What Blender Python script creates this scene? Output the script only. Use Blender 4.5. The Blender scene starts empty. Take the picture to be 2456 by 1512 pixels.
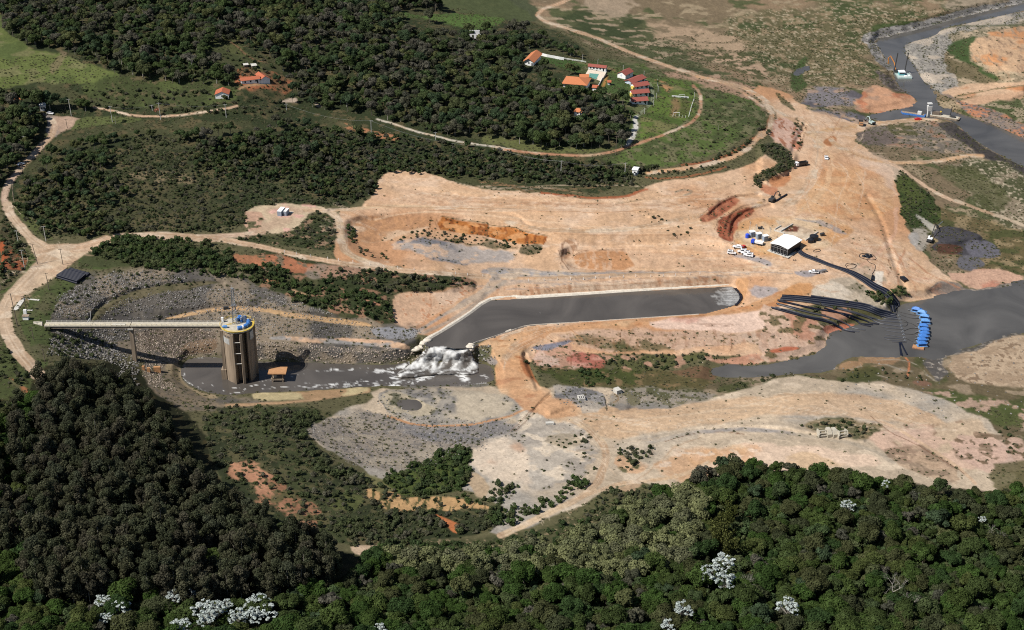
import bpy, math, random
import numpy as np
from mathutils import Vector, Matrix

random.seed(7)
rng = np.random.default_rng(7)
SC = bpy.context.scene
COL = SC.collection

# ---------------------------------------------------------------- camera, light
H0 = 368.0
PITCH = math.radians(28.0)
FPX = 3895.0
PW, PH = 2456.0, 1512.0
cam_d = bpy.data.cameras.new("camera")
cam = bpy.data.objects.new("camera", cam_d)
COL.objects.link(cam)
cam.location = (0, 0, H0)
cam.rotation_euler = (math.radians(90) - PITCH, 0, 0)
cam_d.sensor_width = 36.0
cam_d.lens = FPX / PW * 36.0
cam_d.clip_start = 5.0
cam_d.clip_end = 40000.0
SC.camera = cam

SUN_ELEV = math.radians(50)
TRAVEL = Vector((0.90, 0.42, 0)).normalized()          # the way shadows fall on the ground
sun_dir = Vector((-TRAVEL.x * math.cos(SUN_ELEV), -TRAVEL.y * math.cos(SUN_ELEV), math.sin(SUN_ELEV)))
sd = bpy.data.lights.new("sun", 'SUN')
sd.energy = 4.8
sd.angle = math.radians(0.5)
sd.color = (1.0, 0.955, 0.89)
so = bpy.data.objects.new("sun", sd)
COL.objects.link(so)
so.rotation_euler = sun_dir.to_track_quat('Z', 'Y').to_euler()
so.location = (0, 0, 900)

world = bpy.data.worlds.new("World")
SC.world = world
world.use_nodes = True
wn = world.node_tree
for n in list(wn.nodes):
    wn.nodes.remove(n)
sky = wn.nodes.new("ShaderNodeTexSky")
sky.sky_type = 'NISHITA'
sky.sun_disc = False
sky.sun_elevation = SUN_ELEV
sky.sun_rotation = math.atan2(sun_dir.x, sun_dir.y)
sky.altitude = 800
sky.air_density = 1.0
sky.dust_density = 1.0
bg = wn.nodes.new("ShaderNodeBackground")
bg.inputs[1].default_value = 0.062
wo = wn.nodes.new("ShaderNodeOutputWorld")
wn.links.new(sky.outputs[0], bg.inputs[0])
wn.links.new(bg.outputs[0], wo.inputs[0])

SC.view_settings.view_transform = 'Standard'
SC.view_settings.look = 'None'
SC.view_settings.exposure = 0.34
SC.view_settings.gamma = 1.0
SC.view_settings.use_curve_mapping = False
SC.cycles.use_denoising = False
SC.cycles.filter_width = 1.1
SC.cycles.max_bounces = 5
SC.cycles.diffuse_bounces = 2
SC.cycles.glossy_bounces = 2
SC.cycles.transmission_bounces = 2
SC.cycles.transparent_max_bounces = 4
SC.cycles.caustics_reflective = False
SC.cycles.caustics_refractive = False

# ---------------------------------------------------------------- picture plane <-> place
# The survey of the site: photo coordinates (2456 wide) are turned into points of the terrain.
SP, CP = math.sin(PITCH), math.cos(PITCH)
TILE = {}
for j, (yy, kk) in enumerate(((0, 2.1), (700, 2.1), (1400, 2.0022))):
    for i, xx in enumerate((0, 860, 1720, 2600)):
        TILE['ABC'[j] + str(i)] = (xx, yy, kk)
TILE['TW'] = (700, 980, 3.98)
TILE['LF'] = (0, 980, 3.779)
TILE['PU'] = (2500, 720, 5.4)
TILE['PI'] = (2620, 980, 3.961)
TILE['RE'] = (1760, 150, 4.583)
TILE['DR'] = (2900, 180, 5.6)
TILE['EX'] = (2500, 480, 6.14)
TILE['ST'] = (100, 860, 6.14)
TILE['FR'] = (2780, 1430, 15.12)
TILE['HO'] = (680, 200, 7.56)
TILE['GU'] = (0, 330, 5.213)
TILE['CA'] = (1400, 1120, 6.3)
TILE['GO'] = (2200, 250, 7.56)
TILE['VE'] = (2440, 820, 12.28)
TILE['BX'] = (900, 660, 6.14)
TILE['MU'] = (3000, 720, 4.912)
S0 = 3500.0 / 2456.0

def T(t, pts):
    x0, y0, k = TILE[t]
    if isinstance(pts, tuple):
        return ((x0 + pts[0] / k) / S0, (y0 + pts[1] / k) / S0)
    return [((x0 + x / k) / S0, (y0 + y / k) / S0) for x, y in pts]

def ray_xy(U, V, Z):
    """ground point seen at photo coordinates U,V at height Z (numpy)"""
    dz = FPX * SP - (PH / 2 - V) * CP
    t = (H0 - Z) / dz
    X = (U - PW / 2) * t
    Y = (FPX * CP + (PH / 2 - V) * SP) * t
    return X, Y

def px_per_m(u, v, z=0):
    return (FPX * SP - (PH / 2 - v) * CP) / (H0 - z)

# ---------------------------------------------------------------- noise
_tab = rng.random((256, 256)).astype(np.float32)

def vnoise(x, y):
    xi = np.floor(x).astype(np.int64); yi = np.floor(y).astype(np.int64)
    fx = (x - xi).astype(np.float32); fy = (y - yi).astype(np.float32)
    fx = fx * fx * (3 - 2 * fx); fy = fy * fy * (3 - 2 * fy)
    a = _tab[xi & 255, yi & 255]; b = _tab[(xi + 1) & 255, yi & 255]
    c = _tab[xi & 255, (yi + 1) & 255]; d = _tab[(xi + 1) & 255, (yi + 1) & 255]
    return (a * (1 - fx) + b * fx) * (1 - fy) + (c * (1 - fx) + d * fx) * fy

def fbm(x, y, oct=4, gain=0.5):
    s = 0; a = 1; t = 0
    for o in range(oct):
        s = s + a * vnoise(x + 37.1 * o, y + 91.7 * o)
        t += a; a *= gain
        x, y = x * 2.03 * 0.8 - y * 2.03 * 0.6, x * 2.03 * 0.6 + y * 2.03 * 0.8
    n = s / t
    return np.clip((n - 0.5) * 1.9 + 0.5, 0, 1)

def sstep(a, b, x):
    t = np.clip((x - a) / (b - a + 1e-9), 0, 1)
    return t * t * (3 - 2 * t)

# ---------------------------------------------------------------- terrain height (survey points: u, v, z)
CTRL = [(-300,-60,30),(200,0,26),(600,0,21),(1000,0,6),(1200,60,0),(1400,-30,-10),(1700,0,-14),(2100,0,-14),(2456,0,-15),(2800,0,-14),
(2000,120,-16),(1700,130,-15),(2420,120,-9),(2300,160,-16),(2600,200,-12),(1900,200,-15),(2050,240,-15),
(0,150,23),(250,180,20),(0,235,12),(200,262,8),(400,275,9),(560,245,14),(620,190,18),(700,240,8),(650,120,19),(900,150,14),(1100,150,8),
(1100,250,6),(900,290,5),(1300,130,6),(1400,180,6),(1550,220,5),(1630,255,4),(1500,350,4),(1300,350,3),(1100,340,3),(1690,280,2),(1820,290,-1),
(1860,280,-7),(1750,185,-9),(1500,110,-10),(1290,45,-8),(1840,230,-9),
(100,300,6),(30,430,5),(60,540,5),(110,610,4),(10,770,4),(90,880,4),(230,640,4),(60,740,4.2),(-200,600,6),(-300,300,12),
(300,400,5),(500,450,3),(700,400,4),(850,480,0),(680,520,1),(300,570,4),(500,575,3),(800,615,0),(1000,610,-3),
(950,430,0),(1200,470,-2),(1500,490,-3),(1700,460,-4),(1850,400,-6),(1950,350,-7),(1950,450,-6),(2100,420,-8),(2000,520,-6),(1880,590,-5.5),
(1780,600,-7),(2050,640,-9),(1700,550,-4),(1400,530,-3),(1000,510,-2),(1530,415,-1),
(1100,590,-8),(1200,610,-9),(930,580,-5),(1350,610,-8),(1600,610,-8),
(1200,660,-11.5),(1500,665,-12),(1750,655,-10.5),(1900,680,-10),(1100,700,-13),(1000,765,-14.5),(1060,735,-14),(1150,690,-13),
(2150,450,-12),(2300,500,-16),(2456,450,-17),(2300,600,-17),(2200,660,-14),(2150,700,-15),(2330,690,-18),(2800,600,-17),(2250,400,-14),
(1250,795,-14.8),(1600,775,-14.8),(1760,750,-14),(1500,830,-16),(1350,860,-17),(1700,820,-16),(1850,800,-16),(1150,850,-17),(1190,860,-18),(1900,750,-13),(2000,780,-17),
(1500,900,-18),(1700,915,-18),(1210,900,-18),(1300,950,-15),(1400,1000,-16),(1000,965,-20),(850,1020,-19),(1000,1100,-18),(1200,1100,-15),
(1600,1000,-14),(2060,262,-18),(2100,250,-17.5),(2150,240,-18),(2050,292,-17),(2100,305,-17),(2200,300,-18.5),(1990,262,-14),(1900,960,-13),(2200,1000,-14),(2400,1100,-12),(2300,900,-17),(2100,900,-17),(2500,900,-16),(2000,1060,-12),(1700,1100,-13),
(1300,1220,-12),(1000,1200,-15),(800,1100,-12),(650,1040,-8),(480,975,-19),(360,930,-16),(300,960,-8),
(900,1320,-9),(1200,1350,-8),(1600,1250,-8),(2000,1200,-8),(2400,1200,-6),(1228,1512,0),(600,1512,5),(2400,1512,0),(0,1512,12),
(100,1200,6),(300,1100,2),(500,1130,-4),(560,1250,-4),(0,1000,5),(1228,1900,10),(0,1900,20),(2456,1900,10),(3000,1200,-4),(3000,1700,5),(-500,1200,12),(-600,1800,25),
(450,655,2),(250,665,3.3),(140,700,3.5),(110,775,3.4),(100,830,3),(160,860,1),(213,822,-7),(340,858,-17),(430,870,-22),(900,745,-9),(700,765,-10),(380,750,-8),(280,800,-12),
(180,760,-1),(850,800,-17),(1000,795,-14.5),(930,700,-8),(600,640,0),(750,650,-3),(560,745,-9),(1100,670,-8)]
cp = np.array(CTRL, float)
def _phi(r2):
    return 0.5 * r2 * np.log(r2 + 1e-6)
_P = np.stack([cp[:, 0] / 1000, cp[:, 1] / 600], 1)
_K = _phi(((_P[:, None] - _P[None]) ** 2).sum(2)) + np.eye(len(_P)) * 0.0015
_Q = np.concatenate([np.ones((len(_P), 1)), _P], 1)
_A = np.block([[_K, _Q], [_Q.T, np.zeros((3, 3))]])
_sol = np.linalg.solve(_A, np.concatenate([cp[:, 2], np.zeros(3)]))

def _line(a, b, step):
    n = int(round((b - a) / step)); return np.linspace(a, b, n + 1)
fu = _line(-50, 2506, 2.75); fv = _line(-30, 1545, 2.25)
ext = lambda a, n, d, g: a + np.cumsum(d * g ** np.arange(1, n + 1))
us = np.concatenate([ext(fu[0], 26, -4, 1.2)[::-1], fu, ext(fu[-1], 26, 4, 1.2)])
up_v = [-34, -39, -46, -56, -70, -90, -120, -160, -220, -300, -400, -520, -650, -780, -900, -1000, -1090, -1160, -1210, -1245]
vs = np.concatenate([np.array(up_v[::-1], float), fv, ext(fv[-1], 20, 4, 1.22)])
NU, NV = len(us), len(vs)
U, V = np.meshgrid(us, vs)
# coarse evaluation, then bilinear
cu = np.linspace(-700, 3200, 196); cv = np.linspace(-200, 2000, 150)
CU, CV = np.meshgrid(cu, cv)
q = np.stack([CU.ravel() / 1000, CV.ravel() / 600], 1)
zz = np.zeros(len(q))
for i in range(0, len(q), 4000):
    b = q[i:i + 4000]
    zz[i:i + 4000] = _phi(((b[:, None] - _P[None]) ** 2).sum(2)) @ _sol[:-3] + _sol[-3] + b @ _sol[-2:]
CZ = np.clip(zz.reshape(CU.shape), -26, 40)
def bil(u, v, xs, ys, G):
    x = np.clip((u - xs[0]) / (xs[1] - xs[0]), 0, len(xs) - 1.001)
    y = np.clip((v - ys[0]) / (ys[1] - ys[0]), 0, len(ys) - 1.001)
    i = np.floor(x).astype(int); j = np.floor(y).astype(int); fx = x - i; fy = y - j
    return (G[j, i] * (1 - fx) + G[j, i + 1] * fx) * (1 - fy) + (G[j + 1, i] * (1 - fx) + G[j + 1, i + 1] * fx) * fy
Z = bil(U, V, cu, cv, CZ)
X0, Y0 = ray_xy(U, V, Z)

N_BIG = fbm(X0 / 70, Y0 / 70, 4)
N_MID = fbm(X0 / 18 + 5, Y0 / 18, 4)
N_SML = fbm(X0 / 5 + 9, Y0 / 5, 3)
N_FIN = fbm(X0 / 1.6 + 3, Y0 / 1.6, 2)
N_STR = fbm(X0 / 11 + Y0 / 50, Y0 / 7.5 - X0 / 35, 4)     # streaks along x
N_VST = fbm(X0 / 1.5 + 11 + N_MID * 3, Y0 / 9, 3)                     # streaks down slopes
WU = (fbm(X0 / 9 + 50, Y0 / 9 + 7, 4) - 0.5)
WV = (fbm(X0 / 9 + 90, Y0 / 9 + 77, 4) - 0.5)

def chaikin(p, closed=True, n=2):
    p = [tuple(a) for a in p]
    for _ in range(n):
        o = []
        m = len(p)
        rngi = range(m) if closed else range(m - 1)
        if not closed: o.append(p[0])
        for i in rngi:
            a, b = p[i], p[(i + 1) % m]
            o.append((a[0] * .75 + b[0] * .25, a[1] * .75 + b[1] * .25))
            o.append((a[0] * .25 + b[0] * .75, a[1] * .25 + b[1] * .75))
        if not closed: o.append(p[-1])
        p = o
    return p

def seg_dist(u, v, pts, closed):
    d = np.full(u.shape, 1e9)
    m = len(pts)
    for i in range(m if closed else m - 1):
        ax, ay = pts[i]; bx, by = pts[(i + 1) % m]
        dx, dy = bx - ax, by - ay
        L = dx * dx + dy * dy + 1e-9
        t = np.clip(((u - ax) * dx + (v - ay) * dy) / L, 0, 1)
        d = np.minimum(d, (u - ax - t * dx) ** 2 + (v - ay - t * dy) ** 2)
    return np.sqrt(d)

def inside(u, v, pts):
    c = np.zeros(u.shape, bool)
    m = len(pts)
    for i in range(m):
        ax, ay = pts[i]; bx, by = pts[(i + 1) % m]
        if ay == by: continue
        k = ((ay > v) != (by > v)) & (u < (bx - ax) * (v - ay) / (by - ay) + ax)
        c ^= k
    return c

def sdist(u, v, pts):
    d = seg_dist(u, v, pts, True)
    return np.where(inside(u, v, pts), -d, d)

def window(pts, marg):
    a = np.array(pts)
    i0 = np.searchsorted(us, a[:, 0].min() - marg); i1 = np.searchsorted(us, a[:, 0].max() + marg)
    j0 = np.searchsorted(vs, a[:, 1].min() - marg); j1 = np.searchsorted(vs, a[:, 1].max() + marg)
    return (slice(j0, j1), slice(i0, i1))

# ---- water outlines (photo coordinates)
CANAL = [(1023,822),(1080,783),(1171,722),(1207,721),(1407,706),(1755,688.4),(1768,695),(1775,708),(1772,724),(1755,735),(1691,752),(1541,762),(1400,770),(1264,782),(1207,800),(1140,823),(1125,832),(1100,838),(1050,834)]
PIT = [(432,895),(440,872),(458,859),(521,857),(614,869),(700,869),(837,874),(938,877),(985,868),(1020,850),(1060,858),(1120,862),(1136,872),(1172,875),(1187,892),(1183,919),(1088,926),(1004,926),(900,926),(837,930),(704,939),(604,943),(548,949),(484,939),(444,916)]
RESV = [(1708,878),(1824,879),(1908,862),(1985,845),(1981,809),(2022,792),(2055,779),(2100,775),(2145,755),(2153,730),(2241,722),(2239,708),(2319,703),(2456,682),(2700,640),(2700,760),(2456,794),(2359,812),(2352,825),(2269,846),(2262,862),(2219,856),(2175,856),(2125,848),(2058,850),(2012,869),(1992,892),(1908,896),(1824,905),(1708,906)]
RIVER = [(2700,-60),(2456,8),(2326,37),(2242,60),(2145,87),(2098,95),(2112,124),(2142,160),(2145,187),(2162,214),(2192,234),(2209,252),(2139,267),(2075,278),(2088,285),(2112,291),(2152,287),(2185,281),(2240,284),(2285,289),(2326,327),(2366,354),(2456,401),(2700,520),(2700,420),(2456,334),(2392,304),(2326,281),(2269,264),(2242,247),(2242,224),(2215,197),(2192,160),(2165,124),(2172,104),(2242,87),(2262,67),(2342,52),(2456,25),(2700,-30)]
POND = [T('A3', p) for p in ((235,530),(270,490),(340,480),(345,492),(300,520),(262,538))]
POND2 = [T('B1', p) for p in ((1045,1420),(1100,1400),(1200,1405),(1225,1450),(1180,1475),(1100,1465),(1060,1445))]
LV = {'canal': -16.0, 'pit': -24.0, 'resv': -20.0}

def level(poly, lev, w, depth=1.5, slope=0.12, smooth=1):
    global Z
    p = chaikin(poly, True, smooth) if smooth else poly
    W = window(p, w + 5)
    d = sdist(U[W], V[W], p)
    z = Z[W]
    out = lev + (z - lev) * sstep(0, w, np.maximum(d, 0)) + 0.0
    inn = lev - np.minimum(depth, np.maximum(-d, 0) * slope)
    Z[W] = np.where(d < 0, inn, np.where(d < w, out, z))

def bump_poly(poly, dz, w):
    """raise/lower an area with soft edge of w px"""
    p = chaikin(poly, True, 1)
    W = window(p, w + 5)
    d = sdist(U[W], V[W], p)
    Z[W] += dz * (1 - sstep(-w * 0.5, w, d))

def ridge(pts, dz, w):
    p = chaikin(pts, False, 2)
    W = window(p, w + 5)
    d = seg_dist(U[W], V[W], p, False)
    Z[W] += dz * (1 - sstep(0, w, d))

# cut slopes, mounds, gullies
bump_poly(T('B1', [(720,110),(1000,90),(1280,88),(1345,105),(1700,150),(1890,175)]) + T('B2', [(320,230),(430,260),(560,262),(1000,270),(1420,250),(1600,320),(1000,330),(560,320),(430,400),(300,430),(0,440)]) + T('B1', [(1600,430),(1000,400),(740,300),(690,200)]), -2.6, 16)
ridge(T('B1', [(560,45),(900,5),(1300,25),(1890,55)]) + T('B2', [(200,175),(560,200),(900,190),(1150,140)]), -.7, 7)
ridge([(880,492),(950,499),(1100,500),(1300,507),(1500,512),(1600,497),(1690,472)], .7, 6)
ridge([(1330,560),(1500,566),(1640,560),(1720,570),(1800,610)], .8, 7)
ridge([(1340,600),(1400,598),(1560,596),(1700,604),(1790,622)], 1.0, 8)
ridge([(1352,640),(1420,650),(1560,652),(1700,651)], -.9, 7)
ridge([(1180,664),(1400,668),(1750,660)], .6, 5)
ridge([(945,450),(1100,470),(1300,486),(1500,492),(1650,480),(1780,440)], -.6, 8)
ridge([(1560,520),(1660,500),(1720,480)], .8, 8)
ridge([(2080,470),(2120,540),(2140,620),(2170,690)], -.8, 10)
ridge([(1930,300),(1900,360),(1890,420)], -1.2, 9)
ridge([(1330,790),(1500,780),(1700,770)], -.6, 6)
ridge([(1340,815),(1500,806),(1700,812),(1850,806)], .8, 9)
ridge(T('B0', [(640,840),(700,740),(850,660),(1050,600),(1300,560),(1600,570)]), -.8, 8)
ridge(T('B0', [(1150,830),(1350,770),(1600,730),(1890,735)]) + T('B1', [(500,800),(860,870)]), -.7, 6)
ridge([(1290,930),(1258,852)], -1.5, 10)
ridge([(1560,1045),(1700,1018),(1850,1018),(1960,1038),(2070,1056)], .9, 9)
ridge([(1270,1000),(1300,960),(1320,945)], -.8, 5)
bump_poly(T('B2', [(420,350),(560,310),(1000,320),(1600,370),(1800,440),(900,470),(540,470),(480,430)]), -2.0, 14)
ridge([(1705,515),(1730,490),(1770,475),(1820,470)], -1.6, 9)
ridge([(1755,560),(1760,530),(1790,508),(1850,495)], -1.8, 9)
ridge([(1735,545),(1745,515),(1775,492),(1830,482)], 1.2, 7)
bump_poly(T('B2', [(170,1000),(700,1000),(1400,1090),(1400,1200),(700,1250),(200,1180)]), -2.0, 20)
ridge([(1320,115),(1420,150),(1530,178),(1640,215),(1740,250)], 2.0, 18)
bump_poly(T('A3', [(0,1040),(100,1030),(240,1100),(240,1200),(60,1300),(0,1260)]), 3.0, 12)
bump_poly([(2350,90),(2456,60),(2520,120),(2456,200),(2360,150)], 7.0, 40)
bump_poly([(2150,215),(2185,240),(2120,250),(2070,252),(2090,235)], 1.0, 14)
bump_poly(T('MU', [(1000,260),(1500,330),(1750,480),(1500,480),(1200,560),(950,480)]), 2.2, 14)
ridge([(560,640),(700,660),(900,690),(1130,690)], 1.2, 14)
ridge([(1320,985),(1370,965),(1440,985),(1500,975)], 1.6, 16)
bump_poly([(2330,230),(2456,200),(2456,235),(2280,262)], 1.5, 8)
level(CANAL, LV['canal'], 24, 2.0, 0.2, 0)
level(PIT, LV['pit'], 26, 2.0, 0.12)
level(RESV, LV['resv'], 32, 2.0, 0.10)
level(RIVER, LV['resv'], 24, 2.0, 0.16)
pond_z = {}
for nm, pp in (('a', POND), ('b', POND2)):
    c = np.array(pp).mean(0)
    zc = float(bil(np.array([c[0]]), np.array([c[1]]), cu, cv, CZ)[0]) - .6
    pond_z[nm] = zc
    level(pp, zc, 9, .6, .1)
# cascade bed between canal and pit: ramp
CASC = [(1026,826),(1050,834),(1125,834),(1138,850),(1140,885),(1080,905),(960,900),(985,872),(1015,850)]
W = window(CASC, 12)
d = sdist(U[W], V[W], CASC)
ramp = LV['canal'] - 0.9 + (LV['pit'] - LV['canal']) * np.clip((V[W] - 834) / 50.0, 0, 1)
a = 1 - sstep(-4, 6, d)
Z[W] = Z[W] * (1 - a) + ramp * a
# erosion roughness (kept off the water's edge by amplitude)
rough = (N_SML - .5) * 0.22 + (N_FIN - .5) * 0.05 + (N_MID - .5) * 0.55
def near_water(poly, w):
    W = window(poly, w)
    m = np.ones(U.shape)
    m[W] = sstep(0, w, sdist(U[W], V[W], poly))
    return m
wm = near_water(CANAL, 10) * near_water(PIT, 8) * near_water(RESV, 6) * near_water(RIVER, 5)
Z += rough * wm

# no overhangs: a bank may be steep but never folds back over itself
X, Y = ray_xy(U, V, Z)
for j in range(NV - 2, -1, -1):
    dzr = FPX * SP - (PH / 2 - V[j]) * CP; ky = (FPX * CP + (PH / 2 - V[j]) * SP) / dzr
    flat = (H0 - Z[j + 1]) * ky - Y[j + 1]              # step on level ground
    ymin = Y[j + 1] + np.clip(flat * .22, .03, 3)
    zmax = H0 - ymin / ky
    Z[j] = np.where(V[j] > -30, np.minimum(Z[j], zmax), Z[j])
    Y[j] = (H0 - Z[j]) * ky
# world coordinates
X, Y = ray_xy(U, V, Z)

def terr_z(u, v):
    j = min(max(int(np.searchsorted(vs, v)) - 1, 0), NV - 2); i = min(max(int(np.searchsorted(us, u)) - 1, 0), NU - 2)
    fx = (u - us[i]) / (us[i + 1] - us[i]); fy = (v - vs[j]) / (vs[j + 1] - vs[j])
    return float((Z[j, i] * (1 - fx) + Z[j, i + 1] * fx) * (1 - fy) + (Z[j + 1, i] * (1 - fx) + Z[j + 1, i + 1] * fx) * fy)

def G(u, v, dz=0.0):
    """point on the terrain surface seen at u,v, lifted by dz"""
    z = terr_z(u, v)
    x, y = ray_xy(u, v, z)
    return Vector((x, y, z + dz))

def Gz(u, v, z):
    x, y = ray_xy(u, v, z)
    return Vector((float(x), float(y), z))

# ---------------------------------------------------------------- ground colours
def lin(c, k=0.60):
    a = np.array(c, float) / 255.0
    return np.where(a <= 0.04045, a / 12.92, ((a + 0.055) / 1.055) ** 2.4) * k
C = np.zeros(U.shape + (3,))
CLS = np.zeros(U.shape, np.int8)
TAN = (224, 188, 156); TAN2 = (212, 172, 136); PALE = (226, 206, 186); PINK = (222, 178, 160); ORG = (200, 140, 98); RED = (168, 98, 74)
GRY = (142, 132, 122); LGRY = (176, 168, 160); DGRY = (98, 94, 92); BLUG = (148, 148, 154); GRN = (74, 86, 50); DGRN = (58, 66, 42); OLV = (104, 100, 72)
FLAT = (132, 116, 92); ROADC = (206, 180, 152); SAND = (214, 192, 160)

C[:] = lin(OLV)
def blend(W, a, col):
    C[W] = C[W] * (1 - a[..., None]) + col * a[..., None]

FIELDS = {'big': N_BIG, 'mid': N_MID, 'sml': N_SML, 'fin': N_FIN, 'str': N_STR, 'vst': N_VST}
def fill(poly, col, feather=4, warp=8, alpha=1.0, mot=(), sm=1, cls=None):
    p = chaikin(poly, True, sm) if sm else poly
    W = window(p, feather + warp + 4)
    u = U[W] + WU[W] * 2 * warp; v = V[W] + WV[W] * 1.3 * warp
    a = 1 - sstep(-feather * .6, feather * .6, sdist(u, v, p))
    base = np.broadcast_to(lin(col), C[W].shape).copy()
    for (c2, f, lo, hi) in mot:
        m = sstep(lo, hi, FIELDS[f][W])[..., None]
        base = base * (1 - m) + lin(c2) * m
    C[W] = C[W] * (1 - a[..., None] * alpha) + base * a[..., None] * alpha
    if cls is not None:
        CLS[W] = np.where(a > .5, cls, CLS[W])

def spots(poly, col, f='sml', lo=.6, hi=.7, alpha=1.0, feather=8, warp=8, sm=1):
    p = chaikin(poly, True, sm) if sm else poly
    W = window(p, feather + warp + 4)
    u = U[W] + WU[W] * 2 * warp; v = V[W] + WV[W] * 1.3 * warp
    a = 1 - sstep(-feather * .6, feather * .6, sdist(u, v, p))
    m = sstep(lo, hi, FIELDS[f][W]) * a * alpha
    blend(W, m, lin(col))

def stroke(pts, w, col, alpha=1.0, feather=2.5, warp=2.0, closed=False, mot=(), cls=None, sm=2, dash=None):
    p = chaikin(pts, closed, sm)
    W = window(p, w + feather + warp + 4)
    u = U[W] + WU[W] * 2 * warp; v = V[W] + WV[W] * warp
    # a road seen from the air: full width across, foreshortened along the view
    d = seg_dist(u, v * 1.5, [(x, y * 1.5) for x, y in p], closed)
    a = (1 - sstep(w * .5 - feather * .6, w * .5 + feather * .6, d)) * alpha
    base = np.broadcast_to(lin(col), C[W].shape).copy()
    for (c2, f, lo, hi) in mot:
        m = sstep(lo, hi, FIELDS[f][W])[..., None]
        base = base * (1 - m) + lin(c2) * m
    C[W] = C[W] * (1 - a[..., None]) + base * a[..., None]
    if cls is not None:
        CLS[W] = np.where(a > .5, cls, CLS[W])

ALL = [(-5000,-1300),(7000,-1300),(7000,5000),(-5000,5000)]
# dried lake bed, upper right
LAKE = [(1180,-200),(1270,0),(1290,50),(1400,100),(1560,160),(1700,215),(1830,290),(1900,330),(2100,395),(2200,480),(2200,640),(2456,700),(3200,700),(3200,-400),(1180,-400)]
fill(LAKE, FLAT, 8, 10, 1, [((150,128,102),'big',.5,.7), ((92,96,64),'mid',.55,.75), ((168,150,122),'str',.66,.86)])
fill([(1150,-60),(1275,0),(1300,50),(1230,60),(1150,30)], (86,92,66), 6, 8, 1, [(DGRN,'mid',.5,.7)])
fill([(1310,50),(1400,20),(1530,30),(1600,90),(1640,130),(1760,200),(1800,260),(1690,190),(1560,150),(1420,100)], (84,92,60), 8, 14, .9, [((66,76,48),'mid',.4,.7), ((168,150,124),'str',.7,.85)])
fill([(1420,-20),(1500,-10),(1530,30),(1480,50),(1400,20),(1390,5)], (176,156,132), 8, 14, .9)
fill(T('A2', [(1000,150),(1300,200),(1700,260),(1890,300),(1890,400),(1600,370),(1250,330),(1050,240)]), (188,162,134), 10, 14, .85, [(FLAT,'str',.5,.8)])
fill(T('A2', [(1340,360),(1600,370),(1890,420),(1890,600),(1700,520),(1500,450)]), (92,92,62), 5, 12, .9, [((186,158,132),'sml',.6,.75)])
fill([(1480,210),(1740,232),(1790,262),(1660,250),(1500,225)], (98,92,74), 5, 6, .6)
fill([(1560,165),(1700,175),(1800,205),(1840,262),(1760,252),(1650,215)], (186,152,128), 6, 12, .8, [(OLV,'sml',.55,.75)])
fill([(1700,30),(2150,0),(2250,30),(2080,90),(2090,200),(1980,230),(1850,190),(1800,120)], (104,100,70), 16, 20, .85, [((76,86,52),'mid',.5,.62), ((150,132,104),'sml',.62,.8), ((176,162,136),'fin',.8,.95)])
fill([(2080,60),(2200,48),(2230,62),(2180,84),(2090,78)], (66,84,44), 4, 6, .9)
fill(T('A3', [(300,560),(330,640),(230,670),(200,560),(260,520),(290,400),(350,440)]), (66,88,46), 6, 6, .9)
fill([(2330,-40),(2600,-40),(2500,0),(2330,30),(2240,20)], (170,154,132), 8, 10, .9, [((120,112,92),'sml',.5,.8)])
# river banks: grey cracked clay
BANKL = [(2098,95),(2145,87),(2242,60),(2326,37),(2456,8),(2600,-10),(2600,-30),(2456,-4),(2320,22),(2230,48),(2130,66),(2078,80),(2068,96),(2080,115),(2105,150),(2140,175),(2142,160),(2110,122)]
fill(BANKL, (158,154,148), 2, 5, 1, [((122,118,114),'fin',.4,.8), ((190,184,176),'sml',.6,.8)])
BANKR = [(2456,25),(2342,52),(2262,67),(2242,87),(2172,104),(2165,124),(2192,160),(2215,197),(2242,224),(2310,232),(2290,180),(2260,140),(2280,100),(2340,90),(2456,60),(2600,30),(2600,0)]
fill(BANKR, (170,164,154), 3, 7, 1, [((128,124,118),'fin',.4,.8), ((196,182,164),'mid',.5,.7)])
fill([(2290,70),(2456,50),(2700,40),(2700,330),(2456,320),(2330,270),(2290,180),(2270,130)], (160,146,120), 10, 10, .9, [((112,108,80),'mid',.45,.65), ((190,170,142),'sml',.6,.8)])
fill(T('A3', [(1490,330),(1560,270),(1700,210),(1890,200),(2000,200),(2000,540),(1750,530),(1560,470),(1500,400)]), (206,172,138), 5, 8, 1, [((206,150,106),'mid',.5,.8), ((176,150,124),'vst',.5,.8)])
fill(T('A3', [(1280,340),(1500,255),(1560,270),(1490,340),(1500,430),(1560,490),(1750,545),(1700,590),(1550,510),(1440,440)]), (64,86,46), 4, 6, .95)
stroke(T('A3', [(1230,170),(1450,190),(1890,180)]), 5, (84,92,60), .8)
fill(T('A3', [(1300,420),(1430,440),(1600,520),(1740,600),(1550,600),(1330,520)]), (110,100,74), 5, 8, .9)
fill(T('A3', [(1290,650),(1500,600),(1890,590),(2100,590),(2100,650),(1500,700),(1330,700)]), (214,180,148), 4, 5, 1, [(ORG,'mid',.6,.9)])
fill(T('A3', [(1380,745),(1500,700),(1890,655),(2100,640),(2100,700),(1700,720),(1500,765),(1440,760)]), (208,170,138), 4, 4, 1)
stroke(T('A3', [(1330,700),(1500,680),(1700,640),(1890,620)]), 4, (104,100,66), .8, warp=5)
fill(T('A3', [(1520,760),(1890,700),(2100,690),(2100,900),(1800,880),(1600,810)]), (84,94,60), 6, 8, .95, [((160,146,120),'sml',.55,.75)])
fill([(2250,226),(2280,225),(2310,262),(2330,280),(2392,302),(2456,332),(2700,420),(2700,380),(2456,300),(2380,262),(2300,240)], (150,132,118), 3, 5, 1, [((190,132,100),'mid',.6,.8), ((116,108,104),'fin',.4,.8)])
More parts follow.
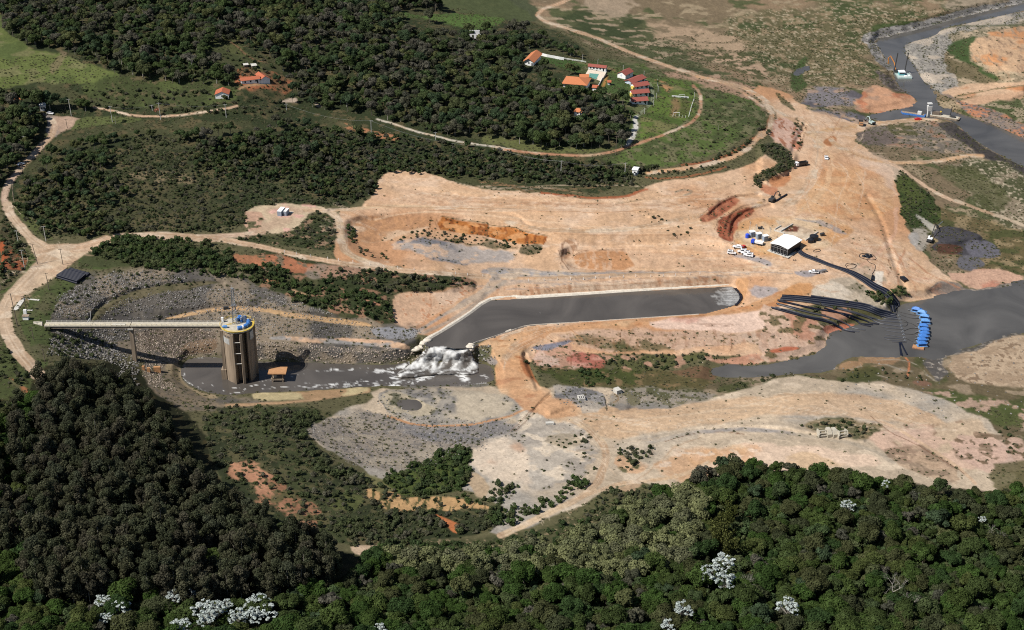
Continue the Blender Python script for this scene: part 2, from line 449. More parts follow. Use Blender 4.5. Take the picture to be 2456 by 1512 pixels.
# left bank between the river and the road
fill(T('A3', [(830,500),(930,540),(1010,640),(1110,700),(980,660),(880,610),(840,560)]), (94,86,82), 4, 6, 1, [((128,118,110),'fin',.5,.8)])
fill(T('A3', [(340,640),(500,620),(780,680),(700,740),(480,780),(270,760),(290,700)]), (136,130,132), 5, 8, 1, [((104,100,104),'mid',.45,.7), ((176,150,132),'str',.7,.9)])
fill(T('A3', [(760,640),(800,605),(900,640),(1040,690),(1110,710),(1150,755),(950,800),(740,830),(640,760)]), (210,162,128), 4, 8, 1, [((182,148,124),'str',.5,.8), ((196,132,100),'mid',.6,.8)])
fill(T('A3', [(250,780),(480,790),(700,820),(860,875),(650,910),(480,880),(330,850)]), (186,160,138), 5, 8, 1, [((120,116,120),'mid',.45,.6)])
fill(T('A3', [(480,840),(600,850),(700,880),(640,905),(500,890)]), (116,114,122), 4, 6, 1)
fill([(2095,285),(2300,293),(2400,360),(2380,372),(2250,365),(2050,345),(2030,325),(2060,305)], (132,122,110), 4, 8, 1, [((104,100,70),'mid',.55,.7), ((170,150,128),'sml',.6,.8), ((160,126,104),'str',.7,.9)])
fill(T('A3', [(670,990),(720,940),(850,920),(1000,990),(960,1040),(800,1050),(700,1010)]), (116,104,98), 4, 6, .9)
fill([(2285,290),(2326,329),(2366,356),(2456,402),(2700,520),(2700,545),(2456,422),(2360,378),(2310,345),(2240,300)], (88,82,78), 3, 4, 1, [((66,62,60),'fin',.5,.8)])
fill([(2240,400),(2380,372),(2456,418),(2700,540),(2700,720),(2456,690),(2420,560),(2330,470)], (150,136,114), 8, 10, 1, [((92,94,66),'mid',.5,.62), ((186,172,148),'fin',.7,.9)])
fill([(2230,395),(2330,400),(2430,470),(2400,520),(2300,450)], (92,94,60), 6, 12, .8)
fill([(2130,480),(2280,500),(2456,560),(2700,600),(2700,700),(2400,660),(2290,620),(2200,560)], (112,100,70), 8, 10, 1, [((88,90,56),'str',.5,.7), ((150,132,100),'sml',.6,.8)])
fill([(2105,390),(2140,400),(2200,440),(2260,500),(2250,545),(2170,548),(2150,480),(2140,420)], (62,76,40), 3, 5, 1, [((84,94,50),'mid',.5,.7)])

# upper-left woods floor
fill([(-900,-300),(1150,-300),(1185,-20),(1210,40),(1300,60),(1400,110),(1450,170),(1540,250),(1545,300),(1500,350),(1520,440),(1400,470),(1000,430),(915,420),(880,490),(700,500),(590,545),(100,580),(30,480),(0,480),(-900,500)], DGRN, 5, 6, 1, [((78,80,54),'mid',.5,.7), ((96,88,62),'sml',.65,.8)])
fill(T('A0', [(-500,60),(0,80),(30,250),(170,290),(260,380),(400,380),(560,440),(740,500),(900,540),(700,600),(540,620),(420,590),(160,600),(0,640),(-500,640)]), (104,114,64), 4, 6, 1, [((90,102,58),'mid',.4,.7), ((122,122,82),'str',.72,.9)])
fill(T('A0', [(380,430),(450,360),(480,380),(430,500),(370,530)]), (140,122,98), 5, 8, .6)
fill(T('A0', [(720,560),(1100,540),(1440,520),(1720,560),(1720,640),(1700,760),(1100,780),(700,740),(560,660)]), (86,96,56), 5, 8, 1, [((72,80,48),'mid',.4,.65), ((100,92,66),'sml',.7,.85)])
fill(T('A0', [(1440,270),(1680,290),(1820,420),(1890,460),(1890,520),(1740,520),(1640,430),(1520,400)]), (90,94,58), 5, 8, 1, [((74,80,50),'mid',.4,.65)])
stroke(T('A0', [(1640,300),(1700,330),(1760,390),(1840,440),(1890,445)]), 4, (140,104,80), .8)
fill(T('A1', [(1060,85),(1230,110),(1350,100),(1500,98),(1700,110),(1830,135),(1750,190),(1600,230),(1450,180),(1320,150),(1240,140),(1090,130)]), (92,116,60), 3, 5, 1, [((80,102,54),'mid',.4,.7)])
fill([(1030,-60),(1160,-30),(1260,20),(1280,60),(1180,40),(1050,20)], (88,96,62), 5, 6, .9)
fill(T('A0', [(300,800),(350,825),(560,850),(580,880),(420,960),(400,1000),(330,940),(330,860)]), (190,162,140), 3, 4, 1, [((150,140,132),'mid',.5,.7)], cls=1)
fill(T('A0', [(560,840),(900,830),(1060,860),(900,880),(600,920),(480,940)]), (96,104,62), 3, 4, 1)
stroke(T('A0', [(-60,730),(0,722),(160,706)]), 7, (196,126,84), 1, cls=1)
fill(T('A1', [(-60,480),(60,500),(200,520),(330,600),(230,690),(100,640),(-60,640),(-130,560)]), (128,96,70), 5, 10, .85, [((178,110,76),'mid',.45,.65)])
stroke(T('A0', [(1720,640),(1780,612),(1890,608)]) + T('A1', [(130,610)]), 8, (176,140,104), 1)
fill(T('A1', [(200,735),(260,710),(330,700),(345,738),(260,740)]), (200,180,160), 3, 3, 1, cls=1)
fill(T('A1', [(420,730),(520,760),(470,770)]), (186,170,150), 3, 3, 1)
fill(T('A1', [(590,870),(700,880),(830,930),(1060,990),(1040,1030),(900,980),(620,900)]), (188,132,96), 3, 8, .9, [(OLV,'sml',.55,.7)])
fill(T('A1', [(1000,1200),(1890,1250),(1890,1340),(1350,1290),(1240,1230),(1000,1215)]), (80,82,54), 4, 6, 1)
fill(T('A1', [(1650,960),(1890,1000),(1890,1060),(1640,1030)]) , (104,108,66), 5, 8, 1)
fill(T('A2', [(0,990),(300,1020),(330,1060),(750,1070),(850,1080),(500,1110),(200,1090),(0,1060)]), (104,108,66), 5, 6, 1)
fill(T('A0', [(880,1230),(1200,1210),(1420,1270),(1300,1320),(1000,1290)]), (140,124,96), 5, 10, .8, [(DGRN,'sml',.5,.7)])
fill([(60,430),(300,420),(520,470),(600,530),(300,570),(110,560)], (80,80,54), 8, 12, .7, [((100,92,66),'mid',.5,.8)])

# estate on the headland
EST = [(1530,150),(1600,185),(1690,205),(1780,235),(1835,262),(1840,290),(1800,330),(1700,375),(1620,400),(1560,405),(1500,400),(1430,380),(1500,372),(1500,340),(1520,270),(1460,215),(1320,150),(1400,140)]
fill(EST, (94,110,60), 4, 6, 1, [((82,92,56),'mid',.4,.65), ((118,116,84),'sml',.62,.8)])
fill([(1585,185),(1650,200),(1672,240),(1650,290),(1560,335),(1530,330),(1545,270),(1590,220)], (102,122,58), 4, 5, 1, [((86,104,52),'mid',.4,.7), ((124,122,80),'str',.65,.85)])
fill(T('GO', [(730,640),(910,650),(900,1090),(680,1090)]), (150,122,88), 8, 6, .85)
fill(T('GO', [(910,650),(1150,660),(1200,1130),(900,1090),(950,850)]), (98,102,58), 8, 4, .7)
fill(T('GO', [(400,180),(560,200),(660,400),(700,560),(610,520),(460,330),(330,220)]), (190,142,104), 4, 9, .85, [(OLV,'sml',.5,.7)])
fill(T('RE', [(420,200),(1110,300),(1040,420),(1000,460),(740,400),(560,300),(420,240)]), (76,100,52), 3, 2, 1)
fill(T('RE', [(1420,470),(1600,500),(1780,560),(1830,660),(1840,800),(1650,810),(1400,740)]), (82,102,56), 4, 3, 1)
fill(T('RE', [(1140,300),(1430,330),(1640,420),(1560,440),(1200,350)]), (150,116,88), 4, 8, .7)
fill(T('RE', [(1450,480),(1330,720),(1380,720),(1470,500)]), (190,140,80), 3, 1, 1)
fill(T('RE', [(1840,960),(2060,950),(2060,1010),(1950,1070),(1840,1060)]), (104,110,72), 3, 1, 1)
stroke(T('RE', [(2050,570),(2120,640),(2165,760),(2150,900),(2080,990),(1960,1090),(1900,1170)]), 7, (150,156,130), 1, 1.5, .5)
stroke(T('RE', [(2055,570),(2125,640),(2170,760),(2155,900),(2085,990),(1970,1090)]), 2.5, (116,124,84), 1, 1.2, .5)
stroke(T('A2', [(955,840),(950,900),(940,960),(920,1010),(885,1050)]), 12, (216,212,204), 1, 2, 4, mot=[((168,164,150),'fin',.6,.9)], cls=5)
stroke(T('RE', [(1390,760),(1480,790),(1640,800)]), 3, (190,176,150), .8)
stroke(T('RE', [(1390,820),(1530,890)]), 3, (180,170,140), .7)

# dug earth plateau
PLAT = [(915,422),(940,410),(985,412),(1030,414),(1080,435),(1140,450),(1300,465),(1420,478),(1530,470),(1560,440),(1700,425),(1800,395),(1850,350),(1870,300),(1860,260),(1830,235),(1800,205),(1880,215),(1930,260),(2020,290),(2090,300),(2040,330),(2090,370),(2150,420),(2160,520),(2200,580),(2240,640),(2330,700),(2240,720),(2160,725),(2030,720),(1900,740),(1800,760),(1870,790),(1990,800),(1980,840),(1850,860),(1700,850),(1300,850),(1260,870),(1200,870),(1180,810),(1020,810),(980,790),(940,775),(940,700),(1150,690),(1100,660),(870,640),(800,640),(800,510),(880,495)]
fill(PLAT, (226,190,157), 3, 5, 1, [((218,180,144),'mid',.4,.8), ((230,198,168),'str',.6,.95), ((210,160,120),'big',.45,.8)])
fill([(590,500),(680,485),(770,495),(800,515),(740,510),(735,530),(690,560),(610,560),(560,575),(290,560),(290,572),(600,585),(590,545),(600,530)], SAND, 2, 4, 1, [((206,178,150),'mid',.5,.8), (PINK,'sml',.7,.9)])
fill(T('B0', [(1750,50),(1850,40),(1890,60),(1890,190),(1760,190)]), (206,168,142), 3, 5, 1, [(OLV,'sml',.72,.8)])
fill([(548,575),(600,568),(690,563),(735,530),(760,512),(800,515),(815,545),(805,590),(800,606),(700,590)], (82,84,56), 3, 5, 1, [((62,70,44),'mid',.4,.7), ((150,124,100),'sml',.7,.85)])
# bowl & cliff
fill(T('B1', [(740,90),(1280,80),(1340,100),(1250,190),(980,260),(760,290),(700,220)]), (198,150,110), 4, 6, .9, [((190,146,110),'vst',.5,.8), ((222,190,158),'mid',.6,.8)])
fill(T('B1', [(1365,85),(1500,110),(1690,140),(1700,160),(1890,165)]) + T('B2', [(170,200),(320,225),(300,290),(120,280),(0,260)]) + T('B1', [(1700,235),(1350,180),(1330,140)]), (192,124, 68), 2, 3, 1, [((150,90,50),'vst',.45,.65), ((214,156,104),'sml',.55,.8)], sm=0)
stroke(T('B1', [(1365,82),(1500,105),(1690,132),(1700,150),(1890,160)]) + T('B2', [(170,196),(320,220)]), 2.5, (92,84,56), .9, 1.5, 2, sm=1)
fill(T('B1', [(980,270),(1200,190),(1350,190),(1500,240),(1700,250),(1890,280),(1890,330),(1500,300),(1200,240),(1030,280)]), (120,104,76), 4, 9, .8, [((66,72,44),'sml',.4,.6), (TAN2,'mid',.6,.75)])
fill(T('B1', [(1080,250),(1250,240),(1450,290),(1640,320),(1850,330),(1890,400),(1600,430),(1350,400),(1150,340),(1000,300)]), (182,172,164), 5, 9, .95, [((130,132,138),'mid',.5,.75), ((214,184,158),'sml',.6,.8)])
fill(T('B2', [(120,290),(290,285),(300,330),(190,370),(90,350)]), (96,90,66), 4, 6, .9)
fill(T('B2', [(490,390),(560,340),(860,325),(890,350),(960,470),(560,470)]), (200,146,102), 4, 3, .9, [((192,138,96),'mid',.4,.8), ((220,180,146),'vst',.6,.85)])
fill(T('B2', [(960,350),(1600,370),(1850,440),(1620,450),(960,470)]), (212,176,144), 6, 4, .8)
fill(T('B2', [(420,240),(560,250),(500,370),(420,400)]), (216,186,160), 5, 5, .8, [((170,130,100),'vst',.6,.8)])
fill(T('B2', [(1410,90),(1520,0),(1620,-40),(1720,-60),(1600,60),(1520,130),(1420,120)]), (176,108,80), 4, 6, .95, [((196,134,100),'mid',.5,.8)])
fill(T('B2', [(1520,170),(1580,100),(1700,30),(1800,20),(1800,60),(1680,150),(1620,200),(1640,270),(1560,250)]), (168,98,72), 4, 4, .95, [((150,86,64),'vst',.5,.8)])
fill(T('EX', [(780,760),(1060,760),(1180,700),(1240,800),(1060,1040),(820,980)]), (206,142,98), 5, 5, .9)
fill(T('EX', [(620,940),(860,980),(1040,1060),(860,1180),(640,1060)]), (198,128,92), 4, 6, .8)
fill(T('A3', [(90,860),(240,850),(300,900),(290,1060),(230,1100),(60,990)]), (222,184,164), 4, 5, .9, [((186,120,92),'vst',.55,.8)])
fill(T('A3', [(230,840),(320,880),(300,930),(250,900)]), (92,92,64), 3, 5, .8)
fill(T('A3', [(110,660),(150,680),(270,790),(220,790),(130,710)]), (78,84,50), 3, 5, .8)
fill(T('A3', [(450,1010),(510,970),(550,1000),(520,1060),(460,1040)]), (186,122,76), 3, 3, .9)
fill(T('A3', [(700,1080),(1000,1180),(980,1300),(960,1450),(700,1400)]), (232,204,180), 12, 10, .7)
fill([(1970,400),(2090,400),(2140,440),(2140,520),(2060,530),(1960,510),(1900,500),(1940,430)], (222,176,130), 14, 10, .7, [((208,150,100),'str',.45,.8)])
fill([(1750,545),(1830,520),(2000,520),(2060,560),(1960,600),(1820,620),(1770,600)], (216,162,108), 8, 6, .8, [((232,204,168),'mid',.5,.8)])
fill(T('PU', [(960,130),(1300,140),(1640,200),(1900,270),(2110,400),(2160,470),(2000,420),(1700,290),(1300,180)]), (150,150,154), 4, 6, .7)
fill(T('PU', [(0,800),(400,830),(700,920),(750,960),(740,1030),(500,950),(0,850)]), (160,158,162), 4, 5, .8)
fill(T('PU', [(1160,1100),(1700,1090),(1720,1150),(1400,1240),(1180,1180)]), (156,154,160), 4, 4, .85)
fill([(1790,690),(1860,685),(1870,710),(1800,715)], (172,168,170), 5, 6, .8)
fill(T('PU', [(820,180),(1210,260),(1590,400),(1370,560),(1290,520),(960,430),(780,380),(900,290)]), (226,206,180), 2, 1, 1, [((206,180,152),'mid',.6,.8)], sm=0)
fill(T('PU', [(1080,290),(1220,290),(1300,350),(1240,420),(1040,400),(1010,360)]), (112,58,42), 3, 6, .95, [((200,170,140),'fin',.85,.95)])
fill(T('PU', [(810,350),(910,290),(990,330),(900,400)]), (232,226,216), 1.5, 0, 1, sm=0)
# gravel road and verge above the channel
fill(T('B1', [(1650,455),(1890,440)]) + T('B2', [(0,450),(500,480),(760,500),(850,530),(500,540),(0,570)]) + T('B1', [(1700,640),(1300,850),(1180,960),(1100,960),(1600,640),(1750,530)]), (168,160,152), 3, 4, .85, [((196,178,158),'str',.5,.8)])
fill([(1170,664),(1700,655),(1870,650),(1880,660),(1700,672),(1500,680),(1180,712)], (214,182,152), 3, 3, .5)
fill([(1190,685),(1400,678),(1700,660),(1760,668),(1760,684),(1400,700),(1200,718)], (216,180,148), 3, 2, .9, [((198,152,118),'vst',.5,.8), ((228,200,172),'mid',.6,.8)])
fill([(1760,668),(1800,665),(1790,700),(1778,735),(1700,758),(1690,752),(1755,737),(1776,715)], (214,164,118), 3, 2, .9)
fill(T('B1', [(1000,640),(1300,640),(1500,600),(1600,560),(1640,600),(1300,800),(1200,870),(1100,890),(1000,850),(1000,780),(1040,700)]), (222,184,152), 3, 4, .95, [((232,200,172),'mid',.5,.8), ((196,144,110),'fin',.9,.98)])
stroke(T('B1', [(1280,640),(1290,720),(1280,780),(1220,860)]), 2, (176,124,92), .6)
# berm road south of the channel
fill([(1128,838),(1180,812),(1270,790),(1400,775),(1560,766),(1690,756),(1740,745),(1800,730),(1890,690),(1920,680),(1930,720),(1850,740),(1750,765),(1690,775),(1500,785),(1330,795),(1270,825),(1240,860),(1290,925),(1320,950),(1290,970),(1230,950),(1200,940),(1188,900),(1190,860),(1160,840)], (210,162,120), 3, 4, 1, [((218,178,138),'mid',.45,.75), ((192,138,96),'str',.6,.85)])
fill([(1240,862),(1256,848),(1290,925),(1322,952),(1300,950),(1270,920)], (170,104,66), 3, 2, .8)
fill([(1560,768),(1700,760),(1800,750),(1860,740),(1860,790),(1700,800),(1560,785)], (236,206,186), 5, 5, .9, [(PINK,'mid',.5,.8)])
fill([(1320,800),(1500,788),(1700,800),(1860,790),(1980,800),(1980,840),(1850,850),(1800,820),(1700,830),(1500,850),(1380,830)], (214,186,162), 6, 8, 1, [((196,160,134),'vst',.5,.8), ((208,174,148),'big',.45,.7), ((150,126,98),'fin',.75,.95), ((122,108,80),'mid',.7,.8)])
fill([(1260,850),(1320,830),(1400,845),(1440,870),(1400,890),(1300,880)], (206,160,136), 6, 20, .8, [((188,126,104),'mid',.55,.75), ((222,190,172),'sml',.55,.75), ((110,98,72),'fin',.72,.85)])
fill(T('B2', [(490,1070),(600,1060),(720,1120),(700,1190),(560,1170),(490,1130)]), (180,106,90), 4, 12, .85, [((206,150,130),'str',.45,.7), ((120,80,62),'fin',.7,.85)])
fill(T('B2', [(1040,1130),(1150,1120),(1160,1170),(1050,1190)]), (214,172,152), 3, 5, .9)
fill(T('B2', [(180,1020),(330,1010),(500,970),(500,990),(340,1050),(250,1050)]), (136,138,152), 2, 4, .95)
fill(T('B2', [(190,1140),(500,1170),(900,1180),(1350,1210),(1500,1250),(1560,1320),(900,1320),(600,1310),(420,1260),(220,1180)]), (100,92,60), 6, 10, 1, [((78,84,46),'mid',.4,.6), ((132,112,80),'sml',.6,.8)])
fill(T('B2', [(1180,1190),(1500,1160),(1560,1260),(1450,1250),(1250,1220)]), (122,92,70), 5, 6, .8)
fill(T('B2', [(560,910),(700,960),(900,1010),(1050,1020),(900,1060),(650,1020),(430,990)]), (128,108,78), 5, 10, .7, [((70,78,44),'sml',.5,.65)])
fill(T('B2', [(690,1060),(860,1070),(960,1100),(1200,1070),(1500,1060),(1560,1110),(1400,1130),(1150,1190),(860,1190),(740,1140)]), (92,94,58), 4, 9, .9, [((186,146,122),'sml',.55,.7)])
fill(T('B2', [(1420,1110),(1600,1110),(1890,1060),(1890,1150),(1560,1140)]), (204,152,126), 4, 8, .9, [((222,184,158),'sml',.5,.8)])
fill(T('B3', [(0,700),(200,760),(480,860),(580,900),(490,940),(490,1060),(250,1110),(0,1160)]), (216,184,160), 4, 9, .95, [((200,150,124),'mid',.5,.7), ((120,106,76),'sml',.66,.8)])
fill(T('B3', [(60,1040),(200,1015),(300,1030),(220,1055),(90,1062)]), (196,116,86), 3, 3, 1)
fill(T('B3', [(430,870),(560,850),(700,860),(580,910),(480,940)]), (206,126,98), 3, 5, .8)
fill(T('B3', [(240,830),(330,850),(290,920),(240,900)]), (98,92,58), 4, 8, .7)
fill(T('B3', [(450,740),(700,740),(800,780),(700,850),(560,830),(430,800)]), (88,86,54), 4, 8, .8, [((200,150,124),'mid',.55,.7)])
fill(T('B3', [(460,560),(620,500),(780,600),(950,760),(900,780),(700,720),(480,650),(380,640),(390,580)]), (196,180,158), 5, 8, .95, [((150,140,120),'sml',.55,.8), ((222,208,188),'mid',.6,.8)])
fill(T('B3', [(130,640),(250,560),(390,560),(380,650),(200,660),(110,700)]), (206,152,102), 5, 6, .9)
fill(T('B3', [(750,620),(930,640),(960,700),(870,720),(780,680)]), (90,90,58), 4, 8, .85)
fill(T('B3', [(940,610),(1040,580),(1070,650),(980,680)]), (84,90,54), 4, 8, .9)
fill(T('B3', [(600,420),(780,420),(900,420),(1000,560),(900,600),(780,560),(680,500)]), (206,182,158), 6, 9, .8, [((150,140,120),'sml',.55,.75), (TAN,'mid',.5,.7)])
fill(T('B3', [(820,480),(880,480),(870,590),(810,580)]), (234,222,204), 2, 1, 1, sm=0)
fill(T('B3', [(1080,170),(1180,160),(1230,250),(1200,330),(1100,330)]), (186,176,162), 5, 9, .9, [((140,132,122),'sml',.6,.8)])
fill(T('B3', [(1090,60),(1200,110),(1270,170),(1260,210),(1180,160)]), (190,184,170), 3, 4, .9)
fill(T('MU', [(900,330),(1100,260),(1450,300),(1680,400),(1770,490),(1880,520),(2030,620),(2085,720),(2040,780),(1700,805),(1500,780),(1380,740),(1100,700),(900,660),(950,560),(1050,500),(930,430)]), (82,80,84), 2, 3, 1, [((66,60,58),'mid',.5,.7)])
fill(T('MU', [(1450,480),(1760,510),(1880,520),(2030,620),(2085,720),(2040,780),(1700,805),(1500,720)]), (112,110,118), 2, 2, 1)
fill(T('MU', [(1380,750),(1600,760),(1800,860),(1810,920),(1760,950),(1680,930),(1690,1010),(1500,1000),(1300,930),(1340,820)]), (112,110,114), 2, 3, 1, [((96,92,96),'mid',.5,.7)])
fill(T('MU', [(950,600),(1200,560),(1450,640),(1400,720),(1100,740)]), (96,66,50), 4, 8, .9, [((170,110,76),'mid',.55,.7)])
fill(T('MU', [(560,350),(700,380),(720,560),(640,620),(560,560),(540,430)]), (186,180,172), 4, 6, .9)
fill(T('MU', [(1200,1020),(1450,1010),(1900,960),(2250,1030),(2456,1100),(2456,1200),(2200,1260),(1600,1300),(1380,1180),(1240,1160)]), (216,176,150), 4, 12, 1, [((204,146,122),'mid',.5,.75), ((186,150,128),'fin',.7,.9)])
fill(T('MU', [(960,1200),(1300,1180),(1500,1330),(2100,1260),(2456,1180),(2456,1260),(1600,1390),(1100,1400),(880,1380)]), (124,118,112), 3, 6, 1, [((158,146,134),'fin',.5,.8)])
fill(T('B3', [(1250,560),(1430,560),(1480,640),(1240,650)]), (140,126,116), 3, 6, .9, [((190,146,120),'mid',.5,.7)])

# right, below the reservoir
fill([(2456,796),(2359,814),(2352,827),(2269,848),(2262,864),(2219,858),(2125,850),(2058,852),(2010,872),(1990,896),(1900,898),(1700,912),(1680,960),(1900,1000),(2100,1020),(2456,1050),(3000,1100),(3000,780)], (112,100,76), 5, 6, 1, [((84,86,54),'mid',.45,.65), ((160,142,118),'str',.62,.8)])
fill([(2456,800),(2360,818),(2300,850),(2270,880),(2300,910),(2456,930),(2800,930),(2800,780)], (200,176,148), 5, 8, 1, [((140,118,96),'fin',.6,.85), ((176,152,126),'str',.6,.85)])
fill([(2000,880),(2060,855),(2120,852),(2170,862),(2120,880),(2050,890)], (176,140,106), 4, 6, .8, [((110,100,70),'sml',.6,.8)])
fill(T('B3', [(1290,1080),(1330,1060),(1580,1000),(1620,960),(1890,905),(1890,930),(1640,990),(1600,1030),(1350,1090),(1340,1120)]), (96,92,86), 3, 6, 1, [((140,132,122),'fin',.5,.8)])
fill(T('B3', [(1150,1110),(1310,1080),(1340,1200),(1280,1300),(1200,1200)]), (100,96,94), 5, 8, .9, [((170,160,148),'fin',.7,.9)])
for pp in (T('B3', [(840,1120),(960,1110),(1130,1150),(1200,1240),(1300,1290)]), T('B3', [(640,1180),(820,1140),(1000,1180),(1080,1200)]), T('B3', [(560,1200),(760,1210),(1000,1260)])):
    stroke(pp, 4, (178,166,146), .75, 3, 5, mot=[(OLV,'sml',.5,.7)])
stroke(T('B3', [(1040,1100),(1065,1130),(1060,1200),(1050,1245)]), 4, (206,132,92), .95, 2, 1.5)
fill(T('B3', [(1060,1270),(1180,1260),(1250,1300),(1150,1310)]), (136,104,86), 4, 3, .9)
fill(T('B3', [(600,1190),(760,1160),(900,1200),(780,1250),(640,1230)]), (82,84,48), 5, 9, .8)
stroke(T('B3', [(1270,1370),(1440,1400),(1600,1440),(1890,1500)]), 16, (82,96,50), .9, 6, 8)
fill(T('B3', [(0,1260),(200,1230),(400,1240),(620,1280),(900,1300),(1100,1360),(900,1400),(600,1330),(300,1300),(100,1360),(0,1360)]), (104,104,68), 5, 8, .95, [((74,82,46),'sml',.45,.6), ((190,180,154),'mid',.6,.75)])
# far-near plateau, lower middle
PL2 = [(1290,950),(1330,925),(1450,930),(1560,950),(1700,960),(1800,930),(1880,900),(2000,915),(2150,920),(2270,960),(2360,1000),(2420,1060),(2450,1180),(2150,1200),(1900,1180),(1640,1180),(1560,1160),(1480,1180),(1200,1290),(1160,1270),(1230,1230),(1180,1200),(1130,1180),(900,1150),(870,1120),(780,1080),(740,1040),(730,1020),(820,985),(900,960),(880,935),(1000,930),(1190,925),(1230,950)]
fill(PL2, (212,192,166), 4, 6, 1, [((196,178,154),'mid',.45,.7), ((226,206,180),'str',.6,.8), ((176,168,156),'big',.55,.75)])
fill([(1300,960),(1500,985),(1800,955),(2000,935),(2200,970),(2300,1030),(2100,1010),(1900,990),(1600,1030),(1450,1060),(1340,1010)], (218,184,148), 8, 8, .8, [((206,170,134),'mid',.5,.8)])
fill([(1980,1010),(2200,1020),(2330,1000),(2370,1040),(2440,1100),(2300,1140),(2140,1100),(2100,1060)], (212,186,156), 8, 10, .8, [((150,120,96),'sml',.6,.8), ((226,190,166),'mid',.5,.7)])
stroke([(1560,1060),(1700,1030),(1850,1030),(1960,1050),(2070,1068),(2140,1110)], 13, (160,154,150), .85, 5, 4, mot=[((186,172,152),'mid',.5,.8)])
fill([(1640,1110),(1700,1075),(1800,1060),(1950,1070),(2070,1090),(2130,1120),(2000,1120),(1850,1130),(1720,1140)], (224,192,156), 6, 8, .9, [((236,208,182),'mid',.5,.7)])
fill([(1560,1110),(1650,1078),(1790,1070),(1830,1090),(1740,1135),(1600,1150)], (218,166,120), 16, 22, .6, [((236,208,182),'sml',.55,.7)])
fill([(1930,1015),(1990,1000),(2060,1010),(2130,1030),(2060,1060),(1990,1045),(1940,1035)], (140,124,92), 5, 8, .9, [((84,88,56),'sml',.45,.6)])
fill([(2100,1080),(2200,1060),(2300,1110),(2300,1170),(2170,1130)], (150,126,104), 5, 8, .8, [((196,168,140),'sml',.5,.7)])
stroke([(2050,990),(2140,1020),(2220,1070),(2300,1120),(2340,1160)], 9, (222,190,158), .9, 3, 1.5)
fill([(2270,1050),(2400,1040),(2456,1060),(2500,1140),(2360,1140),(2300,1100)], (218,184,164), 6, 10, .8, [((120,100,78),'sml',.55,.7)])
fill([(2370,1120),(2456,1100),(2600,1100),(2600,1250),(2400,1200)], (108,102,70), 6, 9, .9)
fill([(2200,930),(2350,950),(2456,980),(2700,1000),(2700,1060),(2456,1030),(2350,1010),(2270,960)], (86,94,54), 6, 9, .9, [((190,160,140),'sml',.6,.8)])
fill([(1475,1110),(1500,1085),(1560,1080),(1575,1100),(1520,1140),(1490,1130)], (92,92,58), 4, 8, .9, [(TAN2,'sml',.5,.7)])
stroke([(1520,1160),(1580,1110),(1620,1070),(1680,1050)], 3, (180,140,104), .6, 3, 3)
# rubble field
fill([(1230,960),(1300,985),(1390,1020),(1425,1070),(1420,1130),(1360,1170),(1260,1180),(1200,1100),(1180,1050),(1240,1010)], (196,186,172), 10, 18, .85, [((168,160,150),'mid',.45,.65), ((222,206,184),'sml',.6,.8)])
fill([(1480,1050),(1620,1030),(1700,1040),(1600,1080),(1560,1130),(1490,1090)], (200,186,166), 10, 14, .7, [((172,162,150),'mid',.5,.7)])
fill([(905,935),(1000,930),(1190,940),(1260,960),(1240,1010),(1100,1030),(960,1010),(910,970)], (168,160,148), 4, 6, 1, [((128,124,120),'sml',.5,.8), ((196,182,160),'mid',.6,.8)])
fill([(735,1030),(760,1010),(880,985),(960,1015),(1100,1040),(1200,1065),(1100,1115),(940,1130),(850,1120),(790,1080)], (160,149,136), 10, 16, 1, [((124,118,112),'fin',.5,.85), ((172,160,142),'str',.6,.85)])
fill([(930,1010),(1080,1020),(1230,1010),(1240,1040),(1100,1070),(980,1050)], (138,134,132), 5, 7, .85, [((112,112,116),'sml',.5,.8)])
stroke([(930,1000),(990,1020),(1080,1022),(1180,1012),(1260,985),(1320,950)], 7, (200,148,104), .9, 3, 3)
stroke(T('C1', [(620,60),(700,130),(800,250),(860,300),(870,400)]), 4, (176,160,136), .6, 3, 2)
fill([(1110,1090),(1200,1060),(1270,1070),(1290,1130),(1250,1170),(1180,1150),(1130,1120)], (230,210,186), 14, 26, .75, [((214,176,146),'mid',.5,.8)])
fill([(1350,1040),(1400,1050),(1390,1080),(1300,1060),(1310,1040)], (150,132,100), 4, 9, .5)
fill([(1240,1165),(1180,1200),(1130,1190),(1150,1160),(1200,1150)], (200,182,156), 6, 5, .6)
fill([(940,930),(1000,955),(1060,985),(1000,1000),(930,985),(910,950)], (190,176,150), 4, 7, .8, [((100,98,74),'sml',.6,.75)])
fill(T('CA', [(1680,620),(1860,640),(1900,720),(1860,810),(1740,790),(1660,720)]), (168,158,152), 3, 5, .9)
# pit surroundings: riprap dam face
DAM = [(110,700),(200,655),(300,645),(400,640),(560,660),(640,690),(720,720),(800,750),(950,780),(1010,790),(1005,810),(1000,830),(985,850),(960,870),(838,873),(700,868),(615,868),(521,856),(458,858),(440,870),(430,895),(444,918),(480,945),(548,955),(640,950),(640,965),(480,975),(370,950),(340,900),(330,850),(150,850),(110,800)]
fill(DAM, (112,106,98), 14, 16, 1, [((96,92,88),'sml',.4,.7), ((146,132,114),'mid',.6,.8)])
fill([(520,640),(700,660),(900,700),(940,775),(800,750),(640,690)], (88,88,60), 5, 8, .9, [((120,112,92),'sml',.55,.75)])
fill([(100,690),(130,670),(215,650),(200,670),(140,720),(118,770),(125,860),(100,900),(60,800),(40,760),(60,730)], (84,94,56), 3, 5, 1, [((100,98,70),'mid',.5,.8)])
fill(T('B0', [(560,400),(620,340),(760,360),(850,440),(700,470),(560,450)]), (82,96,54), 3, 4, 1)
fill([(215,590),(260,575),(330,570),(420,580),(520,600),(560,650),(400,635),(300,640),(230,640),(180,650)], (76,82,52), 4, 5, 1)
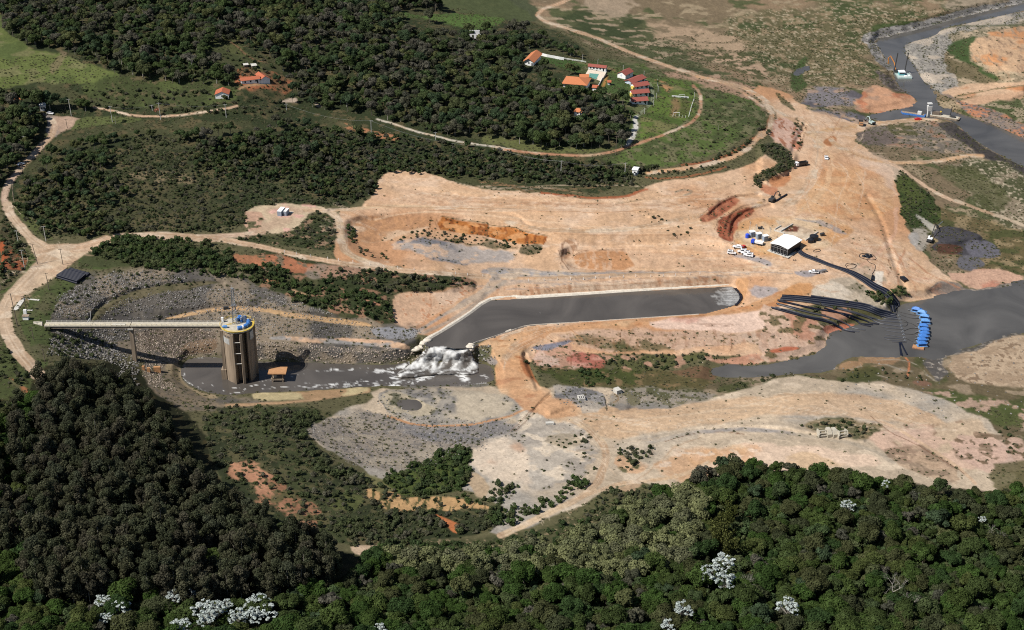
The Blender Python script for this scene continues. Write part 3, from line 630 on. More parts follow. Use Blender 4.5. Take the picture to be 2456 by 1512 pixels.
fill(T('B0', [(640,840),(700,740),(850,660),(1050,600),(1300,560),(1500,550),(1600,560),(1400,600),(1150,640),(950,690),(800,760),(700,820),(660,850)]), (112,104,80), 3, 4, 1, [((92,90,64),'mid',.5,.7)])
fill(T('B0', [(1150,830),(1350,770),(1600,730),(1720,725),(1890,735)]) + T('B1', [(200,765),(500,800),(700,820),(860,860),(850,880),(600,850),(200,800)]) + T('B0', [(1890,765),(1720,755),(1500,770),(1300,810)]), (204,168,126), 2, 2, 1, cls=1)
fill(T('B1', [(150,940),(500,955),(900,970),(1090,985),(1160,1040),(1050,1040),(700,1000),(300,985),(120,960)]), (158,154,150), 3, 4, .95, [((214,178,146),'str',.55,.8)])
fill(T('B1', [(580,955),(1000,975),(1040,990),(800,995),(600,970)]), (220,180,146), 2, 3, .9)
fill(T('B1', [(850,880),(1050,880),(1220,900),(1180,960),(1060,970),(900,950)]), (150,150,154), 3, 5, .9)
fill(T('B0', [(960,900),(1560,880),(1560,1060),(1400,1080),(1200,1090),(1010,1010)]), (120,106,92), 4, 4, .9, [((98,88,78),'sml',.4,.7)])
fill(T('B0', [(1170,1140),(1290,1140),(1300,1200),(1310,1280),(1430,1340),(1600,1380),(1500,1400),(1280,1370),(1180,1280)]), (166,148,118), 3, 4, 1)
fill(T('B0', [(1380,980),(1560,950),(1560,1060),(1350,1080),(1300,1030)]), (150,124,98), 5, 6, .6)
stroke(T('B0', [(1060,1330),(1300,1400),(1500,1440),(1750,1440),(1890,1425)]) + T('B1', [(300,1420),(600,1380),(830,1340)]), 10, (196,160,124), .9, 4, 2)
stroke(T('B0', [(1100,1370),(1300,1430),(1600,1460)]), 8, (150,142,128), .7, 4, 3)
fill(T('B1', [(0,1345),(300,1345),(600,1320),(830,1310),(850,1340),(600,1390),(300,1400),(0,1400)]), (186,152,116), 3, 4, .9, [((212,194,150),'mid',.55,.7)])
fill(T('B1', [(1570,1040),(1720,1010),(1740,1060),(1700,1100),(1620,1110),(1590,1090)]), (104,106,80), 3, 5, .9)
fill(T('B1', [(1320,1260),(1440,1255),(1460,1280),(1330,1285)]), (84,94,50), 2, 4, .9)
fill(T('B1', [(1000,1290),(1450,1280),(1720,1290),(1700,1310),(1200,1320)]), (128,124,118), 3, 5, .8)
fill(T('B2', [(350,1290),(560,1305),(700,1340),(745,1480),(560,1495),(420,1430),(360,1350)]), (152,150,150), 4, 8, .9, [((108,110,114),'sml',.5,.7), ((186,176,162),'mid',.6,.8)])
fill(T('B2', [(740,1345),(900,1320),(1200,1320),(1500,1350),(1560,1390),(1300,1440),(1000,1470),(760,1490)]), (160,150,136), 4, 8, .85, [((98,98,70),'sml',.5,.65), ((132,130,126),'mid',.5,.7)])
stroke(T('B2', [(722,1380),(735,1420),(745,1480)]), 3, (30,28,30), .9, 1.2, 1)
stroke(T('B2', [(800,1350),(830,1400),(790,1420)]), 4, (150,116,70), .8, 2, 2)
stroke([(1300,464),(1420,474),(1500,473),(1548,456)], 7, (184,104,70), .8, 3, 5)
stroke([(1548,425),(1600,432),(1680,420),(1742,402)], 6, (180,106,72), .7, 3, 5)
stroke([(1640,398),(1700,388),(1760,366),(1815,330),(1846,300),(1850,275)], 6, (172,98,68), .8, 3, 4)
stroke([(1160,652),(1250,654),(1400,661),(1490,658)], 15, (160,158,160), .8, 4, 3, mot=[((192,172,150),'sml',.6,.8)])
stroke([(1210,676),(1150,722),(1080,772),(1015,800)], 11, (178,166,152), .7, 4, 2)
fill(T('B0', [(150,180),(300,290),(420,290),(600,285),(760,245),(745,300),(600,360),(490,450),(390,520),(280,590),(140,690),(60,780),(0,880),(0,660),(100,600),(200,520),(270,420),(240,330)]), (214,188,158), 3, 4, 1, [((204,172,142),'mid',.5,.8), ((226,204,176),'str',.6,.85)], cls=1)
fill(T('EX', [(600,110),(900,50),(1100,190),(1270,300),(1340,450),(1280,570),(1130,640),(900,760),(800,860),(640,900),(500,860),(480,740),(660,660),(860,560),(960,460),(820,380),(640,260)]), (76,80,56), 3, 6, .9, [((56,62,42),'sml',.4,.6)])
# greens between road and dam
fill(T('B1', [(0,310),(200,340),(420,390),(560,430),(760,440),(860,420),(1100,450),(1300,500),(1560,530),(1610,560),(1600,600),(1400,600),(1300,640),(950,640),(1010,720),(990,790),(1030,850),(980,860),(700,800),(500,760),(200,640),(0,560)]), (84,84,58), 4, 8, 1, [((60,68,42),'mid',.4,.6), ((150,116,92),'sml',.68,.8)])
fill(T('B1', [(0,380),(200,370),(450,430),(460,480),(250,500),(0,440)]), (188,124,92), 5, 9, .9, [((120,110,90),'sml',.6,.8)])
fill(T('B1', [(360,470),(480,420),(820,450),(830,490),(600,520),(420,540)]), (148,134,120), 5, 8, .85, [((176,140,118),'mid',.5,.7)])
fill(T('B1', [(740,680),(920,710),(960,730),(780,710)]), (206,150,120), 3, 5, .9)
fill(T('B1', [(40,515),(200,555),(190,565),(60,545)]), (206,150,112), 3, 4, .9)
fill(T('B1', [(250,590),(410,650),(400,665),(280,640)]), (196,160,124), 3, 5, .8)
fill(T('B0', [(1650,340),(1890,360),(1890,440),(1720,420)]), (190,130,96), 5, 9, .85, [(OLV,'sml',.55,.7)])
fill(T('B0', [(0,80),(30,90),(150,260),(190,330),(180,470),(100,560),(0,600)]), (84,78,56), 4, 6, 1, [((150,90,62),'mid',.5,.65)])
fill(T('B0', [(0,260),(40,280),(20,420),(0,440)]), (186,100,62), 4, 5, .9)
fill(T('B0', [(180,320),(230,340),(270,420),(240,500),(100,600),(0,640),(0,620),(150,540),(200,450)]), (84,96,54), 3, 4, 1)
fill(T('B0', [(90,20),(130,0),(330,200),(400,260),(330,250),(180,150)]), (92,100,58), 3, 4, .8)
fill(T('B0', [(0,980),(60,1040),(200,1200),(230,1270),(100,1300),(0,1200)]), (78,88,50), 4, 5, 1)
fill(T('B0', [(40,1250),(90,1240),(230,1330),(200,1350),(80,1300)]), (192,116,72), 4, 6, .95)
fill(T('B0', [(0,1340),(200,1370),(150,1440),(0,1430)]), (130,90,66), 5, 6, .8)
fill([(340,895),(360,880),(400,885),(425,915),(480,950),(560,975),(480,990),(380,975),(345,930)], (140,126,106), 4, 5, .9, [((112,104,92),'fin',.5,.8)])
# scrub slope, lower left of rubble field
SCR2 = [(480,980),(640,975),(790,985),(800,1000),(735,1025),(745,1060),(790,1100),(850,1135),(880,1150),(930,1180),(1100,1200),(1170,1230),(1200,1270),(1100,1290),(920,1310),(850,1310),(700,1280),(560,1200),(500,1080)]
fill(SCR2, (72,78,50), 4, 6, 1, [((58,64,42),'mid',.4,.6), ((96,92,64),'sml',.66,.8)])
fill(T('C1', [(-100,320),(60,350),(180,460),(280,560),(440,640),(520,720),(480,820),(330,800),(140,690),(0,600),(-120,450)]), (172,124,96), 8, 18, .9, [((104,98,66),'sml',.5,.62), ((206,152,120),'mid',.5,.8), ((110,98,70),'fin',.7,.85)])
fill(T('C1', [(750,550),(830,540),(950,560),(1100,600),(1300,600),(1560,650),(1700,690),(1400,690),(1200,680),(1080,710),(960,700),(860,650)]), (206,166,118), 3, 7, .95, [((96,92,58),'vst',.62,.75)])
fill(T('C1', [(780,440),(880,450),(1000,560),(860,560),(760,530)]), (130,126,84), 4, 8, .8)
fill(T('C1', [(520,600),(740,560),(780,640),(700,700),(540,680)]), (100,106,62), 5, 8, .7)
fill(T('C1', [(1225,700),(1330,740),(1440,800),(1410,850),(1370,830),(1300,760)]), (196,122,78), 3, 4, 1)
fill(T('C1', [(1440,440),(1560,430),(1640,560),(1560,620),(1480,540)]), (186,162,132), 5, 6, .9)
fill(T('C1', [(880,470),(1180,360),(1330,270),(1520,260),(1500,350),(1480,460),(1460,540),(1300,590),(1060,590),(950,540)]), (66,80,42), 3, 6, 1, [((84,96,50),'mid',.5,.7)])
fill(T('C1', [(670,930),(900,930),(900,1000),(780,1010),(680,980)]), ROADC, 3, 2, 1, cls=1)
fill(T('C1', [(660,880),(820,880),(930,930),(680,930)]), (110,100,72), 5, 6, .9)
fill(T('C2', [(650,560),(750,530),(1050,510),(1060,560),(900,640),(600,780),(380,760),(560,640)]), (100,98,68), 4, 8, 1, [((186,158,128),'sml',.62,.76)])
# near woods floor
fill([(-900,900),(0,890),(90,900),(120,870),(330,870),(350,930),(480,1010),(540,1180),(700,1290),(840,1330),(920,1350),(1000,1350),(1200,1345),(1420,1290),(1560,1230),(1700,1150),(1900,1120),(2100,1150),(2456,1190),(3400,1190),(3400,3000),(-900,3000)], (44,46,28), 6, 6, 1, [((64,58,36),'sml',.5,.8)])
fill([(90,890),(60,850),(0,830),(-100,850),(-100,930),(0,960),(60,960)], (80,88,52), 4, 5, .9)
fill(T('B0', [(40,1250),(90,1240),(230,1330),(200,1350),(80,1300)]), (176,116,82), 5, 10, .8, [(OLV,'sml',.55,.7)])
fill([(900,1300),(1200,1290),(1420,1235),(1560,1180),(1600,1190),(1560,1240),(1420,1300),(1200,1352),(1000,1356),(900,1345)], (88,88,60), 5, 8, 1, [((66,72,46),'sml',.45,.65), ((150,132,104),'fin',.8,.95)])

# ---------------------------------------------------------------- roads
def road(pts, w, col=ROADC, ruts=True, **k):
    stroke(pts, w, col, 1, 3, 2.2, mot=[((190,160,130),'mid',.5,.85), ((222,200,174),'str',.6,.85)], cls=1, **k)
    if ruts:
        p = np.array(chaikin(pts, False, 2))
        for o in (-.2, .2):
            stroke([tuple(a) for a in p + [0, o * w]], max(1.2, w * .1), (228,206,180), .5, 1.5, 1, sm=0)
        stroke([tuple(a) for a in p], max(1.2, w * .1), (176,146,116), .35, 1.5, 1, sm=0)
road(T('A0', [(370,860),(400,950),(300,1050),(200,1150),(95,1270),(35,1360),(35,1500)]), 16, (200,172,150))
road(T('B0', [(50,0),(75,80),(160,180),(270,280),(380,330)]), 24)
road(T('B0', [(380,330),(310,420),(220,520),(60,680),(20,800),(60,950),(150,1080),(270,1220)]), 36)
road(T('B0', [(300,340),(450,310),(600,310),(700,275),(770,250)]), 30, (210,178,148))
road(T('B0', [(840,225),(1100,210),(1300,220),(1500,230),(1700,220),(1890,200)]), 16, (212,182,156))
road(T('B0', [(1350,225),(1600,255),(1890,300)]) + T('B1', [(200,340),(500,395),(700,430),(1000,465),(1300,490),(1700,520)]), 17, (212,178,146))
road(T('B1', [(560,50),(640,120),(645,280),(700,360),(860,430),(1000,460)]), 20, (212,186,152))
road(T('B1', [(380,40),(560,45),(740,30),(900,10),(1300,20),(1890,40)]), 11, (220,188,152))
road(T('B2', [(0,120),(200,170),(560,190),(900,180),(1150,130),(1420,80),(1600,0)]), 13, (222,178,136))
road(T('A0', [(670,770),(900,820),(1060,840),(1300,832),(1500,800),(1700,765)]), 7, (206,172,142), ruts=False)
road(T('A1', [(900,855),(1100,920),(1300,975),(1500,1020),(1890,1080)]), 6, (214,204,186), ruts=False)
road(T('A2', [(0,1077),(300,1108),(550,1122),(750,1105),(900,1055),(1100,990),(1300,910),(1385,860),(1415,780),(1425,700),(1400,650),(1360,615)]), 8.5, (186,138,108), ruts=False)
road(T('A2', [(500,-10),(300,60),(235,105),(280,150),(500,215),(700,285),(950,395),(1100,450),(1400,550),(1620,600)]), 10, (206,168,134))
road(T('A2', [(1400,555),(1600,590),(1800,660),(1890,740)]) + T('A3', [(50,770),(95,830),(60,930),(0,1000)]) + T('A2', [(1870,930),(1780,1060),(1600,1150),(1300,1215),(1040,1242)]), 13, (216,172,132))
road(T('A2', [(1600,600),(1760,690),(1860,760)]), 6, (212,170,136), ruts=False)
road(T('A3', [(0,690),(60,740),(150,820),(300,900),(400,920)]), 8, (218,180,144), ruts=False)
road(T('A3', [(350,960),(480,930),(700,905),(900,880),(1100,860),(1260,855)]), 15, (216,174,130))
road(T('A3', [(500,1000),(560,1060),(750,1140),(950,1175),(1200,1165),(1400,1140),(1500,1115),(1590,1120)]), 12, (216,176,136))
road(T('A3', [(700,1080),(950,1180),(1100,1280),(1250,1390),(1400,1450),(1560,1500)]), 9, (220,186,156))
road(T('B3', [(1400,-30),(1560,30),(1700,80),(1890,150)]), 9, (206,186,160), ruts=False)
road(T('A3', [(300,860),(400,940),(420,1060),(380,1250),(300,1400),(150,1500)]), 24, (226,190,156))
road(T('B2', [(1850,-10),(1700,90),(1660,170),(1690,250),(1800,310),(1890,340)]), 12, (226,182,130))
road(T('B2', [(0,530),(500,520),(900,500),(1300,480),(1600,460),(1890,450)]), 10, (214,178,144), ruts=False)
road(T('B2', [(-10,960),(120,900),(300,860)]) + T('B2', [(20,1100),(60,1000),(200,930),(400,880)]), 10, (212,164,122))
road([(1215,935),(1205,880),(1225,840),(1300,805)], 24, (210,162,122))
road([(1200,1285),(1300,1240),(1400,1190),(1440,1150),(1460,1090),(1430,1040),(1340,980),(1290,950)], 20, (218,192,158))
road([(1400,1190),(1480,1160),(1560,1155),(1640,1140),(1700,1110)], 12, (218,186,150))
for pts, w_, c_, a_ in (
 ([(880,492),(950,499),(1100,500),(1300,507),(1500,512),(1600,497),(1690,472)], 3, (190,146,110), .7),
 ([(900,528),(960,512),(1050,508),(1200,520),(1380,540),(1520,552),(1640,542),(1720,520)], 5, (234,202,168), .7),
 ([(1330,560),(1500,566),(1640,560),(1720,570),(1800,610)], 3, (184,138,102), .6),
 ([(930,440),(1100,460),(1300,478),(1500,486),(1640,470),(1760,440),(1840,400)], 8, (226,190,154), .6),
 ([(1345,600),(1360,640),(1420,652),(1700,651),(1850,650)], 3, (188,144,110), .6),
 ([(1180,652),(1400,657),(1700,652),(1900,656)], 4, (176,168,160), .6),
 ([(2060,640),(2120,600),(2150,560),(2150,500)], 10, (228,184,156), .6),
 ([(1950,320),(2000,380),(1980,460),(1900,520),(1860,560)], 14, (232,196,156), .5),
 ([(2170,600),(2150,650),(2160,700)], 4, (196,140,106), .7), ([(2180,620),(2230,660),(2300,690)], 4, (190,136,104), .7), ([(2100,560),(2150,600),(2200,700)], 3, (200,148,112), .6),
 ([(1480,490),(1520,482),(1545,476)], 4, (150,128,100), .8), ([(1620,462),(1640,455),(1665,462),(1640,470)], 6, (150,140,120), .8),
 ([(1200,700),(1400,688),(1740,672)], 2, (190,146,112), .6), ([(1255,870),(1245,920),(1262,960)], 2, (170,112,74), .7),
 ([(1290,985),(1262,1010),(1235,1035)], 2.5, (120,86,62), .8), ([(1320,1000),(1500,1010),(1700,990),(1900,950)], 6, (228,204,174), .5), ([(1360,1080),(1440,1100),(1480,1140)], 5, (226,200,170), .5)):
    stroke(pts, w_, c_, a_, 2, 3)
for i in range(16):      # bulldozer tracks on the plateau
    y = random.uniform(430, 640); x = random.uniform(920, 1700)
    L = random.uniform(150, 500)
    pts = [(x + L * t, y + 12 * math.sin(t * 3 + i) + random.uniform(-3, 3)) for t in (0, .25, .5, .75, 1)]
    if pts[-1][0] < 2100 and not (540 < y < 640 and x < 1500):
        stroke(pts, 2.2, random.choice([(234,208,180),(200,156,120),(188,146,112)]), .5, 2, 2)
def tracks(poly, n, ang, spread, L0, L1, cols, w=1.7, a=.6, seed=1):
    q = random.Random(seed); P = np.array(poly); lo, hi = P.min(0), P.max(0); k = 0
    while k < n:
        x, y = q.uniform(lo[0], hi[0]), q.uniform(lo[1], hi[1])
        if not inside(np.array([x]), np.array([y]), poly)[0]: continue
        k += 1; t = math.radians(ang + q.gauss(0, spread)); L = q.uniform(L0, L1); cv_ = q.uniform(-.25, .25) * L
        dx, dy = math.cos(t), math.sin(t) * .5; pts = [(x - dx * L / 2, y - dy * L / 2), (x + cv_ * -dy * .5, y + cv_ * dx * .4), (x + dx * L / 2, y + dy * L / 2)]
        c_ = q.choice(cols)
        for o in (0, 3.4): stroke([(p[0] + o * -math.sin(t), p[1] + o * .8) for p in pts], w, c_, a * q.uniform(.5, 1), 1.4, 1.2)
LT, DK = (238,212,184), (184,138,104)
tracks([(940,430),(1540,480),(1750,440),(1850,400),(1700,500),(1000,500)], 34, 4, 10, 60, 240, [LT, DK], seed=2)
tracks([(1960,400),(2090,410),(2150,520),(2140,640),(1960,560),(1900,500)], 34, 70, 30, 40, 140, [LT, DK, (206,152,110)], seed=3)
tracks([(1780,545),(2060,530),(2150,640),(2000,700),(1750,650)], 30, 10, 35, 40, 130, [LT, DK], seed=4)
tracks([(1150,655),(1850,645),(1850,665),(1200,680)], 20, -2, 3, 100, 320, [LT, (190,150,118), (150,146,144)], seed=5)
tracks([(1340,580),(1760,560),(1780,640),(1400,640)], 18, 2, 6, 60, 200, [LT, DK], a=.45, seed=6)
tracks([(2080,560),(2200,640),(2330,700),(2200,720),(2100,690)], 26, 55, 30, 30, 110, [LT, (196,140,106)], seed=7)
tracks([(1930,270),(2040,300),(2100,380),(1960,400)], 22, 75, 25, 40, 120, [LT, DK], seed=8)
tracks([(800,515),(850,500),(860,610),(1150,660),(900,640),(820,600)], 16, 30, 30, 30, 120, [LT, DK], seed=9)
tracks([(0,600),(230,590),(100,680),(20,780)], 24, -40, 25, 40, 140, [(232,212,184),(188,160,132)], seed=10)
tracks([(1195,830),(1240,800),(1500,790),(1235,860),(1290,940),(1210,940)], 16, -40, 40, 30, 90, [(228,180,134),(176,124,82)], seed=11)
for i in range(12):
    x = random.uniform(1900, 2060); y = random.uniform(330, 560)
    stroke([(x, y), (x + random.uniform(10, 60), y + 30), (x + random.uniform(-20, 90), y + 90)], 2.2, random.choice([(236,210,182),(204,162,126)]), .5, 2, 2)
for i in range(10):
    t = i / 10
    stroke([(2010 + 30 * t, 560 + 70 * t), (2080 + 20 * t, 600 + 50 * t), (2190 + 10 * i, 640 + 8 * i)], 2.0, random.choice([(232,200,170),(190,140,110)]), .45, 2, 2)
for i in range(14):
    x = random.uniform(1300, 2200); y = random.uniform(965, 1060)
    stroke([(x, y), (x + 90, y + random.uniform(-14, 14)), (x + 200, y + random.uniform(-20, 24))], 2.5, random.choice([(232,208,180),(186,164,140)]), .45, 2, 2)
# gullies in the slopes, their shade painted as dark lines
for (u, v) in [T('B1', p) for p in ((1285,90),(1330,100),(1700,150),(1770,180))] + [T('B2', p) for p in ((440,270),(430,330),(540,280),(1640,960),(850,900))]:
    stroke([(u, v), (u - 3, v + 10), (u - 1, v + 22), (u - 6, v + 32)], 2, (120,80,52), .7, 1.5, 2)

tracks([(1300,960),(1500,990),(1900,940),(2200,970),(2340,1100),(2000,1000),(1500,1060),(1440,1180),(1300,1240),(1400,1100)], 50, 8, 16, 60, 220, [(232,212,186),(180,160,136)], seed=12)
tracks([(1420,1030),(1500,1040),(1480,1160),(1250,1280),(1400,1150)], 20, -60, 20, 40, 120, [(230,208,180),(176,156,130)], seed=13)
tracks([(740,1040),(900,1000),(1200,1040),(1250,1080),(1000,1120),(850,1110)], 26, 25, 30, 40, 140, [(186,174,156),(118,110,102)], seed=14, a=.5)
for pts in (T('B1', [(1700,140),(1705,160),(1690,200),(1700,235)]), T('B1', [(1285,85),(1280,130),(1270,180)]), T('B2', [(440,255),(425,300),(440,340),(420,390)]), T('B2', [(500,380),(540,345),(600,330),(880,322)]), T('B2', [(1350,850),(1500,858),(1680,855),(1560,875),(1440,868)]), [(1340,600),(1352,632),(1365,648)], T('B2', [(480,1060),(500,1110),(490,1160)]),
    [(1770,470),(1740,490),(1715,520)], [(1795,500),(1765,520),(1745,555)], T('A3', [(300,900),(290,1000),(265,1090)]), T('A3', [(330,900),(310,1000),(275,1090)]), T('C2', [(1550,150),(1700,180),(1400,140),(1100,220)]), T('C3', [(750,40),(860,150),(1000,200),(1200,320),(1400,440)]), T('MU', [(1240,780),(1150,800),(1000,790)]), T('B3', [(920,390),(940,450),(910,520)])):
    stroke(pts, 2.0, (124,84,58), .75, 1.4, 3)  # shadowed gullies put into the ground colour as dark strokes
for pp, al in (([(1190,686),(1400,678),(1760,664),(1760,686),(1400,702),(1190,720)], .45), ([(1320,800),(1500,788),(1980,795),(1980,835),(1700,830),(1400,850)], .5), (T('B1', [(740,100),(1280,85),(1200,190),(760,290)]), .4),
               (T('B2', [(420,250),(1000,300),(1600,320),(1700,450),(480,470)]), .3), ([(2350,90),(2500,70),(2500,200),(2380,190)], .5), ([(1870,270),(1920,290),(1900,350),(1860,350)], .6)):
    spots(pp, (160,116,88), 'vst', .55, .85, al * .6)
fill([(1188,895),(1215,880),(1262,900),(1300,930),(1335,955),(1420,985),(1330,1005),(1262,985),(1225,955),(1192,935)], (212,166,126), 6, 8, .95, [((222,184,146),'mid',.45,.7), ((190,140,104),'str',.6,.85)])
stroke([(1318,948),(1270,990),(1225,1035)], 2.4, (128,90,64), .8, 1.4, 3)
fill(T('B2', [(1400,105),(1435,60),(1520,0),(1600,-45),(1690,-55),(1650,5),(1570,70),(1500,125),(1440,130)]), (178,110,82), 4, 5, .92, [((198,134,100),'mid',.5,.8), ((150,88,64),'vst',.5,.75)])
fill(T('B2', [(1512,185),(1560,110),(1640,60),(1740,28),(1810,35),(1750,90),(1690,150),(1655,215),(1655,280),(1575,255)]), (166,96,70), 4, 5, .95, [((188,122,92),'mid',.5,.8), ((142,80,58),'vst',.5,.75)])
stroke(T('B2', [(1400,100),(1440,52),(1520,-8),(1600,-52),(1690,-62)]), 2, (112,70,52), .7, 1.4, 2)
stroke(T('B2', [(1508,180),(1556,104),(1640,52),(1740,20)]), 2, (106,64,48), .7, 1.4, 2)
# fine speckle: stones, clods and tufts
rnd = rng.random(U.shape)
sp = (0.93 + 0.14 * rnd) * (0.90 + 0.20 * N_FIN) * (0.95 + 0.10 * N_SML)
C *= sp[..., None]
C = np.clip(C, 0.004, 0.9)

# ---------------------------------------------------------------- ground meshes
def grid_mesh(name, X, Y, Z, mask_faces, cols, extra=None):
    """mesh out of the survey grid, only the faces in mask"""
    nv, nu = X.shape
    j, i = np.nonzero(mask_faces)
    a = j * nu + i; quads = np.stack([a, a + nu, a + nu + 1, a + 1], 1)   # winding: up
    used = np.unique(quads)
    remap = np.full(nv * nu, -1, np.int64); remap[used] = np.arange(len(used))
    quads = remap[quads]
    co = np.stack([X.ravel()[used], Y.ravel()[used], Z.ravel()[used]], 1).astype(np.float32)
    me = bpy.data.meshes.new(name)
    me.vertices.add(len(used)); me.vertices.foreach_set('co', co.ravel())
    me.loops.add(len(quads) * 4); me.loops.foreach_set('vertex_index', quads.astype(np.int32).ravel())
    me.polygons.add(len(quads)); me.polygons.foreach_set('loop_start', np.arange(0, len(quads) * 4, 4, dtype=np.int32))
    me.polygons.foreach_set('loop_total', np.full(len(quads), 4, np.int32))
    me.polygons.foreach_set('use_smooth', np.ones(len(quads), bool))
    if cols is not None:
        at = me.attributes.new('alb', 'FLOAT_COLOR', 'POINT')
        cc = np.concatenate([cols.reshape(-1, 3)[used], np.ones((len(used), 1))], 1).astype(np.float32)
        at.data.foreach_set('color', cc.ravel())
    for k, arr in (extra or {}).items():
        at = me.attributes.new(k, 'FLOAT', 'POINT'); at.data.foreach_set('value', arr.ravel()[used].astype(np.float32))
    me.update(calc_edges=True)
    o = bpy.data.objects.new(name, me); COL.objects.link(o)
    return o

# ---------------------------------------------------------------- materials
class NT:
    def __init__(s, name):
        s.m = bpy.data.materials.new(name); s.m.use_nodes = True
        s.t = s.m.node_tree
        for n in list(s.t.nodes): s.t.nodes.remove(n)
        s.out = s.t.nodes.new("ShaderNodeOutputMaterial")
    def n(s, typ, **k):
        x = s.t.nodes.new(typ)
        for a, b in k.items(): setattr(x, a, b)
        return x
    def l(s, a, b): s.t.links.new(a, b)

def mat_ground():
    t = NT("soil and vegetation cover")
    at = t.n("ShaderNodeAttribute", attribute_name='alb')
    geo = t.n("ShaderNodeNewGeometry")
    nz = t.n("ShaderNodeTexNoise"); nz.inputs['Scale'].default_value = 0.9; nz.inputs['Detail'].default_value = 5
    nz.inputs['Roughness'].default_value = .65
    t.l(geo.outputs['Position'], nz.inputs['Vector'])
    mr = t.n("ShaderNodeMapRange"); mr.inputs[1].default_value = .3; mr.inputs[2].default_value = .7
    mr.inputs[3].default_value = .82; mr.inputs[4].default_value = 1.16
    t.l(nz.outputs[0], mr.inputs[0])
    mx = t.n("ShaderNodeVectorMath", operation='SCALE')
    t.l(at.outputs['Color'], mx.inputs[0]); t.l(mr.outputs[0], mx.inputs['Scale'])
    bs = t.n("ShaderNodeBsdfPrincipled"); bs.inputs['Roughness'].default_value = .95
    bs.inputs['Specular IOR Level'].default_value = .12
    t.l(mx.outputs[0], bs.inputs['Base Color'])
    bp = t.n("ShaderNodeBump"); bp.inputs['Strength'].default_value = .6; bp.inputs['Distance'].default_value = .25
    t.l(nz.outputs[0], bp.inputs['Height']); t.l(bp.outputs[0], bs.inputs['Normal'])
    t.l(bs.outputs[0], t.out.inputs[0])
    return t.m
M_GROUND = mat_ground()

def pmat(name, col, rough=.7, metal=0., noise=0., nscale=1.5, spec=.4, streak=None):
    t = NT(name)
    bs = t.n("ShaderNodeBsdfPrincipled"); bs.inputs['Roughness'].default_value = rough
    bs.inputs['Metallic'].default_value = metal; bs.inputs['Specular IOR Level'].default_value = spec
    if noise:
        tc = t.n("ShaderNodeTexCoord")
        nz = t.n("ShaderNodeTexNoise"); nz.inputs['Scale'].default_value = nscale; nz.inputs['Detail'].default_value = 5
        if streak:
            mp = t.n("ShaderNodeMapping"); mp.inputs['Scale'].default_value = streak
            t.l(tc.outputs['Object'], mp.inputs['Vector']); t.l(mp.outputs[0], nz.inputs['Vector'])
        else:
            t.l(tc.outputs['Object'], nz.inputs['Vector'])
        cr = t.n("ShaderNodeMapRange"); cr.inputs[1].default_value = .3; cr.inputs[2].default_value = .7
        cr.inputs[3].default_value = 1 - noise; cr.inputs[4].default_value = 1 + noise * .6
        t.l(nz.outputs[0], cr.inputs[0])
        vm = t.n("ShaderNodeVectorMath", operation='SCALE'); vm.inputs[0].default_value = col[:3]
        t.l(cr.outputs[0], vm.inputs['Scale']); t.l(vm.outputs[0], bs.inputs['Base Color'])
    else:
        bs.inputs['Base Color'].default_value = (*col[:3], 1)
    t.l(bs.outputs[0], t.out.inputs[0])
    return t.m

def mat_water(name, deep=(.080, .071, .062), scale=.5, bump=.25):
    t = NT(name)
    at = t.n("ShaderNodeAttribute", attribute_name='foam')
    geo = t.n("ShaderNodeNewGeometry")
    nz = t.n("ShaderNodeTexNoise"); nz.inputs['Scale'].default_value = scale; nz.inputs['Detail'].default_value = 5
    t.l(geo.outputs['Position'], nz.inputs['Vector'])
    nb = t.n("ShaderNodeTexNoise"); nb.inputs['Scale'].default_value = .03; nb.inputs['Detail'].default_value = 6; nb.inputs['Distortion'].default_value = 1.2
    t.l(geo.outputs['Position'], nb.inputs['Vector'])
    mr = t.n("ShaderNodeMapRange"); mr.inputs[1].default_value = .3; mr.inputs[2].default_value = .7
    mr.inputs[3].default_value = .72; mr.inputs[4].default_value = 1.3
    t.l(nb.outputs[0], mr.inputs[0])
    vm = t.n("ShaderNodeVectorMath", operation='SCALE'); vm.inputs[0].default_value = deep
    t.l(mr.outputs[0], vm.inputs['Scale'])
    mix = t.n("ShaderNodeMix", data_type='RGBA'); mix.inputs[7].default_value = (.62, .62, .60, 1)
    t.l(at.outputs['Fac'], mix.inputs[0]); t.l(vm.outputs[0], mix.inputs[6])
    bs = t.n("ShaderNodeBsdfPrincipled"); bs.inputs['IOR'].default_value = 1.33
    rr = t.n("ShaderNodeMapRange"); rr.inputs[3].default_value = .12; rr.inputs[4].default_value = .8
    t.l(at.outputs['Fac'], rr.inputs[0]); t.l(rr.outputs[0], bs.inputs['Roughness'])
    t.l(mix.outputs[2], bs.inputs['Base Color'])
    bp = t.n("ShaderNodeBump"); bp.inputs['Strength'].default_value = bump; bp.inputs['Distance'].default_value = .25
    t.l(nz.outputs[0], bp.inputs['Height']); t.l(bp.outputs[0], bs.inputs['Normal'])
    t.l(bs.outputs[0], t.out.inputs[0])
    return t.m
M_WATER = mat_water("muddy water")
M_RIVER = mat_water("reservoir water", (.082, .078, .072), .3, .2)

# ---------------------------------------------------------------- ground objects
fc = CLS[:-1, :-1]
def finish(o, m, kind=None, label=None, cat=None, group=None):
    o.data.materials.append(m)
    if kind: o['kind'] = kind
    if label: o['label'] = label
    if cat: o['category'] = cat
    if group: o['group'] = group
    return o
CC = C.astype(np.float32)
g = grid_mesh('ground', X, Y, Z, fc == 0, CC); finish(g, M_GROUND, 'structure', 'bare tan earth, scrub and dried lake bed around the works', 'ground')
g = grid_mesh('dirt_road', X, Y, Z, fc == 1, CC); finish(g, M_GROUND, 'structure', 'pale sandy dirt roads winding round the works and the estate', 'road')
g = grid_mesh('path', X, Y, Z, fc == 5, CC); finish(g, M_GROUND, 'structure', 'rough white stone drive climbing to the estate cabins', 'path')

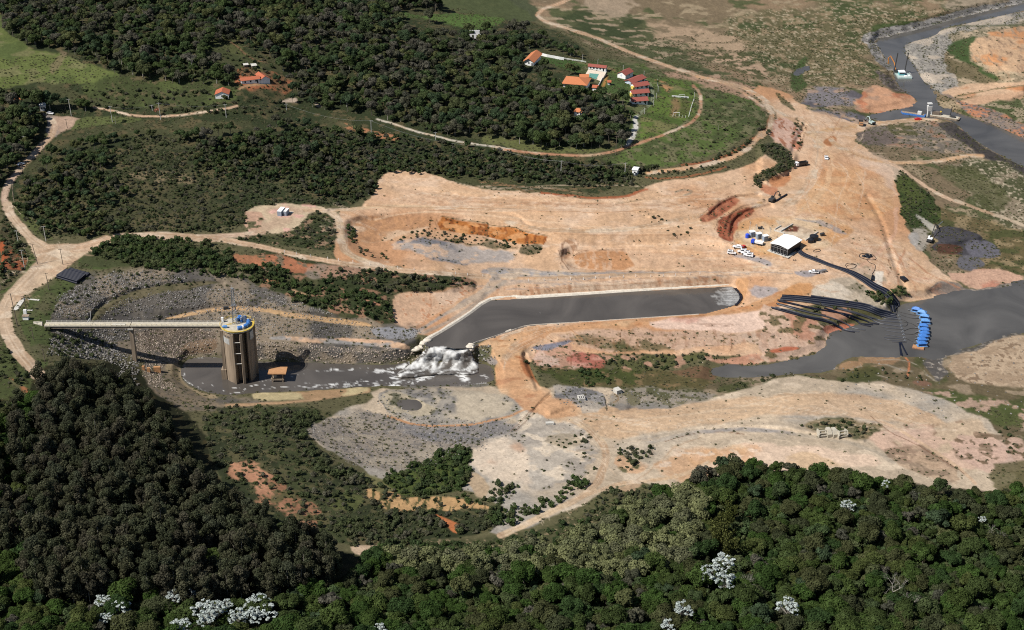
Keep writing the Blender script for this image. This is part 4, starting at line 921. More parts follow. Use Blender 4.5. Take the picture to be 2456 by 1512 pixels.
# ---------------------------------------------------------------- water
def water(name, poly, z, m, label, marg=9, foam=None, h=None, cat='water', face=None):
    a = np.array(poly)
    W = window(poly, marg + 4)
    d = sdist(U[W], V[W], poly)
    zz = np.full(d.shape, z) if h is None else h[W]
    x, y = ray_xy(U[W], V[W], zz)
    f = np.zeros(d.shape) if foam is None else foam[W]
    mk = (d < marg)[:-1, :-1]
    if face is not None: mk &= face[W][:-1, :-1]
    o = grid_mesh(name, x, y, zz, mk, None, {'foam': f})
    return finish(o, m, 'structure', label, cat)

def fstroke(F, pts, w, a, warp=4, f='sml', lo=.3, hi=.7):
    p = chaikin(pts, False, 2); W = window(p, w + warp + 5)
    u = U[W] + WU[W] * 2 * warp; v = V[W] + WV[W] * 1.3 * warp
    d = seg_dist(u, v * 1.6, [(x, y * 1.6) for x, y in p], False)
    m = (1 - sstep(w * .2, w * .5, d)) * a * (sstep(lo, hi, FIELDS[f][W]) if f else 1)
    F[W] = np.maximum(F[W], m)
FO = np.zeros(U.shape)
N_RIP = fbm(X / 2.4 + 4 + (N_MID - .5) * 4, Y / .9 + (N_SML - .5) * 2.5, 4); FIELDS['rip'] = N_RIP
for pts, w, a, lo in (
    (T('B1', [(1200,1100),(1050,1180),(850,1200),(600,1180)]), 20, .8, .5),
    (T('B1', [(1300,1150),(1100,1230),(900,1270),(600,1290),(400,1300)]), 20, .8, .48),
    (T('B1', [(1480,1180),(1300,1230),(1100,1280),(850,1300)]), 24, .9, .4),
    (T('B1', [(1500,1150),(1600,1180),(1700,1250)]), 12, .6, .5),
    (T('B1', [(1450,1230),(1600,1280),(1720,1290)]), 8, .6, .5),
    (T('B1', [(1500,1110),(1490,1200),(1520,1250)]), 34, 1., .25),
    (T('B1', [(1250,1080),(1150,1150),(1000,1200)]), 30, 1., .35),
    (T('B1', [(900,1190),(700,1200),(400,1180),(200,1170)]), 6, .45, .5),
    (T('B1', [(830,1300),(500,1300),(200,1310),(30,1290),(60,1260),(250,1250),(380,1215)]), 4.5, .7, .45),
    (T('B1', [(30,1320),(140,1310),(280,1310),(600,1290)]), 3.5, .6, .45),
    (T('B0', [(1330,1160),(1310,1240),(1350,1270)]), 3.5, .6, .45),
    (T('B0', [(1310,1250),(1400,1310),(1480,1320),(1520,1360)]), 3.5, .7, .42),
    (T('B0', [(1430,1290),(1500,1290),(1540,1310)]), 3, .6, .4),
    (T('B0', [(1600,1340),(1650,1320),(1760,1330),(1720,1350),(1640,1360)]), 3.5, .7, .4),
    (T('B0', [(1780,1310),(1860,1290),(1890,1280)]), 5, .9, .3),
    (T('B0', [(1400,1110),(1480,1100),(1560,1098)]), 4, .4, .4)):
    fstroke(FO, pts, w, a, 6, 'rip', lo + .02, lo + .38)
water('pit_water', PIT, LV['pit'], M_WATER, 'dark churned water round the intake tower with streaks of foam', 8, FO)
FC = np.zeros(U.shape)
for k in range(20):      # jets where pipes discharge at the far end of the canal
    t = k / 19
    x0, y0 = 1757 + 16 * math.sin(t * 3.0), 692 + 36 * t
    L = 26 + 34 * math.sin(t * 3.1) + random.uniform(-8, 8)
    fstroke(FC, [(x0, y0), (x0 - L * .5, y0 + 1), (x0 - L, y0 + 2)], 6, .3, 3, 'fin')
fstroke(FC, T('B2', [(220,785),(300,770)]), 2, .4, 1, 'fin')
m_can = (V < 836)
water('canal_water', CANAL, LV['canal'], M_WATER, 'smooth dark water filling the pumped canal', 6, FC, face=m_can)
water('reservoir_water', RESV, LV['resv'], M_RIVER, 'grey brown water of the shrunken reservoir arm', 14)
water('river_water', RIVER, LV['resv'], M_RIVER, 'blue grey river channel through the dried lake bed', 8)
water('pond_water', POND, pond_z['a'] + .1, M_RIVER, 'tiny shallow pool on the dried lake bed', 3)
water('puddle_water', POND2, pond_z['b'] + .1, M_WATER, 'small muddy pool south of the waterfall', 4)
# waterfall
HC = np.zeros(U.shape)
rampc = LV['canal'] + (LV['pit'] - LV['canal']) * sstep(0, 1, np.clip((V - 830 - 6 * WU) / 50.0, 0, 1))
_a = math.atan2(-13, -20); _p = X * math.cos(_a) + Y * math.sin(_a); _q = -X * math.sin(_a) + Y * math.cos(_a)
N_FLOW = fbm(_p / 4.0, _q / 1.3, 4)
lump = (N_FLOW - .5) * .4 + (N_FIN - .5) * .3
HC = rampc + 1.0 + lump * sstep(828, 842, V) * (1 - sstep(878, 900, V))
HC = np.maximum(HC, np.where(V > 868, LV['pit'] + .06 + .5 * np.maximum(lump, 0), -99))
FW = np.clip(sstep(826, 836, V) * sstep(.30, .66, N_FLOW) * .95, 0, 1)
for pts, w in (([(1092,842),(1100,862),(1098,884)], 34), ([(1060,842),(1040,862),(1000,880)], 30), ([(1075,840),(1070,860),(1050,885)], 26)):
    W = window(pts, w + 4); dd = seg_dist(U[W] + WU[W] * 12, V[W] * 1.3, [(a_, b_ * 1.3) for a_, b_ in pts], False)
    FW[W] = np.clip(FW[W] + (1 - sstep(w * .15, w * .5, dd)) * (.15 + .5 * N_FIN[W]), 0, 1)
FW *= .62 + .5 * fbm(X / .9, Y / .9, 2)
FW *= 1 - sstep(876, 900, V) * sstep(.3, .7, N_RIP * .6 + N_SML * .4)
CASW = [(1018,838),(1040,831),(1060,829),(1090,836),(1110,838),(1126,836),(1130,846),(1140,862),(1152,880),(1146,896),(1112,902),(1060,904),(1010,905),(960,912),(940,905),(955,888),(985,872),(1000,858)]
_d = np.full(U.shape, 99.); _W = window(CASW, 6); _d[_W] = sdist(U[_W] + WU[_W] * 10, V[_W] + WV[_W] * 6, CASW)
HC = HC - 1.6 * sstep(-7, 0, _d) * (V > 834)
water('waterfall', CASW, 0, M_WATER, 'white water tumbling over rocks from the canal into the pit', 0, FW, HC, cat='waterfall')

# ---------------------------------------------------------------- mesh helper
class MB:
    def __init__(s): s.v = []; s.f = []
    def add(s, vs_, fs_):
        n = len(s.v); s.v += [tuple(a) for a in vs_]; s.f += [tuple(i + n for i in f) for f in fs_]
        return s
    def box(s, c, d, rz=0, taper=1.0):
        x, y, z = d[0] / 2, d[1] / 2, d[2] / 2
        co, si = math.cos(rz), math.sin(rz)
        P = []
        for sz in (-1, 1):
            k = taper if sz > 0 else 1
            for sx, sy in ((-1, -1), (1, -1), (1, 1), (-1, 1)):
                a, b = sx * x * k, sy * y * k
                P.append((c[0] + a * co - b * si, c[1] + a * si + b * co, c[2] + sz * z))
        return s.add(P, [(3, 2, 1, 0), (4, 5, 6, 7), (0, 1, 5, 4), (1, 2, 6, 5), (2, 3, 7, 6), (3, 0, 4, 7)])
    def cyl(s, p, q, r, n=8, r2=None, cap=True):
        p, q = Vector(p), Vector(q); d = (q - p)
        if d.length < 1e-6: return s
        d.normalize(); a = d.orthogonal().normalized(); b = d.cross(a)
        r2 = r if r2 is None else r2
        P = [p + (a * math.cos(t) + b * math.sin(t)) * r for t in [2 * math.pi * k / n for k in range(n)]]
        P += [q + (a * math.cos(t) + b * math.sin(t)) * r2 for t in [2 * math.pi * k / n for k in range(n)]]
        F = [(k, (k + 1) % n, n + (k + 1) % n, n + k) for k in range(n)]
        if cap: F += [tuple(range(n))[::-1], tuple(range(n, 2 * n))]
        return s.add(P, F)
    def tube(s, pts, r, n=6, closed=False):
        pts = [Vector(p) for p in pts]; m = len(pts); P = []
        for i, p in enumerate(pts):
            a = pts[(i - 1) % m] if (i or closed) else p; b = pts[(i + 1) % m] if (i < m - 1 or closed) else p
            d = (b - a).normalized(); u = Vector((0, 0, 1)).cross(d)
            if u.length < .1: u = Vector((1, 0, 0))
            u.normalize(); w = d.cross(u)
            P += [p + (u * math.cos(t) + w * math.sin(t)) * r for t in [2 * math.pi * k / n for k in range(n)]]
        F = []
        for i in range(m if closed else m - 1):
            for k in range(n):
                a, b = i * n, ((i + 1) % m) * n
                F.append((a + k, a + (k + 1) % n, b + (k + 1) % n, b + k))
        if not closed: F += [tuple(range(n))[::-1], tuple(range((m - 1) * n, m * n))]
        return s.add(P, F)
    def prism(s, prof, y0, y1, axis='y'):
        """profile in x,z extruded along y"""
        n = len(prof)
        P = [(x, y0, z) for x, z in prof] + [(x, y1, z) for x, z in prof]
        if axis == 'x': P = [(y, x, z) for x, y, z in P]
        if axis == 'z': P = [(x, z, y) for x, y, z in P]
        F = [(k, (k + 1) % n, n + (k + 1) % n, n + k) for k in range(n)] + [tuple(range(n))[::-1], tuple(range(n, 2 * n))]
        return s.add(P, F)
    def xf(s, M):
        s.v = [tuple(M @ Vector(a)) for a in s.v]; return s
    def mesh(s, name, smooth=False):
        me = bpy.data.meshes.new(name); me.from_pydata(s.v, [], s.f)
        bm_fix(me)
        if smooth: me.polygons.foreach_set('use_smooth', [True] * len(me.polygons))
        me.update(); return me

import bmesh
def bm_fix(me):
    b = bmesh.new(); b.from_mesh(me); bmesh.ops.recalc_face_normals(b, faces=b.faces); b.to_mesh(me); b.free()

def part(name, mb, m, parent=None, label=None, smooth=False):
    me = mb if isinstance(mb, bpy.types.Mesh) else mb.mesh(name, smooth)
    if not me.materials: me.materials.append(m)
    o = bpy.data.objects.new(name, me); COL.objects.link(o)
    if parent is not None: o.parent = parent
    if label: o['label'] = label
    return o

def thing(name, label, cat, loc=(0, 0, 0), rz=0., group=None, kind=None):
    o = bpy.data.objects.new(name, None); COL.objects.link(o)
    o.empty_display_size = .5
    o.location = loc; o.rotation_euler = (0, 0, rz)
    o['label'] = label; o['category'] = cat
    if group: o['group'] = group
    if kind: o['kind'] = kind
    return o

def single(name, mb, m, label, cat, loc=(0, 0, 0), rz=0., group=None, kind=None, smooth=False):
    o = part(name, mb, m, None, None, smooth)
    o.location = loc; o.rotation_euler = (0, 0, rz)
    o['label'] = label; o['category'] = cat
    if group: o['group'] = group
    if kind: o['kind'] = kind
    return o

def clone(root, loc, rz=0., label=None, group=None, scale=None):
    r = root.copy(); COL.objects.link(r); r.location = loc; r.rotation_euler = (0, 0, rz)
    if scale: r.scale = scale if hasattr(scale, '__len__') else (scale,) * 3
    if label: r['label'] = label
    if group: r['group'] = group
    for ch in [o for o in root.children]:
        c = ch.copy(); COL.objects.link(c); c.parent = r
        for g_ in ch.children:
            d_ = g_.copy(); COL.objects.link(d_); d_.parent = c
    return r

# ---------------------------------------------------------------- foliage
def mat_leaf(name, cols, trans=.35):
    """cols: ramp of leaf colours picked per plant; leaf attribute 'lv' varies it"""
    t = NT(name)
    oi = t.n("ShaderNodeObjectInfo")
    cr = t.n("ShaderNodeValToRGB"); cr.color_ramp.interpolation = 'CONSTANT'
    e = cr.color_ramp.elements
    n = len(cols)
    while len(e) < n: e.new(1.0)
    for i, c in enumerate(cols):
        e[i].position = i / n; e[i].color = (*c, 1)
    t.l(oi.outputs['Random'], cr.inputs[0])
    at = t.n("ShaderNodeAttribute", attribute_name='lv')
    mr = t.n("ShaderNodeMapRange"); mr.inputs[3].default_value = .5; mr.inputs[4].default_value = 1.75
    t.l(at.outputs['Fac'], mr.inputs[0])
    vm = t.n("ShaderNodeVectorMath", operation='SCALE'); t.l(cr.outputs[0], vm.inputs[0]); t.l(mr.outputs[0], vm.inputs['Scale'])
    df = t.n("ShaderNodeBsdfDiffuse"); tr = t.n("ShaderNodeBsdfTranslucent")
    t.l(vm.outputs[0], df.inputs[0]); t.l(vm.outputs[0], tr.inputs[0])
    mx = t.n("ShaderNodeMixShader"); mx.inputs[0].default_value = trans
    t.l(df.outputs[0], mx.inputs[1]); t.l(tr.outputs[0], mx.inputs[2]); t.l(mx.outputs[0], t.out.inputs[0])
    return t.m
M_LEAF = mat_leaf("forest leaves", [(.050,.070,.030),(.062,.082,.034),(.044,.066,.034),(.072,.084,.038),(.080,.080,.054),(.054,.076,.028),(.046,.068,.036),(.086,.094,.040),(.062,.066,.042),(.056,.082,.034),(.090,.086,.066),(.052,.072,.032)])
M_LEAFN = mat_leaf("rich near leaves", [(.040,.070,.020),(.050,.078,.022),(.036,.062,.022),(.056,.080,.024),(.062,.068,.030),(.044,.076,.020),(.050,.070,.024),(.068,.084,.028),(.052,.060,.030)])
M_EUCA = mat_leaf("eucalyptus leaves", [(.054,.060,.034),(.064,.066,.038),(.052,.058,.033),(.070,.070,.043),(.058,.064,.040),(.066,.062,.042)], .4)
M_WEED = mat_leaf('weed leaves', [(.11,.12,.055),(.13,.125,.07),(.10,.105,.055),(.15,.14,.085)])
M_SCRUB = mat_leaf("scrub leaves", [(.060,.072,.034),(.072,.080,.042),(.054,.068,.032),(.082,.082,.052),(.064,.078,.038),(.092,.090,.062),(.058,.066,.038),(.070,.086,.038)])
M_GREY = mat_leaf("grey dry foliage", [(.076,.076,.056),(.064,.066,.048),(.088,.084,.064),(.070,.068,.050)])
M_PALE = mat_leaf("pale flowering leaves", [(.15,.16,.075),(.13,.14,.070),(.17,.18,.085),(.12,.125,.07)])
M_WHITE = mat_leaf("silver white leaves", [(.28,.31,.29),(.25,.28,.26),(.31,.34,.32)], .1)
M_OLIVE = mat_leaf("bamboo leaves", [(.075,.085,.025),(.085,.092,.03)])
M_ORAN = mat_leaf("dry orange foliage", [(.30,.14,.09)])
M_BARK = pmat("bark", (.13, .11, .09), .9, noise=.3)
M_PBARK = pmat("pale bark", (.36, .33, .28), .9, noise=.2)

def leaves(pos, nrm, size, name, m, lvmul=None):
    """one quad per clump, numpy"""
    n = len(pos)
    nrm = nrm / (np.linalg.norm(nrm, axis=1, keepdims=True) + 1e-9)
    r = rng.normal(size=(n, 3)); a = np.cross(nrm, r); a /= np.linalg.norm(a, axis=1, keepdims=True) + 1e-9
    b = np.cross(nrm, a)
    s = (size * (0.6 + .8 * rng.random(n)))[:, None] if np.isscalar(size) else size[:, None]
    w = s * .5; h = s * .5 * (.7 + .6 * rng.random((n, 1)))
    P = np.stack([pos - a * w - b * h * .6, pos + a * w * .7 - b * h, pos + a * w + b * h * .7, pos - a * w * .8 + b * h], 1)
    me = bpy.data.meshes.new(name)
    me.vertices.add(n * 4); me.vertices.foreach_set('co', P.astype(np.float32).ravel())
    me.loops.add(n * 4); me.loops.foreach_set('vertex_index', np.arange(n * 4, dtype=np.int32))
    me.polygons.add(n); me.polygons.foreach_set('loop_start', np.arange(0, n * 4, 4, dtype=np.int32)); me.polygons.foreach_set('loop_total', np.full(n, 4, np.int32))
    lv = np.repeat(rng.random(n) if lvmul is None else lvmul, 4).astype(np.float32)
    at = me.attributes.new('lv', 'FLOAT', 'POINT'); at.data.foreach_set('value', lv)
    me.update(calc_edges=True); me.materials.append(m)
    return me

def crown_pts(n, R, zc, hz, lobes, lr, up=.25, seed=0):
    """points on the outside of a lumpy crown: lobes are smaller balls on an ellipsoid"""
    q = np.random.default_rng(seed)
    L = []
    for k in range(lobes):
        th = q.random() * 2 * math.pi; ph = math.acos(1 - 1.45 * q.random())
        rr = .3 + .62 * q.random()
        L.append((R * rr * math.sin(ph) * math.cos(th), R * rr * math.sin(ph) * math.sin(th), zc + hz * (.75 * math.cos(ph)) * rr * 1.3, R * lr * (.45 + .75 * q.random())))
    L.append((0, 0, zc, R * lr * 1.1))
    L = np.array(L)
    ax = .78 + .5 * q.random(); L[:, 0] *= ax; L[:, 1] /= ax ** .7
    w = L[:, 3] ** 2; idx = q.choice(len(L), n, p=w / w.sum())
    d = q.normal(size=(n, 3)); d[:, 2] += up; d /= np.linalg.norm(d, axis=1, keepdims=True)
    rad = (L[idx, 3] * (.75 + .35 * q.random(n)))[:, None]
    pos = L[idx, :3] + d * rad * np.array([1, 1, .78])
    tone = np.clip(.5 + .35 * q.normal(size=len(L)), 0, 1)[idx] * .55 + q.random(n) * .45
    # drop what is buried inside other lobes
    D = np.linalg.norm((pos[:, None] - L[None, :, :3]) / np.array([1, 1, .78]), axis=2) / L[None, :, 3]
    keep = (D.min(1) > .62)
    nr = d + q.normal(size=(n, 3)) * .45 + np.array([0, 0, .35])
    return pos[keep], nr[keep], tone[keep], L

def trunk_mb(h, r, L=None, n=5):
    b = MB(); b.cyl((0, 0, -.5), (0, 0, h * .55), r, n, r * .6)
    if L is not None:
        for k in range(min(5, len(L) - 1)):
            b.cyl((0, 0, h * (.35 + .05 * k)), (L[k][0] * .8, L[k][1] * .8, L[k][2]), r * .42, 4, r * .15)
    return b
KINDS = {}      # name -> list of (crown mesh, trunk mesh, height)
def add_kind(key, n, build):
    KINDS[key] = [build(i) for i in range(n)]
def b_broad(m, R, H, nl, ls, lobes=9, squash=.62, seed=0):
    def f(i):
        h = H * (.85 + .3 * ((i * 37) % 10) / 10)
        hz = R * squash
        p, nn, t, L = crown_pts(nl, R, h - hz * .9, hz, lobes, .40, seed=seed + i)
        cm = leaves(p, nn, ls, 'crown', m, t)
        tm = trunk_mb(h, R * .055, L).mesh('trunk'); tm.materials.append(M_PBARK if i % 3 == 0 else M_BARK)
        return cm, tm, h
    return f
def b_euca(i):
    q = np.random.default_rng(400 + i)
    h = 16.5 + 3.5 * q.random(); P = []; N = []; Tn = []
    for k in range(20):
        tt = (k + q.random()) / 20; z = h * (.36 + .60 * tt); rr = 2.9 * math.sqrt(max(.05, 1 - ((tt - .4) / .68) ** 2)) * (.35 + .65 * q.random())
        th = q.random() * 6.28; n = 150
        d = q.normal(size=(n, 3)); d /= np.linalg.norm(d, axis=1, keepdims=True)
        c = np.array([rr * math.cos(th), rr * math.sin(th), z])
        P.append(c + d * np.array([1.35, 1.35, 1.3]) * (.75 + .35 * q.random((n, 1)))); N.append(d + q.normal(size=(n, 3)) * .6)
        Tn.append(np.clip(q.random() * .6 + q.random(n) * .5, 0, 1))
    cm = leaves(np.concatenate(P), np.concatenate(N), .42, 'crown', M_EUCA, np.concatenate(Tn))
    b = MB(); b.cyl((0, 0, -.5), (.2, 0, h * .9), .2, 5, .06)
    tm = b.mesh('trunk'); tm.materials.append(M_PBARK)
    return cm, tm, h
def b_flower(i):      # silver leaved tree: white rosettes at the ends of green-grey limbs
    q = np.random.default_rng(700 + i); h = 9.5; P = []; N = []; S = []
    b = MB(); b.cyl((0, 0, -.5), (0, 0, h * .6), .18, 5, .12)
    for k in range(34):
        th = q.random() * 6.28; rr = 3.6 * math.sqrt(q.random()); z = h - rr * rr * .16 + q.normal() * .7
        c = np.array([rr * math.cos(th), rr * math.sin(th), z])
        b.cyl((0, 0, h * .5), tuple(c), .05, 3, .03)
        n = 15; d = q.normal(size=(n, 3)); d[:, 2] = np.abs(d[:, 2]) * .4; d /= np.linalg.norm(d, axis=1, keepdims=True)
        P.append(c + d * .6 * q.random((n, 1)) ** .5); N.append(d * .5 + np.array([0, 0, 1.])); S.append(np.full(n, .5))
    cm = leaves(np.concatenate(P), np.concatenate(N), np.concatenate(S) * (.6 + .6 * q.random(34 * 15)), 'crown', M_WHITE, q.random(34 * 15) ** .7)
    tm = b.mesh('trunk'); tm.materials.append(M_PBARK); return cm, tm, h
def b_bare(i):
    q = random.Random(900 + i); b = MB(); tips = []
    def br(p, d, L, r, lv):
        e = p + d * L; b.cyl(p, e, r, 4, r * .6)
        if lv:
            for _ in range(3):
                nd = (d + Vector((q.gauss(0, .55), q.gauss(0, .55), q.gauss(.12, .3)))).normalized()
                br(e, nd, L * .72, r * .55, lv - 1)
        else: tips.append(e)
    br(Vector((0, 0, -.4)), Vector((0, 0, 1)), 3.6, .22, 4)
    tm = b.mesh('trunk'); tm.materials.append(M_PBARK)
    tp = np.array([tuple(t) for t in tips]); pos = np.repeat(tp, 3, 0) + rng.normal(size=(len(tp) * 3, 3)) * .5
    cm = leaves(pos, rng.normal(size=pos.shape), .22, 'crown', M_GREY)
    return cm, tm, 9
def b_palm(i):
    h = 8 + 2 * i; b = MB(); b.cyl((0, 0, -.5), (.2, 0, h), .16, 6, .12); tm = b.mesh('trunk'); tm.materials.append(M_PBARK)
    P = []; N = []
    for k in range(15):
        th = k * 2.4; el = .9 - .09 * k
        for s in np.linspace(.15, 1, 12):
            rr = 2.6 * s; z = h + math.sin(el) * rr - 1.1 * s * s * 1.6
            for sd_ in (-1, 1):
                P.append((rr * math.cos(th) * math.cos(el * .6) - sd_ * .28 * math.sin(th), rr * math.sin(th) * math.cos(el * .6) + sd_ * .28 * math.cos(th), z)); N.append((sd_ * -.5 * math.sin(th), sd_ * .5 * math.cos(th), 1))
    return leaves(np.array(P), np.array(N, float), .5, 'crown', M_LEAFN), tm, h
def b_bamboo(i):
    q = np.random.default_rng(70 + i); P = []; N = []; b = MB()
    for k in range(26):
        x, y = q.normal(size=2) * .9; lean = q.normal(size=2) * 2.2; h = 12 + 3 * q.random()
        b.cyl((x, y, -.3), (x + lean[0] * .5, y + lean[1] * .5, h * .8), .06, 3)
        for s in np.linspace(.2, 1, 26):
            for _ in range(3):
                P.append((x + lean[0] * s * s + q.normal() * .4, y + lean[1] * s * s + q.normal() * .4, h * s - 1.5 * s ** 4 + q.normal() * .2)); N.append((q.normal(), q.normal(), .3))
    tm = b.mesh('stems'); tm.materials.append(M_OLIVE)
    return leaves(np.array(P), np.array(N), .5, 'crown', M_OLIVE), tm, 13
add_kind('broad', 8, b_broad(M_LEAF, 4.4, 9.5, 2200, .55, lobes=11, seed=10))
add_kind('near', 9, b_broad(M_LEAFN, 4.3, 8.0, 5200, .40, lobes=20, squash=.55, seed=30))
add_kind('small', 4, b_broad(M_LEAF, 3.0, 6, 800, .6, lobes=6, squash=.75, seed=50))
add_kind('grey', 3, b_broad(M_GREY, 4.0, 9, 900, .5, lobes=8, seed=70))
add_kind('pale', 4, b_broad(M_PALE, 4.2, 9, 1500, .5, lobes=12, seed=90))
add_kind('shrub', 7, b_broad(M_SCRUB, 1.6, 1.8, 460, .34, lobes=9, squash=.7, seed=110))
M_BUSH = mat_leaf('bush leaves', [(.056,.084,.030),(.066,.092,.034),(.050,.074,.032),(.074,.088,.040),(.060,.080,.036)])
add_kind('lshrub', 5, b_broad(M_BUSH, 1.8, 2.1, 520, .36, lobes=9, squash=.7, seed=130))
add_kind('euca', 5, b_euca); add_kind('white', 3, b_flower); add_kind('bare', 3, b_bare); add_kind('palm', 2, b_palm); add_kind('bamboo', 2, b_bamboo)
add_kind('orange', 1, b_broad(M_ORAN, 2.6, 7, 260, .5, lobes=6, seed=150))
# tufts and rocks
def b_tuft(i):
    p = rng.normal(size=(40, 3)) * np.array([.45, .45, .16]) + np.array([0, 0, .22])
    return leaves(p, rng.normal(size=p.shape) + np.array([0, 0, .5]), .34, 'tuft', M_WEED), None, .5
add_kind('tuft', 4, b_tuft)
def mat_rock(name, ramp):
    t = NT(name); oi = t.n("ShaderNodeObjectInfo"); cr = t.n("ShaderNodeValToRGB"); e = cr.color_ramp.elements
    while len(e) < len(ramp): e.new(1.)
    for i, c in enumerate(ramp): e[i].position = i / (len(ramp) - 1); e[i].color = (*c, 1)
    t.l(oi.outputs['Random'], cr.inputs[0])
    bs = t.n("ShaderNodeBsdfPrincipled"); bs.inputs['Roughness'].default_value = .9
    t.l(cr.outputs[0], bs.inputs['Base Color']); t.l(bs.outputs[0], t.out.inputs[0]); return t.m
M_ROCK = mat_rock("grey broken rock", [(.075,.07,.065),(.125,.115,.105),(.175,.165,.15),(.27,.255,.235),(.115,.105,.095)])
M_ROCKB = mat_rock("brown river rock", [(.15,.12,.095),(.25,.20,.16),(.34,.28,.22),(.20,.17,.14)])
def b_rock(m):
    def f(i):
        q = random.Random(60 + i); b = bmesh.new(); bmesh.ops.create_icosphere(b, subdivisions=1, radius=.5)
        for v_ in b.verts:
            v_.co *= q.uniform(.75, 1.25); v_.co.z *= .75
        me = bpy.data.meshes.new('rock'); b.to_mesh(me); b.free(); me.materials.append(m)
        return me, None, .5
    return f
add_kind('rock', 4, b_rock(M_ROCK)); add_kind('rockb', 4, b_rock(M_ROCKB))

# ---------------------------------------------------------------- scattering
def project(x, y, z):
    dx, dy, dz = x, y, z - H0
    d = dy * CP - dz * SP; up = dy * SP + dz * CP
    return PW / 2 + FPX * dx / d, PH / 2 - FPX * up / d
TAKEN = {}
def scatter(poly, spacing, holes=(), n_max=100000, jit=.9, sel=None, warp=10, seed=1, reg=None):
    """random spots inside the outline at an even spacing on the ground; returns list of (u,v)"""
    q = np.random.default_rng(seed)
    a = np.array(poly); u0, v0 = a.min(0); u1, v1 = a.max(0)
    # area weighting: a pixel further away covers more ground
    vv = np.linspace(v0, v1, 200); s = np.array([px_per_m(0, v, 0) for v in vv]); ang = PITCH + np.arctan((vv - PH / 2) / FPX)
    w = 1 / (s * s * np.sin(ang)); area = (u1 - u0) * (v1 - v0) * w.mean()
    n = int(area / (spacing ** 2) * 2.2)
    c = np.cumsum(w); c /= c[-1]
    v = np.interp(q.random(n), c, vv); u = u0 + (u1 - u0) * q.random(n)
    ww = (vnoise(u / 23, v / 17) - .5) * 2 * warp; wv = (vnoise(u / 19 + 40, v / 13) - .5) * warp
    k = inside(u + ww, v + wv, poly)
    for h in holes: k &= ~inside(u, v, h)
    if sel is not None: k &= sel(u, v, q)
    u, v = u[k], v[k]
    out = []
    H = TAKEN.setdefault(reg or id(poly), {})
    zz = bilz(u, v); x, y = ray_xy(u, v, zz)
    for i in range(len(u)):
        gx, gy = int(x[i] // spacing), int(y[i] // spacing); ok = True
        for dx in (-1, 0, 1):
            for dy in (-1, 0, 1):
                for (px, py) in H.get((gx + dx, gy + dy), ()):
                    if (px - x[i]) ** 2 + (py - y[i]) ** 2 < (spacing * jit) ** 2: ok = False; break
                if not ok: break
            if not ok: break
        if ok:
            H.setdefault((gx, gy), []).append((x[i], y[i])); out.append((float(x[i]), float(y[i]), float(zz[i]), float(u[i]), float(v[i])))
            if len(out) >= n_max: break
    return out
def bilz(u, v):
    u = np.asarray(u, float); v = np.asarray(v, float)
    j = np.clip(np.searchsorted(vs, v) - 1, 0, NV - 2); i = np.clip(np.searchsorted(us, u) - 1, 0, NU - 2)
    fx = (u - us[i]) / (us[i + 1] - us[i]); fy = (v - vs[j]) / (vs[j + 1] - vs[j])
    return (Z[j, i] * (1 - fx) + Z[j, i + 1] * fx) * (1 - fy) + (Z[j + 1, i] * (1 - fx) + Z[j + 1, i + 1] * fx) * fy

ROADMASK = (CLS != 0)
def cls_at(u, v):
    j = np.clip(np.searchsorted(vs, v), 0, NV - 1); i = np.clip(np.searchsorted(us, u), 0, NU - 1)
    return ROADMASK[j, i]
def pale_at(u, v):
    j = np.clip(np.searchsorted(vs, v), 0, NV - 1); i = np.clip(np.searchsorted(us, u), 0, NU - 1)
    return C[j, i, 0] > .24
offroad = lambda u, v, q: ~cls_at(u, v)
onveg = lambda u, v, q: ~cls_at(u, v) & ~pale_at(u, v)

SRC = {}
def source(key):
    """library meshes for instancing as one mass, kept out of the scene itself"""
    if key in SRC: return SRC[key]
    c = bpy.data.collections.new('mix_' + key)
    for i, (cm, tm, h) in enumerate(KINDS[key]):
        if tm is not None:
            b = bmesh.new(); b.from_mesh(cm); nf = len(b.faces); b.from_mesh(tm)
            for f_ in b.faces[:] if False else []: pass
            b.faces.ensure_lookup_table()
            for k in range(nf, len(b.faces)): b.faces[k].material_index = 1
            me = bpy.data.meshes.new('%s_%02d' % (key, i)); b.to_mesh(me); b.free()
            me.materials.append(cm.materials[0]); me.materials.append(tm.materials[0])
        else: me = cm
        c.objects.link(bpy.data.objects.new('%s_%02d' % (key, i), me))
    SRC[key] = c
    return c

